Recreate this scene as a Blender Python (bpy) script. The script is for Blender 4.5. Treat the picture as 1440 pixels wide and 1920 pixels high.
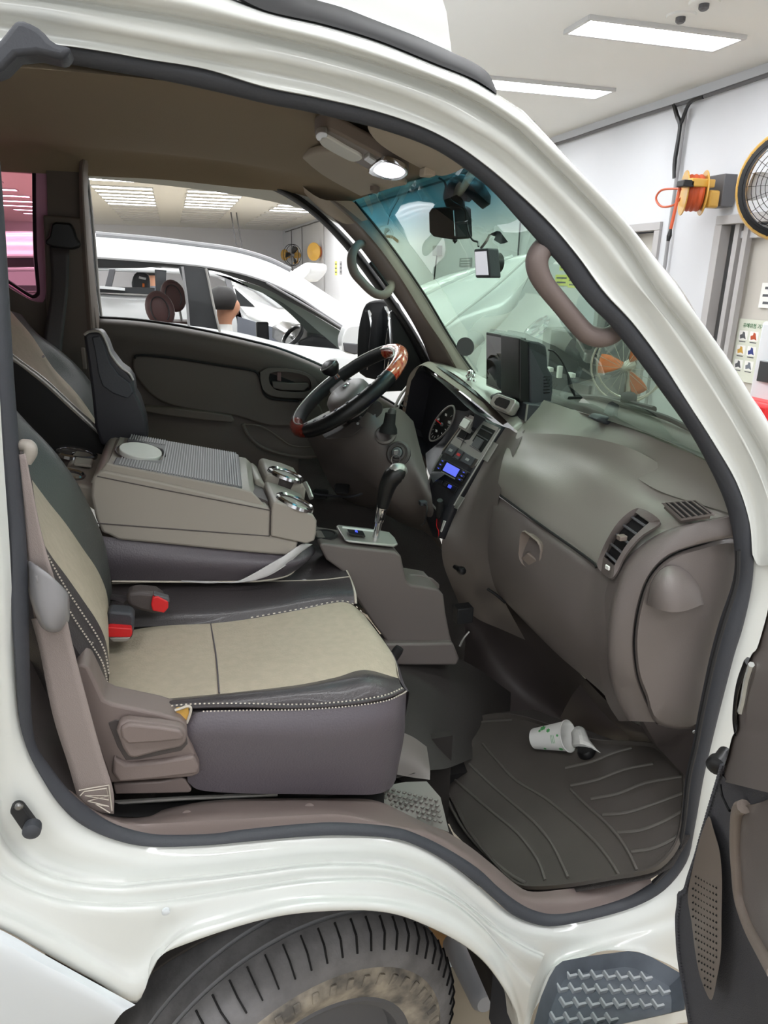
import bpy, bmesh, math, random
import numpy as np
from mathutils import Vector, Matrix
random.seed(7)
PI = math.pi
SC = bpy.context.scene
COL = SC.collection
for _o in list(bpy.data.objects):
    bpy.data.objects.remove(_o)

# ---------------------------------------------------------------- camera
F = 1337.0
UP = 0.19                                # height of the camera above a 1.66 m reference
CAM = np.array([0.0, 0.0, 1.66 + UP])
def _n(v):
    v = np.array(v, float); return v / np.linalg.norm(v)
_Y = _n((-400, 455, F)); _Z = -_n((-80, -4000, F)); _Z = _n(_Z - _Y * np.dot(_Z, _Y)); _X = -np.cross(_Y, _Z)
RW = np.array([_X, _Y, _Z])            # world = RW @ (right, up, forward)
cam_d = bpy.data.cameras.new('camera'); cam = bpy.data.objects.new('camera', cam_d); COL.objects.link(cam)
r_, u_, f_ = RW[:, 0], RW[:, 1], RW[:, 2]
cam.matrix_world = Matrix(((r_[0], u_[0], -f_[0], CAM[0]), (r_[1], u_[1], -f_[1], CAM[1]), (r_[2], u_[2], -f_[2], CAM[2]), (0, 0, 0, 1)))
cam_d.sensor_fit = 'VERTICAL'; cam_d.sensor_height = 36; cam_d.sensor_width = 27
cam_d.lens = F / 1920 * 36; cam_d.clip_start = 0.02; cam_d.clip_end = 200
SC.camera = cam

# ---------------------------------------------------------------- world, area light, exposure
w = bpy.data.worlds.new('world'); SC.world = w; w.use_nodes = True
bg = w.node_tree.nodes['Background']; bg.inputs[0].default_value = (0.95, 0.98, 1.0, 1); bg.inputs[1].default_value = 0.95
SC.view_settings.view_transform = 'Standard'; SC.view_settings.look = 'None'
SC.view_settings.gamma = 1; SC.view_settings.use_curve_mapping = False
SC.view_settings.exposure = 0.2
LAMP = 19.0

# ---------------------------------------------------------------- helpers
def ray(px, py):
    return RW @ np.array([px - 720.0, 960.0 - py, F])
def P(px, py, Y):
    r = ray(px, py); return CAM + r * (Y / r[1])
def PZ(px, py, z):
    r = ray(px, py); return CAM + r * ((z - CAM[2]) / r[2])
def PX(px, py, x):
    r = ray(px, py); return CAM + r * (x / r[0])
def PP(px, py, a, b, c, off=0.0):       # ray meets the plane through three points, lifted by off along its normal
    n = np.cross(b - a, c - a); n = n / np.linalg.norm(n)
    if n[2] < 0: n = -n
    r = ray(px, py); return CAM + r * (np.dot(a + n * off - CAM, n) / np.dot(r, n))
def W(p):
    return P(*p)
def side(px, py, d=0.0):                # the truck's flank, leaning inwards above the sill of the window
    Y = 0.95
    for _ in range(8):
        q = P(px, py, Y); Y = 0.95 + 0.13 * max(0.0, q[2] - 1.2 - UP) + d
    return P(px, py, Y)

def cr(pts, m=6, closed=False):
    pts = np.array(pts, float); n = len(pts)
    if n < 3 and not closed:
        t = np.linspace(0, 1, m + 1)[:, None]; return pts[0] * (1 - t) + pts[1] * t
    out = []
    segs = n if closed else n - 1
    for i in range(segs):
        if closed: p0, p1, p2, p3 = pts[(i - 1) % n], pts[i], pts[(i + 1) % n], pts[(i + 2) % n]
        else:
            p1, p2 = pts[i], pts[i + 1]
            p0 = pts[i - 1] if i > 0 else 2 * p1 - p2
            p3 = pts[i + 2] if i + 2 < n else 2 * p2 - p1
        for k in range(m):
            t = k / m
            out.append(0.5 * ((2 * p1) + (-p0 + p2) * t + (2 * p0 - 5 * p1 + 4 * p2 - p3) * t * t + (-p0 + 3 * p1 - 3 * p2 + p3) * t ** 3))
    if not closed: out.append(pts[-1])
    return np.array(out)
def resamp(pts, n, m=8, lin=False):
    d = np.array(pts, float) if lin else cr(pts, m)
    s = np.r_[0, np.cumsum(np.linalg.norm(np.diff(d, axis=0), axis=1))]
    t = np.linspace(0, s[-1], n)
    return np.stack([np.interp(t, s, d[:, k]) for k in range(d.shape[1])], 1)

MATS = {}
def srgb(c):
    return tuple((((v / 255) / 12.92) if v / 255 <= 0.04045 else (((v / 255) + 0.055) / 1.055) ** 2.4) for v in c) + (1,)
def mat(name, c, rough=0.5, metal=0.0, coat=0.0, bump=0.0, bscale=200.0, var=0.0, vscale=6.0, emit=None, es=0.0, spec=0.5, c2=None):
    m = bpy.data.materials.new(name); m.use_nodes = True; nt = m.node_tree; b = nt.nodes['Principled BSDF']
    col = srgb(c); b.inputs['Base Color'].default_value = col
    b.inputs['Roughness'].default_value = rough; b.inputs['Metallic'].default_value = metal
    b.inputs['Coat Weight'].default_value = coat; b.inputs['Coat Roughness'].default_value = 0.05
    b.inputs['Specular IOR Level'].default_value = spec
    tc = nt.nodes.new('ShaderNodeTexCoord')
    if var or c2:
        nz = nt.nodes.new('ShaderNodeTexNoise'); nz.inputs['Scale'].default_value = vscale; nz.inputs['Detail'].default_value = 5
        nt.links.new(tc.outputs['Object'], nz.inputs['Vector'])
        mx = nt.nodes.new('ShaderNodeMix'); mx.data_type = 'RGBA'
        mx.inputs[6].default_value = tuple(v * (1 - var) for v in col[:3]) + (1,)
        mx.inputs[7].default_value = srgb(c2) if c2 else tuple(min(1, v * (1 + var)) for v in col[:3]) + (1,)
        rp = nt.nodes.new('ShaderNodeMapRange'); rp.inputs[1].default_value = 0.35; rp.inputs[2].default_value = 0.65
        nt.links.new(nz.outputs['Fac'], rp.inputs[0]); nt.links.new(rp.outputs[0], mx.inputs[0])
        nt.links.new(mx.outputs[2], b.inputs['Base Color'])
    if bump:
        nz = nt.nodes.new('ShaderNodeTexNoise'); nz.inputs['Scale'].default_value = bscale; nz.inputs['Detail'].default_value = 3
        nt.links.new(tc.outputs['Object'], nz.inputs['Vector'])
        bp = nt.nodes.new('ShaderNodeBump'); bp.inputs['Strength'].default_value = bump; bp.inputs['Distance'].default_value = 0.002
        nt.links.new(nz.outputs['Fac'], bp.inputs['Height']); nt.links.new(bp.outputs[0], b.inputs['Normal'])
    if emit:
        b.inputs['Emission Color'].default_value = srgb(emit); b.inputs['Emission Strength'].default_value = es
    MATS[name] = m; return m
def glass(name, tint, band=None, refl=0.08):
    m = bpy.data.materials.new(name); m.use_nodes = True; nt = m.node_tree; nt.nodes.clear()
    o = nt.nodes.new('ShaderNodeOutputMaterial'); t = nt.nodes.new('ShaderNodeBsdfTransparent'); g = nt.nodes.new('ShaderNodeBsdfGlossy')
    g.inputs['Roughness'].default_value = 0.02
    t.inputs[0].default_value = tuple(tint) + (1,)
    mx = nt.nodes.new('ShaderNodeMixShader'); mx.inputs[0].default_value = refl
    fr = nt.nodes.new('ShaderNodeLayerWeight'); fr.inputs[0].default_value = 0.12
    mm = nt.nodes.new('ShaderNodeMath'); mm.operation = 'MULTIPLY'; mm.inputs[1].default_value = refl * 5
    nt.links.new(fr.outputs['Fresnel'], mm.inputs[0]); nt.links.new(mm.outputs[0], mx.inputs[0])
    nt.links.new(t.outputs[0], mx.inputs[1]); nt.links.new(g.outputs[0], mx.inputs[2]); nt.links.new(mx.outputs[0], o.inputs[0])
    if band:
        gm = nt.nodes.new('ShaderNodeNewGeometry'); sx = nt.nodes.new('ShaderNodeSeparateXYZ'); nt.links.new(gm.outputs['Position'], sx.inputs[0])
        mr = nt.nodes.new('ShaderNodeMapRange'); mr.inputs[1].default_value = band[0]; mr.inputs[2].default_value = band[1]
        nt.links.new(sx.outputs[2], mr.inputs[0])
        mc = nt.nodes.new('ShaderNodeMix'); mc.data_type = 'RGBA'; mc.inputs[6].default_value = tuple(tint) + (1,); mc.inputs[7].default_value = tuple(band[2]) + (1,)
        nt.links.new(mr.outputs[0], mc.inputs[0]); nt.links.new(mc.outputs[2], t.inputs[0])
    MATS[name] = m; return m

def tag(o, label=None, cat=None, group=None, kind=None):
    if label: o['label'] = label
    if cat: o['category'] = cat
    if group: o['group'] = group
    if kind: o['kind'] = kind
    return o
def thing(name, loc, label, cat, group=None):
    o = bpy.data.objects.new(name, None); COL.objects.link(o); o.location = tuple(float(v) for v in loc); o.empty_display_size = 0.1
    return tag(o, label, cat, group)
def part(name, V, Fc, m, parent=None, smooth=True, bev=0.0, thick=0.0, label=None, kind=None, ang=38, sub=0, toff=-1):
    me = bpy.data.meshes.new(name)
    me.from_pydata([tuple(float(c) for c in v) for v in V], [], [tuple(int(i) for i in f) for f in Fc]); me.validate(); me.update()
    if smooth:
        me.polygons.foreach_set('use_smooth', [True] * len(me.polygons)); me.set_sharp_from_angle(angle=math.radians(ang))
    me.materials.append(MATS[m] if isinstance(m, str) else m)
    o = bpy.data.objects.new(name, me); COL.objects.link(o)
    if parent is not None:
        o.parent = parent
        if parent.type == 'EMPTY': o.matrix_parent_inverse = Matrix.Translation(-Vector(parent.location))
    if thick:
        s = o.modifiers.new('s', 'SOLIDIFY'); s.thickness = thick; s.offset = toff
    if bev:
        b = o.modifiers.new('b', 'BEVEL'); b.width = bev; b.segments = 3; b.limit_method = 'ANGLE'; b.angle_limit = math.radians(35); b.harden_normals = False
    if sub:
        b = o.modifiers.new('ss', 'SUBSURF'); b.levels = sub; b.render_levels = sub
    if label: o['label'] = label
    if kind: o['kind'] = kind
    return o
def gridf(nr, nc, closed=False):
    f = []
    for i in range(nr - 1):
        for j in range(nc if closed else nc - 1):
            a = i * nc + j; b = i * nc + (j + 1) % nc; f.append((a, b, b + nc, a + nc))
    return f
def patch(name, rows, m, parent=None, mu=5, mv=5, world=False, **k):
    R = np.array([[(p if world else W(p)) for p in r] for r in rows], float)
    R = np.array([cr(r, mu) for r in R])
    R = np.array([cr(R[:, j], mv) for j in range(R.shape[1])]).transpose(1, 0, 2)
    nr, nc = R.shape[:2]
    return part(name, R.reshape(-1, 3), gridf(nr, nc), m, parent, **k)
def loft(name, curves, m, parent=None, n=60, mv=4, world=False, **k):
    C = [resamp([(p if world else W(p)) for p in c], n) for c in curves]
    C = np.array(C)
    if len(C) > 2: C = np.array([cr(C[:, j], mv) for j in range(n)]).transpose(1, 0, 2)
    return part(name, C.reshape(-1, 3), gridf(len(C), n), m, parent, **k)
def slab(name, pts, vec, m, parent=None, **k):
    pts = [np.array(p, float) for p in pts]; v = np.array(vec, float); n = len(pts)
    V = pts + [p + v for p in pts]
    Fc = [tuple(range(n)), tuple(range(2 * n - 1, n - 1, -1))] + [((i + 1) % n, i, i + n, (i + 1) % n + n) for i in range(n)]
    return part(name, V, Fc, m, parent, **k)
def prism(name, pxs, Y0, Y1, m, parent=None, curve=0, **k):
    pts = np.array([P(x, y, Y0) for x, y in pxs])
    if curve: pts = cr(pts, curve, True)
    return slab(name, list(pts), (0, Y1 - Y0, 0), m, parent, **k)
def tube(name, pts, r, m, parent=None, n=10, mc=5, closed=False, world=True, sq=1.0, **k):
    pts = np.array([(p if world else W(p)) for p in pts], float)
    if mc: pts = cr(pts, mc, closed)
    N = len(pts); rr = np.interp(np.linspace(0, 1, N), np.linspace(0, 1, len(r)), r) if hasattr(r, '__len__') else np.full(N, r)
    T = np.roll(pts, -1, 0) - np.roll(pts, 1, 0)
    if not closed: T[0] = pts[1] - pts[0]; T[-1] = pts[-1] - pts[-2]
    T /= np.linalg.norm(T, axis=1)[:, None] + 1e-12
    u = np.cross(T[0], (0, 0, 1)); u = np.cross(T[0], (0, 1, 0)) if np.linalg.norm(u) < 0.1 else u
    V = []
    for i in range(N):
        u = u - T[i] * np.dot(u, T[i]); u /= np.linalg.norm(u); v = np.cross(T[i], u)
        for a in range(n):
            A = 2 * PI * a / n; V.append(pts[i] + rr[i] * (u * math.cos(A) + v * math.sin(A) * sq))
    Fc = gridf(N, n, True)
    if closed: Fc += [((N - 1) * n + j, (N - 1) * n + (j + 1) % n, (j + 1) % n, j) for j in range(n)]
    else: Fc += [tuple(range(n - 1, -1, -1)), tuple((N - 1) * n + j for j in range(n))]
    return part(name, V, Fc, m, parent, **k)
def pull(p, k=0.985): return CAM + (np.array(p) - CAM) * k
def frame_axes(ax):
    a = _n(ax); u = np.cross(a, (0, 0, 1)); u = np.cross(a, (0, 1, 0)) if np.linalg.norm(u) < 0.1 else u
    u = u / np.linalg.norm(u); return u, np.cross(a, u), a
def lathe(name, c, ax, prof, m, parent=None, n=24, sx=1.0, sy=1.0, u=None, **k):
    U, Vv, A = frame_axes(ax)
    if u is not None:
        U = _n(np.array(u) - A * np.dot(u, A)); Vv = np.cross(A, U)
    V = []
    for r, h in prof:
        for j in range(n):
            t = 2 * PI * j / n; V.append(np.array(c) + A * h + r * (U * math.cos(t) * sx + Vv * math.sin(t) * sy))
    Fc = gridf(len(prof), n, True)
    return part(name, V, Fc, m, parent, **k)
def boxv(c, s, M=None):
    c = np.array(c, float); V = []
    for i in (-1, 1):
        for j in (-1, 1):
            for l in (-1, 1):
                v = np.array([i * s[0] / 2, j * s[1] / 2, l * s[2] / 2])
                V.append(c + (np.array(M) @ v if M is not None else v))
    Fc = [(0, 1, 3, 2), (4, 6, 7, 5), (0, 4, 5, 1), (2, 3, 7, 6), (0, 2, 6, 4), (1, 5, 7, 3)]
    return V, Fc
def box(name, c, s, m, parent=None, M=None, **k):
    V, Fc = boxv(c, s, M); return part(name, V, Fc, m, parent, **k)
def multi(name, lst, m, parent=None, **k):
    V, Fc = [], []
    for v, f in lst:
        o = len(V); V += list(v); Fc += [tuple(i + o for i in q) for q in f]
    return part(name, V, Fc, m, parent, **k)
def ell(c, u, v, n=20, a0=0, a1=2 * PI):
    c, u, v = map(np.array, (c, u, v)); return [c + u * math.cos(a0 + (a1 - a0) * i / n) + v * math.sin(a0 + (a1 - a0) * i / n) for i in range(n)]
def text(name, s, loc, M, size, m, parent=None, ext=0.0005):
    cu = bpy.data.curves.new(name, 'FONT'); cu.body = s; cu.size = size; cu.extrude = ext; cu.align_x = 'CENTER'; cu.align_y = 'CENTER'
    cu.materials.append(MATS[m]); tmp = bpy.data.objects.new('tmp', cu); COL.objects.link(tmp)
    dg = bpy.context.evaluated_depsgraph_get(); me = bpy.data.meshes.new_from_object(tmp.evaluated_get(dg))
    bpy.data.objects.remove(tmp)
    Mx = np.array(M)
    V = [np.array(loc) + Mx @ np.array(v.co) for v in me.vertices]; Fc = [tuple(p.vertices) for p in me.polygons]
    return part(name, V, Fc, m, parent, smooth=False)
def copy_tree(o, parent=None):
    c = o.copy(); COL.objects.link(c)
    if parent is not None:
        c.parent = parent; c.matrix_parent_inverse = o.matrix_parent_inverse.copy()
    for ch in [x for x in ALL() if x.parent == o]: copy_tree(ch, c)
    return c
def ALL():
    return list(COL.objects)

# ---------------------------------------------------------------- materials
mat('white_paint', (221, 223, 219), 0.25, coat=0.8, var=0.015, vscale=3)
mat('white_paint_cool', (226, 231, 235), 0.3, coat=0.6)
mat('far_white', (240, 242, 242), 0.25, coat=0.5)
mat('rubber', (62, 64, 70), 0.55, bump=0.2, bscale=300)
mat('rubber_dark', (36, 36, 38), 0.6)
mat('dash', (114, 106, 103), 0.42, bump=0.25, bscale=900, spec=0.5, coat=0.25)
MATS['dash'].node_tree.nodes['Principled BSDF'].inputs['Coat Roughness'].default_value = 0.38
mat('dash_top_lightened', (158, 154, 146), 0.38, bump=0.2, bscale=900, spec=0.6, coat=1.0)  # dash plastic lightened: light through the windshield is put into the colour
MATS['dash_top_lightened'].node_tree.nodes['Principled BSDF'].inputs['Coat Roughness'].default_value = 0.33
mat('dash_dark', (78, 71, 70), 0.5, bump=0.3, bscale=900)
mat('cluster', (44, 44, 50), 0.4, bump=0.1, bscale=600)
mat('trim', (132, 120, 112), 0.55, bump=0.2, bscale=700)
mat('trim_dark', (100, 90, 82), 0.6, bump=0.2, bscale=700)
mat('door_trim', (92, 84, 78), 0.6, bump=0.2, bscale=700)
mat('headliner', (150, 134, 112), 0.95, bump=0.3, bscale=500)
mat('headliner2', (190, 178, 162), 0.9, bump=0.3, bscale=500)
mat('console', (160, 153, 144), 0.42, bump=0.05, bscale=700)
mat('fabric', (180, 168, 150), 0.85, bump=0.5, bscale=260, var=0.04, vscale=60)
mat('leather', (64, 59, 61), 0.38, bump=0.35, bscale=350, coat=0.1)
mat('leather_green', (74, 75, 73), 0.4, bump=0.3, bscale=350)
mat('leather_brown', (92, 86, 92), 0.42, bump=0.4, bscale=300)
mat('thread', (196, 188, 176), 0.8)
mat('foam', (214, 168, 84), 0.9, bump=0.6, bscale=150)
mat('black', (22, 22, 24), 0.35)
mat('black_matte', (26, 25, 26), 0.8)
mat('carpet', (66, 62, 60), 0.95, bump=1.0, bscale=400)
mat('door_carpet', (84, 84, 90), 0.95, bump=1.0, bscale=500)
mat('mat_rubber', (80, 75, 71), 0.5, bump=0.15, bscale=500, var=0.06, vscale=12)
mat('mat_edge', (96, 92, 87), 0.5)
mat('plate', (112, 106, 102), 0.4)
mat('scuff', (122, 109, 105), 0.5, bump=0.1, bscale=500)
mat('chrome', (225, 225, 228), 0.12, metal=1.0)
mat('silver', (176, 174, 170), 0.35, metal=0.6)
mat('steel', (150, 150, 150), 0.35, metal=1.0)
mat('red', (215, 40, 44), 0.35)
mat('belt', (150, 138, 134), 0.8, bump=0.4, bscale=600)
mat('belt_guide', (135, 133, 135), 0.35)
mat('white_strap', (205, 203, 204), 0.8, bump=0.4, bscale=500)
mat('paper', (240, 240, 236), 0.7)
mat('green_print', (90, 168, 104), 0.7)
mat('mirror', (235, 238, 240), 0.02, metal=1.0)
mat('screen', (16, 16, 18), 0.06, coat=1.0)
mat('cam_screen', (200, 200, 205), 0.2, emit=(210, 212, 220), es=0.6)
mat('lcd', (120, 130, 255), 0.4, emit=(100, 115, 255), es=0.55)
mat('blue_led', (80, 90, 220), 0.4, emit=(80, 100, 255), es=0.5)
mat('wood', (170, 26, 14), 0.2, coat=0.6, c2=(206, 120, 80), vscale=70)
mat('wood_plain', (120, 36, 24), 0.2, coat=1.0, var=0.3, vscale=30)
mat('tyre', (122, 120, 121), 0.75, bump=0.5, bscale=120, var=0.2, vscale=18)
mat('tyre_dirt', (96, 92, 88), 0.85, c2=(170, 160, 145), vscale=22, bump=0.5, bscale=90)
mat('well', (48, 44, 42), 0.9)
mat('tread', (92, 98, 106), 0.38, var=0.15, vscale=20)
mat('tread_rib', (176, 180, 184), 0.35)
mat('pink_reflection', (205, 150, 180), 0.7)  # window trim coloured with the reflection of the purple film
mat('wall', (208, 210, 214), 0.8, var=0.015, vscale=1.5)
mat('wall_far', (226, 227, 232), 0.8)
mat('ceiling', (226, 227, 224), 0.9, var=0.01, vscale=1)
mat('floor', (172, 160, 140), 0.35, var=0.05, vscale=2)
mat('door_paint', (202, 198, 190), 0.6)
mat('door_frame', (176, 174, 174), 0.5)
mat('grey', (150, 150, 152), 0.5)
mat('grey_dark', (92, 92, 95), 0.5)
mat('lamp_frame', (205, 205, 205), 0.6)
mat('lamp_lit', (255, 255, 255), 0.5, emit=(250, 252, 255), es=LAMP)
mat('lamp_off', (205, 206, 208), 0.5)
mat('dome_lit', (255, 255, 255), 0.4, emit=(245, 240, 255), es=2.2)
mat('yellow', (205, 160, 70), 0.4, coat=0.3)
mat('orange', (226, 120, 60), 0.4)
mat('hose', (190, 82, 44), 0.5)
mat('yellow_paper', (222, 224, 120), 0.8)
mat('car_seat', (112, 82, 80), 0.45)
mat('car_dark', (58, 60, 62), 0.3, coat=0.4)
mat('car_trim', (118, 128, 122), 0.6)
mat('skin', (205, 150, 120), 0.6)
mat('hair', (28, 25, 24), 0.6)
mat('cloth_grey', (120, 125, 135), 0.9)
mat('poster', (216, 220, 206), 0.7)
mat('poster_green', (30, 110, 60), 0.7)
mat('ink', (90, 92, 96), 0.7)
mat('blue', (50, 62, 130), 0.6)
mat('wood_box', (170, 130, 85), 0.8)
mat('marker', (235, 120, 40), 0.5)
mat('guard', (210, 205, 195), 0.4, metal=0.4)
glass('windshield', (0.60, 0.80, 0.66), band=(1.74 + UP, 1.80 + UP, (0.07, 0.27, 0.34)), refl=0.09)
glass('pink_glass', (0.95, 0.62, 0.74), refl=0.05)
glass('car_glass', (0.55, 0.62, 0.58), refl=0.12)
glass('clear_plastic', (0.72, 0.72, 0.74), refl=0.2)

# ================================================================ the room
def struct(name, V, Fc, m): return tag(part(name, V, Fc, m, smooth=False), kind='structure')
CZ = 3.21 + UP; XR = 4.4; YF = 30.5; XL = -9.0; YB = -5.0
def sbox(name, a, b, m):
    a, b = np.array(a, float), np.array(b, float); V, Fc = boxv((a + b) / 2, b - a); return struct(name, V, Fc, m)
sbox('floor', (XL, YB, -0.1), (XR + 0.2, YF, 0), 'floor')
sbox('ceiling', (XL, YB, CZ), (XR + 0.2, YF, CZ + 0.1), 'ceiling')
sbox('wall_far', (XL, YF, 0), (XR + 0.2, YF + 0.2, CZ), 'wall_far')
# right wall with two door openings
def ydoor(px, py): return PX(px, py, XR)[1]
dA = (ydoor(1245, 405), ydoor(1245, 405) + 0.95); dB1 = ydoor(1352, 385); dB = (dB1 - 1.15, dB1)
DH = 2.24 + UP * .6
ys = [YB, dB[0], dB[1], dA[0], dA[1], YF]
bx = [boxv((XR + 0.35, (YB + YF) / 2, CZ / 2), (0.05, YF - YB, CZ))]
for a, b in ((ys[0], ys[1]), (ys[2], ys[3]), (ys[4], ys[5])): bx.append(boxv((XR + 0.1, (a + b) / 2, CZ / 2), (0.2, b - a, CZ)))
for a, b in (dA, dB): bx.append(boxv((XR + 0.1, (a + b) / 2, (DH + CZ) / 2), (0.2, b - a, CZ - DH)))
V, Fc = [], []
for v, f in bx:
    o = len(V); V += v; Fc += [tuple(i + o for i in q) for q in f]
struct('wall_right', V, Fc, 'wall')
for i, (a, b) in enumerate((dA, dB)):
    d = tag(bpy.data.objects.new('door_%d' % (i + 1), None), kind='structure'); COL.objects.link(d); d.location = (XR, (a + b) / 2, 0)
    multi('door_frame', [boxv((XR + 0.02, a + 0.04, DH / 2 - .036), (0.1, 0.08, DH - .074)), boxv((XR + 0.02, b - 0.04, DH / 2 - .036), (0.1, 0.08, DH - .074)), boxv((XR + 0.02, (a + b) / 2, DH - 0.036), (0.1, b - a - .004, 0.07))], 'door_frame', d, smooth=False, bev=0.004)
    xo = 0.14
    box('door_leaf', (XR + xo, (a + b) / 2, DH / 2 - 0.04), (0.05, b - a - 0.16, DH - 0.08), 'door_paint', d, smooth=False, bev=0.004)
    box('door_closer', (XR + xo - 0.06, b - 0.33, DH - 0.15), (0.06, 0.24, 0.06), 'lamp_off', d, bev=0.008)
    tube('closer_arm', [(XR + xo - 0.06, b - 0.3, DH - 0.115), (XR + 0.02, b - 0.55, DH - 0.09)], 0.008, 'grey', d, n=6, mc=0)
    if i == 1:
        multi('door_stop_strip', [boxv((XR + 0.07, b - 0.2, DH / 2), (0.09, 0.05, DH - 0.1)), boxv((XR + 0.05, b - 0.3, DH / 2), (0.05, 0.05, DH - 0.1))], 'door_frame', d, smooth=False)
# left side: columns and a far opening
for k, (y, x) in enumerate(((12.5, -6.4), (16, -6.4), (20, -6.4), (24.5, -6.4))):
    sbox('trim_%d' % (k + 1), (x, y, 0), (x + 0.5, y + 0.5, CZ), 'wall')
sbox('trim_5', (-6.4, 8.0, 2.75), (-5.9, YF, CZ), 'wall')
# lamps
PL = [PZ(x, y, CZ - 0.02)[1] for x, y in ((165, 316.7), (166.5, 325.8), (173, 335.5), (186, 350), (192.5, 357.5), (198.5, 364.5), (203.5, 370.5), (208, 376.2), (213, 381.7))]
near = [PZ(1067, 47, CZ - 0.02)[1], PZ(931, 158, CZ - 0.02)[1], PZ(931, 158, CZ - 0.02)[1] + 1.5]
ylit = [near[0] - 6.2, near[0] - 4.65, near[0] - 3.1, near[0] - 1.55] + near + [near[2] + 1.5, near[2] + 3.0] + PL
yoff = [PL[-1] + 0.95 * k for k in range(1, 8)]
def make_lamp(lit):
    t = thing('ceiling_light', (0, 0, CZ), 'x', 'ceiling light')
    multi('frame', [boxv((0, s * 0.15, CZ - 0.012), (1.18, 0.025, 0.03)) for s in (-1, 1)] + [boxv((s * 0.58, 0, CZ - 0.012), (0.025, 0.3, 0.03)) for s in (-1, 1)], 'lamp_frame', t, smooth=False)
    box('diffuser', (0, 0, CZ - 0.012), (1.14, 0.27, 0.02), 'lamp_lit' if lit else 'lamp_off', t, smooth=False)
    return t
cols = [-0.82, 1.02, 3.2, -3.6]  # the last row is added, mostly out of view, to brighten the far end
lampsrc = {True: make_lamp(True), False: make_lamp(False)}; used = {True: False, False: False}
cn = ['left', 'middle', 'right-hand', 'added outermost left']
ORD = ['nearest', 'second nearest', 'third nearest', 'fourth nearest', 'fifth nearest', 'sixth nearest', 'seventh nearest', 'eighth nearest', 'ninth nearest', 'tenth nearest', 'eleventh nearest', 'twelfth nearest', 'thirteenth nearest', 'fourteenth nearest', 'fifteenth nearest', 'sixteenth nearest', 'seventeenth nearest', 'eighteenth nearest']
for ci, cx in enumerate(cols):
    for lit, L in ((True, ylit), (False, yoff)) if ci < 3 else ((True, list(np.arange(10.5, 30, 1.5))),):
        for yi, y in enumerate(L):
            od = ORD[yi]
            if not used[lit]: o = lampsrc[lit]; used[lit] = True
            else: o = copy_tree(lampsrc[lit])
            o.location = (cx, y, CZ)
            if lit and y < 9.5 and cx == cols[2] and y > near[0] - 0.1:
                k = near.index(y) if y in near else 3
                o['label'] = ['nearest big lit ceiling panel at the upper right above the wall hose reel', 'second lit ceiling panel, partly behind the truck roof edge', 'third lit ceiling panel, just a tip beyond the truck roof', 'lit ceiling panel hidden behind the truck pillar'][k]
                o['group'] = 'ceiling panels above the truck nose'
            elif lit:
                o['label'] = '%s lit panel of the %s ceiling row%s' % (ORD[yi - 9] if y > 9.5 and ci < 3 else od, cn[ci], ' beyond the parked cars' if ci == 3 else ' seen through the driver window' if y > 9.5 else ' above the truck'); o['group'] = 'lit ceiling panels in the %s row%s' % (cn[ci], ' far' if y > 9.5 else ' near')
            else:
                o['label'] = '%s switched-off panel beyond the lit ones in the %s ceiling row' % (od, cn[ci]); o['group'] = 'unlit ceiling panels in the %s row' % cn[ci]
# wall things on the right wall -----------------------------------
def rw(px, py, dx=0.0): return PX(px, py, XR - dx)
a = rw(1440, 118, .03); zz = rw(1285, 183, .03)[2]
t = tag(tube('cable_conduit', [(XR - 0.04, y, CZ - 0.1 + 0.004 * math.sin(y * 3)) for y in np.linspace(-1, 29.5, 60)], 0.017, 'grey_dark', n=6, mc=0), 'thin dark conduit running along the top of the white right wall', 'conduit')
y0 = rw(1275, 300, .03)[1]
t = thing('wall_pipe', (XR - 0.04, y0, 0), 'vertical dark pipe between the two doors, topped by black cables', 'pipe')
tube('pipe', [(XR - 0.04, y0, z) for z in (0.1, 1.6, 2.6, CZ - 0.15)], 0.016, 'grey', t, n=8, mc=0)
tube('cable', [(XR - 0.05, y0 + 0.16, CZ - 0.1), (XR - 0.07, y0 + 0.07, CZ - 0.2), (XR - 0.06, y0 + 0.02, CZ - 0.3), (XR - 0.06, y0 + 0.03, CZ - 0.55), (XR - 0.055, y0 + .01, CZ - 0.7)], 0.02, 'black', t, n=6)
tube('cable', [(XR - 0.05, y0 - 0.22, CZ - 0.11), (XR - 0.07, y0 - 0.08, CZ - 0.13), (XR - 0.06, y0 + 0.02, CZ - 0.28)], 0.016, 'black', t, n=6)
for i, (px, py0, py1) in enumerate(((972, 410, 480), (836, 380, 400))):
    pass
def wpipe(ypix, z0, z1, label, m='grey_dark', r=0.012):
    q = rw(*ypix, .03); tag(tube('wall_pipe', [(XR - 0.03, q[1], z) for z in np.linspace(z0, z1, 4)], r, m, n=6, mc=0), label, 'pipe')
wpipe((974, 440), 1.9, CZ - 0.1, 'thin dark pipe on the wall seen through the windshield above the dashcam')
wpipe((546, 430), 0.3, CZ - 0.1, 'thin pipe on the far wall just left of the small wall fan')
wpipe((566, 430), 0.3, CZ - 0.1, 'thin pipe on the far wall just right of the small wall fan')
wpipe((607, 430), 0.3, CZ - 0.1, 'thin pipe on the far wall to the right of the yellow hose reel', 'grey')
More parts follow.
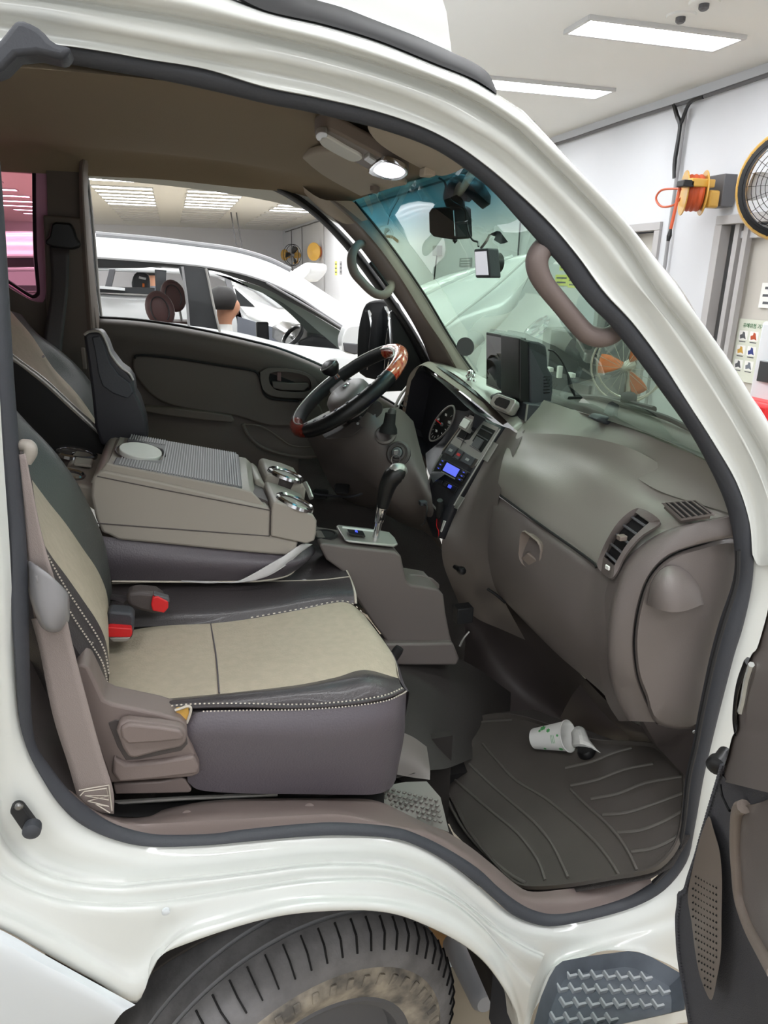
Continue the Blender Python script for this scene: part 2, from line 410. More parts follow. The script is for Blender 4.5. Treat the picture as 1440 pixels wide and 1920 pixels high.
# hose reel near
def reel(c, R, label, big=True):
    t = thing('hose_reel', c, label, 'hose reel')
    ax = _n((.90, -.43, 0))
    A = np.array(ax)
    lathe('drum', c, ax, [(R * .5, -R * .42), (R * .78, -R * .36), (R * .84, -R * .2), (R * .8, -R * .1), (R * .85, 0), (R * .8, R * .12), (R * .84, R * .25), (R * .78, R * .36), (R * .5, R * .42)], 'hose', t, n=24)
    for s in (-1, 1): lathe('flange', np.array(c) + A * s * R * .45, ax, [(0, 0), (R, -R * .03), (R * 1.02, 0), (R, R * .03), (0, R * .04)], 'yellow', t, n=26)
    return t
c = rw(1300, 362, .32); R = 0.165
t = reel(c, R, 'yellow hose reel with red hose on the wall between the two doors')
box('wall_bracket', (XR - 0.08, c[1] - 0.02, c[2] + 0.02), (0.12, 0.2, 0.24), 'grey_dark', t, bev=0.006)
box('guide_arm', (c[0] - 0.03, c[1] - 0.12, c[2] + 0.06), (0.22, 0.05, 0.06), 'yellow', t, bev=0.008)
box('motor_cap', (c[0] + 0.10, c[1] - 0.10, c[2] - 0.05), (0.10, 0.08, 0.13), 'yellow', t, bev=0.02)
box('hose_guide', (c[0] - 0.16, c[1] - 0.1, c[2] + 0.05), (0.1, 0.09, 0.05), 'black', t, bev=0.008)
tube('hose_end', [c + (-.17, -.05, .03), c + (-.19, -.06, -.1), c + (-.21, -.06, -.28)], 0.014, 'hose', t, n=6)
tube('nozzle', [c + (-.21, -.06, -.28), c + (-.215, -.06, -.33), c + (-.22, -.06, -.37)], [.012, .022, .014], 'black', t, n=6)
tube('hose_loop', [rw(x, y, .35) for x, y in ((1280, 355), (1262, 354), (1240, 357), (1230, 372), (1240, 387), (1262, 385), (1276, 372), (1288, 362))], 0.009, 'hose', t, n=6)
# big wall fan at right edge
c = rw(1490, 345, .45)
t = thing('wall_fan', c, 'large yellow-rimmed wall fan with black grille at the right edge', 'fan')
ax = _n((-0.95, -0.55, -0.1)); Rf = .34
lathe('rim', c, ax, [(Rf, -.09), (Rf + .012, -.06), (Rf + .012, .05), (Rf, .07), (Rf - .02, .07), (Rf - .02, -.09), (Rf, -.09)], 'yellow', t, n=40)
U, Vv, A = frame_axes(ax)
rings = []
lathe('grille_rim', c + A * .07, ax, [(Rf - .06, .0), (Rf - .06, .02), (Rf - .015, .012), (Rf - .015, -.01)], 'black', t, n=40)
gl = []
for k in range(1, 11): gl.append((c + A * (.085 + .02 * (1 - k / 11)), Rf * k / 11.5))
VV, FF = [], []
for cc, rr in gl:
    o = len(VV); n = 30
    for j in range(n):
        T = 2 * PI * j / n; d = U * math.cos(T) + Vv * math.sin(T)
        VV += [cc + d * (rr - .0022), cc + d * (rr + .0022), cc + d * rr + A * .004]
    for j in range(n):
        a0 = o + 3 * j; b0 = o + 3 * ((j + 1) % n)
        FF += [(a0, b0, b0 + 1, a0 + 1), (a0 + 1, b0 + 1, b0 + 2, a0 + 2), (a0 + 2, b0 + 2, b0, a0)]
for j in range(20):
    T = 2 * PI * j / 20; d = U * math.cos(T) + Vv * math.sin(T); e = np.cross(A, d) * .0016
    o = len(VV); p, q = c + A * .105, c + d * Rf * .97 + A * .075
    VV += [p - e, p + e, q + e, q - e, p + A * .006, q + A * .006]; FF += [(o, o + 1, o + 2, o + 3), (o + 1, o + 4, o + 5, o + 2), (o, o + 3, o + 5, o + 4)]
part('grille', VV, FF, 'black', t, smooth=False)
def blades(c, ax, R, m, t, n=3, w=.8, tw=.25, hub='black'):
    U, Vv, A = frame_axes(ax)
    for k in range(n):
        V = []
        for i in range(6):
            for j in range(5):
                rr = R * (.16 + .8 * i / 5); ww = w * (0.55 + .45 * math.sin(PI * (i + 1) / 7)); T = 2 * PI * k / n + (j / 4 - .5) * ww
                V.append(c + rr * (U * math.cos(T) + Vv * math.sin(T)) + A * (j / 4 - .5) * tw * R)
        part('blade', V, gridf(6, 5), m, t, thick=0.004)
    lathe('hub', c, ax, [(0, .04 * R / .2), (R * .12, .03), (R * .18, 0), (R * .18, -.05), (0, -.06)], hub, t, n=16)
blades(c - A * .02, ax, Rf * .9, 'lamp_off', t)
tube('bracket', [c - A * .05, c - A * .2 + (0, 0, .05), (XR - .01, c[1] + .1, c[2] + .1)], .02, 'grey_dark', t, n=8)
# small wall fans and reels far down the wall
def fan(c, ax, R, mb, mr, label, stand=None, guard='black'):
    t = thing('wall_fan' if stand is None else 'stand_fan', c, label, 'fan')
    U, Vv, A = frame_axes(ax)
    blades(np.array(c), ax, R * .9, mb, t, hub=mr)
    tube('guard_ring', ell(c + A * .06, U * R, Vv * R, 30), R * .03, guard, t, n=6, mc=0, closed=True)
    tube('guard_ring', ell(c - A * .06, U * R, Vv * R, 30), R * .03, guard, t, n=6, mc=0, closed=True)
    sp = []
    for j in range(18):
        T = 2 * PI * j / 18; d = U * math.cos(T) + Vv * math.sin(T); e = np.cross(A, d) * .002
        p, q = c + A * .1, c + d * R + A * .06
        sp.append(([p - e, p + e, q + e, q - e], [(0, 1, 2, 3)]))
    multi('guard_wire', sp, guard, t, smooth=False)
    return t
def rwx(px, py, X): return PX(px, py, X)
c = rwx(548, 478, XR - .5); t = fan(c, (-.75, -.65, 0), .33, 'black', 'grey', 'small black three-blade fan on the far wall, seen above the neighbouring car')
tube('guard_back', [c + (.06, .12, 0.2), c + (.2, .2, .2), c + (.2, .2, -.2), c + (.06, .1, -.25)], .03, 'yellow', t, n=6)
lathe('motor', c + (.1, .1, 0), (.75, .65, 0), [(.02, 0), (.1, .02), (.1, .2), (.03, .24)], 'yellow', t, n=12)
c = rwx(590, 472, XR - .2); t = thing('hose_reel', c, 'small yellow hose reel on the far wall right of the small wall fan', 'hose reel')
lathe('flange', c, (-.8, -.6, 0), [(0, .1), (.1, .09), (.2, .06), (.26, .05), (.26, .02), (.1, 0), (0, 0)], 'yellow', t, n=24)
lathe('drum', c, (-.8, -.6, 0), [(.18, -.14), (.2, -.1), (.2, 0), (.1, .04)], 'orange', t, n=20)
box('wall_bracket', c + (.1, 0.04, 0), (.16, .16, .3), 'yellow', t, bev=.01)
c = rwx(535, 478, XR - .2); t = thing('hose_reel', c, 'yellow hose reel half hidden behind the small black wall fan', 'hose reel')
lathe('flange', c, (-.8, -.6, 0), [(0, .1), (.1, .09), (.2, .05), (.2, .02), (0, 0)], 'yellow', t, n=24)
box('wall_bracket', c + (.1, 0.04, 0), (.16, .16, .2), 'yellow', t, bev=.01)
c = rwx(720, 441, XR - .35); t = fan(c, (-.6, -.8, -.1), .17, 'guard', 'grey', 'small beige wall fan seen through the top left of the windshield', guard='guard')
tube('bracket', [c + (.02, .05, -.02), c + (.2, .14, -.02), (XR, c[1] + .2, c[2] - .1)], .03, 'wood_box', t, n=8)
tube('cord', [c + (.1, .1, .2), c + (.15, .1, .4), (XR - .03, c[1] + .1, CZ - .15)], .008, 'black', t, n=5)
# hanging cable with junction box (through windshield)
q = rwx(820, 470, XR - .05); t = thing('junction_box', q, 'grey junction box under the rear-view mirror with a dangling black cable', 'junction box')
box('case', q, (.1, .22, .16), 'grey', t, bev=.01)
tube('cord', [q + (0, 0, -.06), q + (-.02, 0.02, -.3), q + (-.02, .06, -.55), q + (-.02, .14, -.8)], .013, 'black', t, n=6)
# stand fan with orange blades, through lower right windshield
c = PX(1178, 686, 3.1); t = fan(c, (-.75, -.62, -.1), .25, 'orange', 'guard', 'stand fan with translucent orange blades beyond the lower right of the windshield', stand=1, guard='guard')
tube('stem', [c + (.05, .04, 0), c + (.06, .05, -.3), c + (.06, .05, -c[2] + .03)], .014, 'guard', t, n=8, mc=0)
lathe('base', (c[0] + .06, c[1] + .05, 0), (0, 0, 1), [(0, .05), (.05, .045), (.2, .02), (.2, .0), (0, 0)], 'guard', t, n=20)
for z, s in ((0.13, 1),): pass
# orange bin bottom right
c = P(1318, 848, 2.2); c = PX(1312, 838, 2.6)
t = thing('orange_crate', (c[0] + .15, c[1], c[2] - .3), 'orange box glimpsed at the lower right corner of the windshield', 'crate')
box('bin', (c[0] + .15, c[1] - .05, c[2] - .18), (.4, .3, .36), 'marker', t, bev=.01)
box('lid', (c[0] + .15, c[1] - .05, c[2] + .01), (.42, .32, .03), 'marker', t, bev=.008)
box('trestle', (c[0] + .15, c[1] - .05, (c[2] - .36) / 2), (.38, .28, c[2] - .36), 'grey_dark', t)
# parts cabinet seen through the windshield
q0 = rwx(1008, 612, XR - .4); q1 = rwx(1128, 640, XR - .4)
yc = (rwx(1010, 650, XR - .4)[1] + rwx(1118, 650, XR - .4)[1]) / 2; yw = rwx(1010, 650, XR - .4)[1] - rwx(1118, 650, XR - .4)[1]
zt = q0[2]
t = thing('workbench_cabinet', (XR - .25, yc, 0), 'grey tool cabinet with a black front seen through the windshield right of the monitor', 'cabinet')
box('carcass', (XR - .19, yc, zt / 2), (.34, yw, zt), 'grey', t, bev=.006)
box('black_panel', (XR - .38, yc - yw * .1, zt - .23), (.03, yw * .78, .44), 'car_dark', t, bev=.006)
box('drawer', (XR - .38, yc, zt - .58), (.03, yw * .9, .16), 'grey_dark', t, bev=.006)
box('drawer', (XR - .38, yc, zt - .78), (.03, yw * .9, .16), 'grey_dark', t, bev=.006)
for k, dy in enumerate((.22, .0, -.25)):
    box('bottle', (XR - .44, yc + dy, zt - .43), (.05, .1 if k != 1 else .05, .05 if k != 1 else .13), 'paper', t, bev=.008)
# paper notices
def paper(name, px0, py0, px1, py1, m, label, cat, lines=0, X=XR - .006, ink='ink'):
    a = rwx(px0, py0, X); b = rwx(px1, py1, X)
    y0_, y1_, z0_, z1_ = a[1], b[1], b[2], a[2]
    t = thing(name, (X, (y0_ + y1_) / 2, z0_), label, cat)
    box('sheet', (X, (y0_ + y1_) / 2, (z0_ + z1_) / 2), (.004, abs(y0_ - y1_), abs(z1_ - z0_)), m, t, smooth=False)
    l = [boxv((X - .003, (y0_ + y1_) / 2, z0_ + (z1_ - z0_) * (k + .7) / (lines + .4)), (.001, abs(y0_ - y1_) * (.8 if k % 2 else .7), abs(z1_ - z0_) * .3 / lines)) for k in range(lines)]
    if l: multi('printed_line', l, ink, t, smooth=False)
    return t
paper('paper_notice', 1042, 515, 1064, 536, 'yellow_paper', 'left yellow notice on the wall framed by the passenger grab handle', 'notice', 2)
paper('paper_notice', 1066, 520, 1082, 540, 'yellow_paper', 'right yellow notice on the wall framed by the passenger grab handle', 'notice', 2)
paper('paper_notice', 1050, 496, 1064, 507, 'yellow_paper', 'small yellow notice above the other two beside the grab handle', 'notice', 1)
paper('paper_notice', 862, 484, 884, 500, 'grey', 'grey printed notice seen through the glass left of the dashcam', 'notice', 3, ink='wall')
paper('paper_notice', 628, 490, 632, 516, 'yellow_paper', 'left narrow notice on the far wall near the driver pillar', 'notice', 3)
paper('paper_notice', 637, 490, 641, 515, 'grey', 'right narrow notice on the far wall near the driver pillar', 'notice', 3)
# picture poster on the second door
Xp = XR + .1
pt = PX(1387, 597, Xp); pb = PX(1374, 712, Xp)
y1_ = pt[1]; y0_ = y1_ - .50; z1_ = pt[2] ; z0_ = pb[2]
t = thing('picture_poster', (Xp, y0_, z0_), 'pale green poster with a grid of small pictures on the right-hand door', 'poster')
H = z1_ - z0_
box('sheet', (Xp, (y0_ + y1_) / 2, (z0_ + z1_) / 2), (.004, .5, H), 'poster', t, smooth=False)
MP = np.array([[0, 0, -1], [-1, 0, 0], [0, 1, 0]], float)   # text x -> -Y, y -> Z, faces -X
text('title_lettering', '유해위험 기계 기구종류', (Xp - .004, y1_ - .25, z1_ - H * .105), MP, .04, 'poster_green', t)
k = 0
for r in range(3):
    for q in range(4):
        cy = y1_ - .075 - q * .118; cz = z1_ - H * (.26 + .235 * r)
        box('picture', (Xp - .003, cy, cz), (.001, .095, H * .15), 'paper', t, smooth=False)
        mm = ['ink', 'hose', 'ink', 'blue', 'yellow', 'blue', 'ink', 'grey_dark', 'ink', 'cloth_grey', 'black', 'car_seat'][k]; k += 1
        slab('pictogram', [(Xp - .004, cy + a * .035, cz + b * H * .06) for a, b in ((-1, -1), (-.2, -.7), (.8, -1), (1, 0), (.3, .3), (.2, 1), (-.4, .8), (-.6, 0))], (-.001, 0, 0), mm, t, smooth=False)
        box('caption', (Xp - .003, cy, cz - H * .1), (.001, .07, H * .015), 'ink', t, smooth=False)
paper('paper_notice', 1430, 590 - 60, 1470, 580, 'paper', 'pale printed sheet on the right-hand door above the picture poster', 'notice', 3, X=Xp)
# white machine at the very right edge
c = PX(1450, 700, 3.3)
t = thing('diagnostic_cart', (c[0] + .3, c[1], 0), 'white equipment cart at the right edge under the picture poster', 'equipment')
box('housing', (c[0] + .27, c[1], (c[2] + .28) / 2), (.5, .36, c[2] + .28), 'white_paint_cool', t, bev=.02)
box('display', (c[0] + .01, c[1], c[2]), (.02, .24, .12), 'car_dark', t, bev=.005)
box('red_bag', (c[0] - .06, c[1], c[2] - .28), (.14, .3, .26), 'red', t, bev=.03)
# smoke detectors / ceiling fittings
for (x, y), lb in (((1277, 28), 'round ceiling detector right of the nearest lit panel'), ((1321, 3), 'small round ceiling sprinkler at the very top right')):
    q = PZ(x, y, CZ); t = thing('ceiling_detector', q, lb, 'detector')
    lathe('plate', q, (0, 0, -1), [(0, 0), (.09, .0), (.085, .012), (0, .014)], 'ceiling', t, n=20)
    lathe('sensor', q, (0, 0, -1), [(.03, .01), (.03, .035), (.02, .045), (0, .045)], 'grey_dark', t, n=14)
# two suspended poles in the distance, ventilator
for x in (436, 446):
    q = P(x - 2, 422, 22.0); tag(tube('ceiling_pole', [(q[0], 22.0, CZ), (q[0] + .25, 22.0, 1.4)], .02, 'grey_dark', n=6, mc=0), 'slim dark pole hanging from the ceiling far behind the white car, %s of the pair' % ('left' if x == 436 else 'right'), 'pole')
# ================================================================ the truck
truck = thing('truck', (0.4, 1.6, 0.0), 'white cab-over truck filling the picture, its near door open on brown seats and dashboard', 'truck')
T = truck
# landmarks of the door seal: outer x, y, inner x, y (clockwise from the upper left)
SEAL = [(-14, 300, 1, 310), (-16, 190, -8, 220), (-10, 130, -4, 150), (14, 92, 20, 112), (60, 82, 60, 108), (130, 86, 120, 119), (200, 97, 200, 133), (300, 115, 300, 150), (390, 130, 400, 171),
        (500, 163, 500, 195), (560, 176, 569, 208), (632, 189, 639, 224), (722, 213, 708, 241), (812, 246, 790, 269), (882, 288, 847, 299), (951, 342, 917, 352), (1012, 400, 975, 415), (1050, 437, 1012, 456),
        (1087, 484, 1050, 497), (1110, 516, 1080, 540), (1144, 560, 1110, 576), (1185, 603, 1145, 610), (1230, 662, 1190, 666), (1282, 742, 1240, 732), (1334, 823, 1295, 810), (1381, 904, 1340, 893), (1405, 977, 1367, 958),
        (1411, 1040, 1379, 1030), (1407, 1100, 1376, 1090), (1391, 1171, 1352, 1165), (1375, 1223, 1336, 1222), (1360, 1280, 1322, 1285), (1344, 1343, 1309, 1350), (1331, 1398, 1300, 1402), (1317, 1460, 1287, 1460), (1301, 1552, 1277, 1555),
        (1286, 1614, 1260, 1612), (1245, 1666, 1222, 1655), (1188, 1699, 1175, 1682), (1111, 1722, 1105, 1704), (1039, 1735, 1045, 1714), (998, 1730, 1005, 1708), (957, 1712, 972, 1692), (921, 1681, 935, 1664), (880, 1645, 896, 1628), (828, 1609, 840, 1592),
        (777, 1583, 785, 1565), (731, 1570, 735, 1550), (640, 1565, 640, 1542), (560, 1568, 560, 1545), (450, 1578, 450, 1556), (400, 1583, 400, 1563), (306, 1587, 306, 1565), (248, 1582, 257, 1558), (190, 1564, 207, 1541), (143, 1538, 163, 1512), (108, 1503, 127, 1480),
        (79, 1459, 97, 1442), (54, 1412, 70, 1402), (38, 1360, 61, 1358), (32, 1310, 58, 1310), (27, 1227, 56, 1247), (21, 1143, 54, 1143), (19, 1039, 50, 1020), (10, 935, 43, 935), (4, 818, 35, 820), (-3, 700, 26, 700), (-8, 560, 18, 560), (-12, 430, 10, 430)]
O3 = cr([side(a, b) for a, b, c, d in SEAL], 4, True); I3 = cr([side(c, d, .012) for a, b, c, d in SEAL], 4, True)
V = []; ns = 14; N = len(O3)
for o, i in zip(O3, I3):
    c = (o + i) / 2; h = (o - i) / 2; r = np.linalg.norm(h)
    for k in range(ns):
        A = 2 * PI * k / ns; V.append(c + h * math.cos(A) + np.array([0, -1, 0]) * math.sin(A) * r * .75)
Fc = gridf(N, ns, True) + [((N - 1) * ns + j, (N - 1) * ns + (j + 1) % ns, (j + 1) % ns, j) for j in range(ns)]
part('door_seal', V, Fc, 'rubber', T)
# second thin lip of the seal on the front edge
lip = [(a * .15 + c * .85, b * .15 + d * .85) for a, b, c, d in SEAL[27:38]]
tube('seal_lip', [side(x, y, -.012) for x, y in lip], .0045, 'rubber_dark', T, n=8, mc=4)
# corner pad of the seal
prism('seal_corner', [(-20, 90), (0, 72), (16, 52), (28, 36), (42, 37), (55, 42), (70, 50), (82, 60), (92, 72), (104, 80), (135, 88), (120, 112), (70, 100), (30, 104), (5, 130), (-20, 140)], .955, 1.0, 'rubber', T, bev=.006)
# white body around the opening ------------------------------------
i0 = SEAL.index((14, 92, 20, 112)); i1 = SEAL.index((1391, 1171, 1352, 1165))
top = [(a, b) for a, b, c, d in SEAL]
def S(l, d): return [side(x, y, d) for x, y in l]
edge = [(-60, 84), (14, 84), (60, 82)] + top[i0 + 2:i1 - 1]
c1 = [(-60, 45), (0, 48), (100, 66), (200, 80), (278, 93), (390, 112), (500, 135), (604, 156), (708, 187), (790, 217), (860, 250), (925, 292), (985, 345), (1045, 405), (1098, 470), (1150, 535), (1200, 593), (1250, 665), (1300, 740), (1350, 820), (1395, 900), (1417, 975), (1422, 1060)]
c2 = [(-60, 20), (0, 24), (100, 38), (200, 57), (300, 76), (400, 96), (500, 112), (604, 135), (708, 162), (800, 195), (875, 235), (945, 278), (1005, 330), (1065, 390), (1120, 450), (1170, 515), (1220, 575), (1270, 645), (1322, 722), (1372, 802), (1412, 875), (1436, 950), (1446, 1060)]
gr = [(-60, -14), (0, -8), (87, 3), (226, 26), (347, 47), (500, 79), (604, 104), (708, 134), (812, 170), (882, 201), (951, 247), (975, 269), (1050, 344), (1110, 407), (1162, 467), (1220, 556), (1282, 635), (1334, 714), (1386, 802), (1418, 862), (1445, 935), (1462, 1000), (1475, 1080)]
g2 = [(-60, -20), (0, -16), (90, -5), (230, 17), (350, 37), (500, 68), (607, 93), (712, 123), (818, 159), (890, 191), (960, 237), (984, 258), (1060, 334), (1120, 397), (1172, 458), (1229, 547), (1292, 627), (1344, 706), (1396, 794), (1430, 854), (1458, 928), (1478, 1000), (1492, 1080)]
mid = [(-60, -70), (0, -68), (100, -50), (240, -24), (360, 0), (500, 40), (606, 66), (715, 100), (825, 142), (900, 175), (975, 223), (1010, 252), (1080, 318), (1140, 378), (1195, 442), (1252, 522), (1318, 608), (1372, 688), (1424, 772), (1462, 840), (1500, 920), (1522, 1000), (1536, 1080)]
ou = [(-60, -110), (0, -106), (120, -80), (260, -48), (380, -22), (500, 21), (604, 45), (708, 76), (812, 118), (882, 146), (969, 201), (1000, 229), (1087, 321), (1162, 404), (1219, 475), (1275, 539), (1331, 632), (1360, 664), (1399, 729), (1439, 789), (1478, 870), (1512, 950), (1560, 1080)]
_de = resamp(edge, 700); e23 = []; _i = 0
for q in c1:
    d_ = np.linalg.norm(_de - np.array(q, float), axis=1); d_[:_i] = 1e9; _i = int(np.argmin(d_)); e23.append(tuple(_de[_i]))
FR = [S(e23, .004), S(e23, -.012), S(c1, -.008), S(c2, -.028), S([(x * .35 + u * .65, y * .35 + v * .65) for (x, y), (u, v) in zip(c2, gr)], -.033), S(gr, -.028), S(g2, -.026), S([(x * .75 + u * .25, y * .75 + v * .25) for (x, y), (u, v) in zip(g2, mid)], -.044), S(mid, -.056), S(ou, -.03), S(ou, .06)]
patch('door_frame', FR, 'white_paint', T, world=True, mu=8, mv=4, ang=80)
# drip rail and roof fairing
d0 = [(430, -12), (500, 20), (604, 44), (708, 75), (812, 117), (882, 145), (912, 162), (931, 176)]
d1 = [(560, -10), (583, 0), (639, 16), (708, 42), (778, 69), (847, 100), (882, 116), (910, 134), (922, 150), (931, 170)]
d0 = [(300, -60)] + d0; d1 = [(430, -55)] + d1
loft('drip_rail', [S(d0, .0), S(d0, -.045), S(d1, -.02), S(d1, .05)], 'rubber_dark', T, n=50, mv=3, world=True)
f1 = [(700, -120), (760, -80), (812, -40), (830, 0), (848, 30), (866, 68), (883, 118)]
rows = []
Af = resamp([side(x, y, .01) for x, y in d1[:7]], 14); 
rows = [Af + np.array([0, dy, dz]) for dy, dz in ((0, -.02), (0, .0), (.008, .05), (.03, .12), (.08, .22), (.2, .34), (.5, .38))]
for i, r in enumerate(rows):
    sc = (0, 0, .012, .05, .10, .2, .5)[i]; r[:, 0] -= sc * .9 * (r[:, 0] + .8) * .55
V = np.array(rows).reshape(-1, 3); part('roof_fairing', V, gridf(7, 14), 'white_paint', T)
# roof skin over the cab (closes the cab from above)
rr = []
for x, zf in ((-2.2, 2.02), (-1.0, 2.02), (-.2, 2.01), (.2, 1.985), (.42, 1.95), (.52, 1.915)):
    rr.append([(x, 1.04, zf - .1 + UP), (x, 1.12, zf - .03 + UP), (x, 1.4, zf + UP), (x, 1.9, zf + UP), (x, 2.2, zf - .03 + UP), (x, 2.36, zf - .11 + UP)])
patch('roof_panel', rr, 'white_paint', T, world=True)
# lower body side ---------------------------------------------------
s0 = [(a, b) for a, b, c, d in SEAL][::-1]
k0 = next(i for i, p in enumerate(s0) if p == (-8, 560)); k1 = next(i for i, p in enumerate(s0) if p == (1391, 1171))
# correspondences left -> right under the opening : (seal edge),(flange),(crease),(2nd),(3rd),(arch)
B = [
 # seal edge     flange       crease       crease2      crease3      arch/lower
 [(-14, 500), (-40, 500), (-60, 560), (-90, 600), (-120, 640), (-200, 700)],
 [(4, 818), (-20, 850), (-50, 900), (-80, 950), (-110, 1000), (-200, 1100)],
 [(19, 1039), (2, 1090), (-30, 1150), (-60, 1200), (-90, 1260), (-190, 1350)],
 [(27, 1227), (10, 1270), (-25, 1330), (-50, 1390), (-80, 1440), (-180, 1500)],
 [(38, 1360), (20, 1400), (-20, 1470), (-45, 1530), (-70, 1580), (-160, 1630)],
 [(79, 1459), (50, 1500), (-5, 1560), (-20, 1620), (-30, 1675), (-60, 1712)],
 [(143, 1538), (110, 1570), (40, 1618), (22, 1658), (60, 1725), (20, 1750)],
 [(200, 1568), (180, 1600), (117, 1652), (102, 1690), (131, 1759), (87, 1789)],
 [(270, 1585), (262, 1618), (215, 1664), (190, 1702), (200, 1797), (175, 1838)],
 [(330, 1586), (328, 1616), (300, 1657), (290, 1700), (262, 1810), (256, 1880)],
 [(400, 1583), (400, 1610), (390, 1648), (385, 1685), (350, 1740), (285, 1806)],
 [(480, 1575), (480, 1602), (480, 1637), (478, 1668), (450, 1708), (335, 1774)],
 [(560, 1568), (562, 1593), (565, 1626), (565, 1655), (550, 1685), (500, 1722)],
 [(640, 1565), (642, 1590), (645, 1622), (648, 1650), (645, 1680), (640, 1707)],
 [(720, 1568), (722, 1592), (722, 1626), (728, 1652), (735, 1686), (730, 1712)],
 [(790, 1588), (790, 1612), (785, 1643), (800, 1672), (815, 1706), (797, 1735)],
 [(850, 1624), (846, 1645), (838, 1670), (855, 1698), (878, 1740), (865, 1770)],
 [(905, 1668), (896, 1690), (885, 1705), (905, 1740), (925, 1785), (911, 1808)],
 [(950, 1708), (945, 1728), (935, 1748), (945, 1790), (958, 1838), (948, 1860)],
 [(998, 1730), (995, 1750), (985, 1780), (975, 1830), (975, 1880), (966, 1900)],
 [(1039, 1735), (1036, 1757), (1018, 1796), (995, 1850), (985, 1910), (972, 1945)]]
dep = [.004, -.012, -.045, -.058, -.075, -.088]
def mixp(p, q, t): return (p[0] * (1 - t) + q[0] * t, p[1] * (1 - t) + q[1] * t)
rows = []
for b in B:
    q = [(b[0], .004), (b[1], -.012), (mixp(b[1], b[2], .78), -.018), (b[2], -.040), (mixp(b[2], b[3], .3), -.046), (mixp(b[2], b[3], .75), -.048), (b[3], -.062), (mixp(b[3], b[4], .35), -.068), (b[4], -.076), (mixp(b[4], b[5], .5), -.090), (b[5], -.088)]
    rows.append([P(x, y, .95 + d_) for (x, y), d_ in q])
for b, r in zip(B, rows): r.append(P(b[-1][0], b[-1][1], .95 - .085) + np.array([0, .05, 0]))
patch('side_panel', rows, 'white_paint', T, world=True, mu=3, mv=5, ang=80)
# front piece: from the arch around the step to the front post
G = [
 [(985, 1729), (1000, 1755), (1000, 1790), (990, 1840), (975, 1890), (968, 1925)],
 [(1039, 1735), (1040, 1758), (1030, 1790), (1015, 1830), (1003, 1880), (990, 1930)],
 [(1111, 1722), (1108, 1748), (1090, 1770), (1060, 1795), (1034, 1820), (1010, 1880)],
 [(1188, 1699), (1180, 1728), (1170, 1750), (1150, 1768), (1110, 1785), (1101, 1793)],
 [(1245, 1666), (1250, 1700), (1240, 1730), (1220, 1752), (1190, 1775), (1178, 1783)],
 [(1286, 1614), (1300, 1650), (1300, 1700), (1290, 1740), (1240, 1780), (1219, 1793)],
 [(1301, 1552), (1325, 1590), (1335, 1660), (1330, 1740), (1300, 1800), (1278, 1824)],
 [(1317, 1460), (1345, 1490), (1370, 1560), (1380, 1680), (1350, 1800), (1292, 1870)],
 [(1344, 1343), (1372, 1360), (1400, 1420), (1430, 1560), (1420, 1760), (1310, 1900)],
 [(1375, 1223), (1402, 1240), (1435, 1300), (1470, 1460), (1480, 1700), (1330, 1960)],
 [(1404, 1116), (1430, 1130), (1470, 1200), (1520, 1360), (1540, 1650), (1500, 1960)],
 [(1411, 1040), (1440, 1040), (1490, 1090), (1560, 1300), (1600, 1600), (1600, 1960)]]
dg = [.004, -.012, -.02, -.03, -.04, -.05]
patch('front_panel', [[(x, y, .95 + dg[j]) for j, (x, y) in enumerate(b)] for b in G], 'white_paint', T, mu=4, mv=5, ang=80)
# step: rubber tray with L ribs
st = [(998, 1930), (1014, 1870), (1030, 1832), (1042, 1812), (1055, 1802), (1101, 1793), (1140, 1788), (1178, 1783), (1200, 1786), (1221, 1794), (1250, 1810), (1278, 1826), (1284, 1856), (1284, 1892), (1245, 1902), (1142, 1925), (1090, 1937)]
pa, pb_, pc = P(1050, 1840, .86), P(1260, 1835, .86), P(1150, 1925, .74)
pc[2] = pa[2] - .02
sp = [PP(x, y, pa, pb_, pc, .025) for x, y in st]
cen = np.mean(sp, 0)
inn = [cen + (p - cen) * .84 - np.array([0, 0, .03]) for p in sp]
V = sp + [p - np.array([0, 0, .012]) + (cen - p) * .05 for p in sp] + inn; n = len(sp)
tray = part('step_tread', V, gridf(3, n, True) + [tuple(range(2 * n, 3 * n))], 'tread', T)
ea = _n(inn[7] - inn[3]); eb = _n(np.cross((0, 0, 1), ea)); base = np.array(inn).mean(0)
nn = np.cross(inn[7] - inn[3], inn[12] - inn[3]); nn = nn / np.linalg.norm(nn); nn = nn if nn[2] > 0 else -nn; eb = np.cross(nn, ea)
Mt = np.array([ea, eb, nn]).T
inn2 = [(np.dot(p - base, ea), np.dot(p - base, eb)) for p in inn]
def inside(x, y, poly):
    c = False; n = len(poly)
    for i in range(n):
        x1, y1 = poly[i]; x2, y2 = poly[(i + 1) % n]
        if (y1 > y) != (y2 > y) and x < (x2 - x1) * (y - y1) / (y2 - y1) + x1: c = not c
    return c
for i in range(-9, 10):
    for j in range(-9, 10):
        x = i * .029 + j * .010; y = j * .026 - i * .006
        if inside(x + .01, y, inn2) and inside(x - .008, y - .008, inn2):
            c = base + ea * x + eb * y + nn * .004
            multi('raised_rib', [boxv(c + ea * .006, (.019, .0045, .009), Mt), boxv(c + eb * .006 - ea * .003, (.0045, .017, .009), Mt)], 'tread_rib', tray, smooth=False, bev=.001)
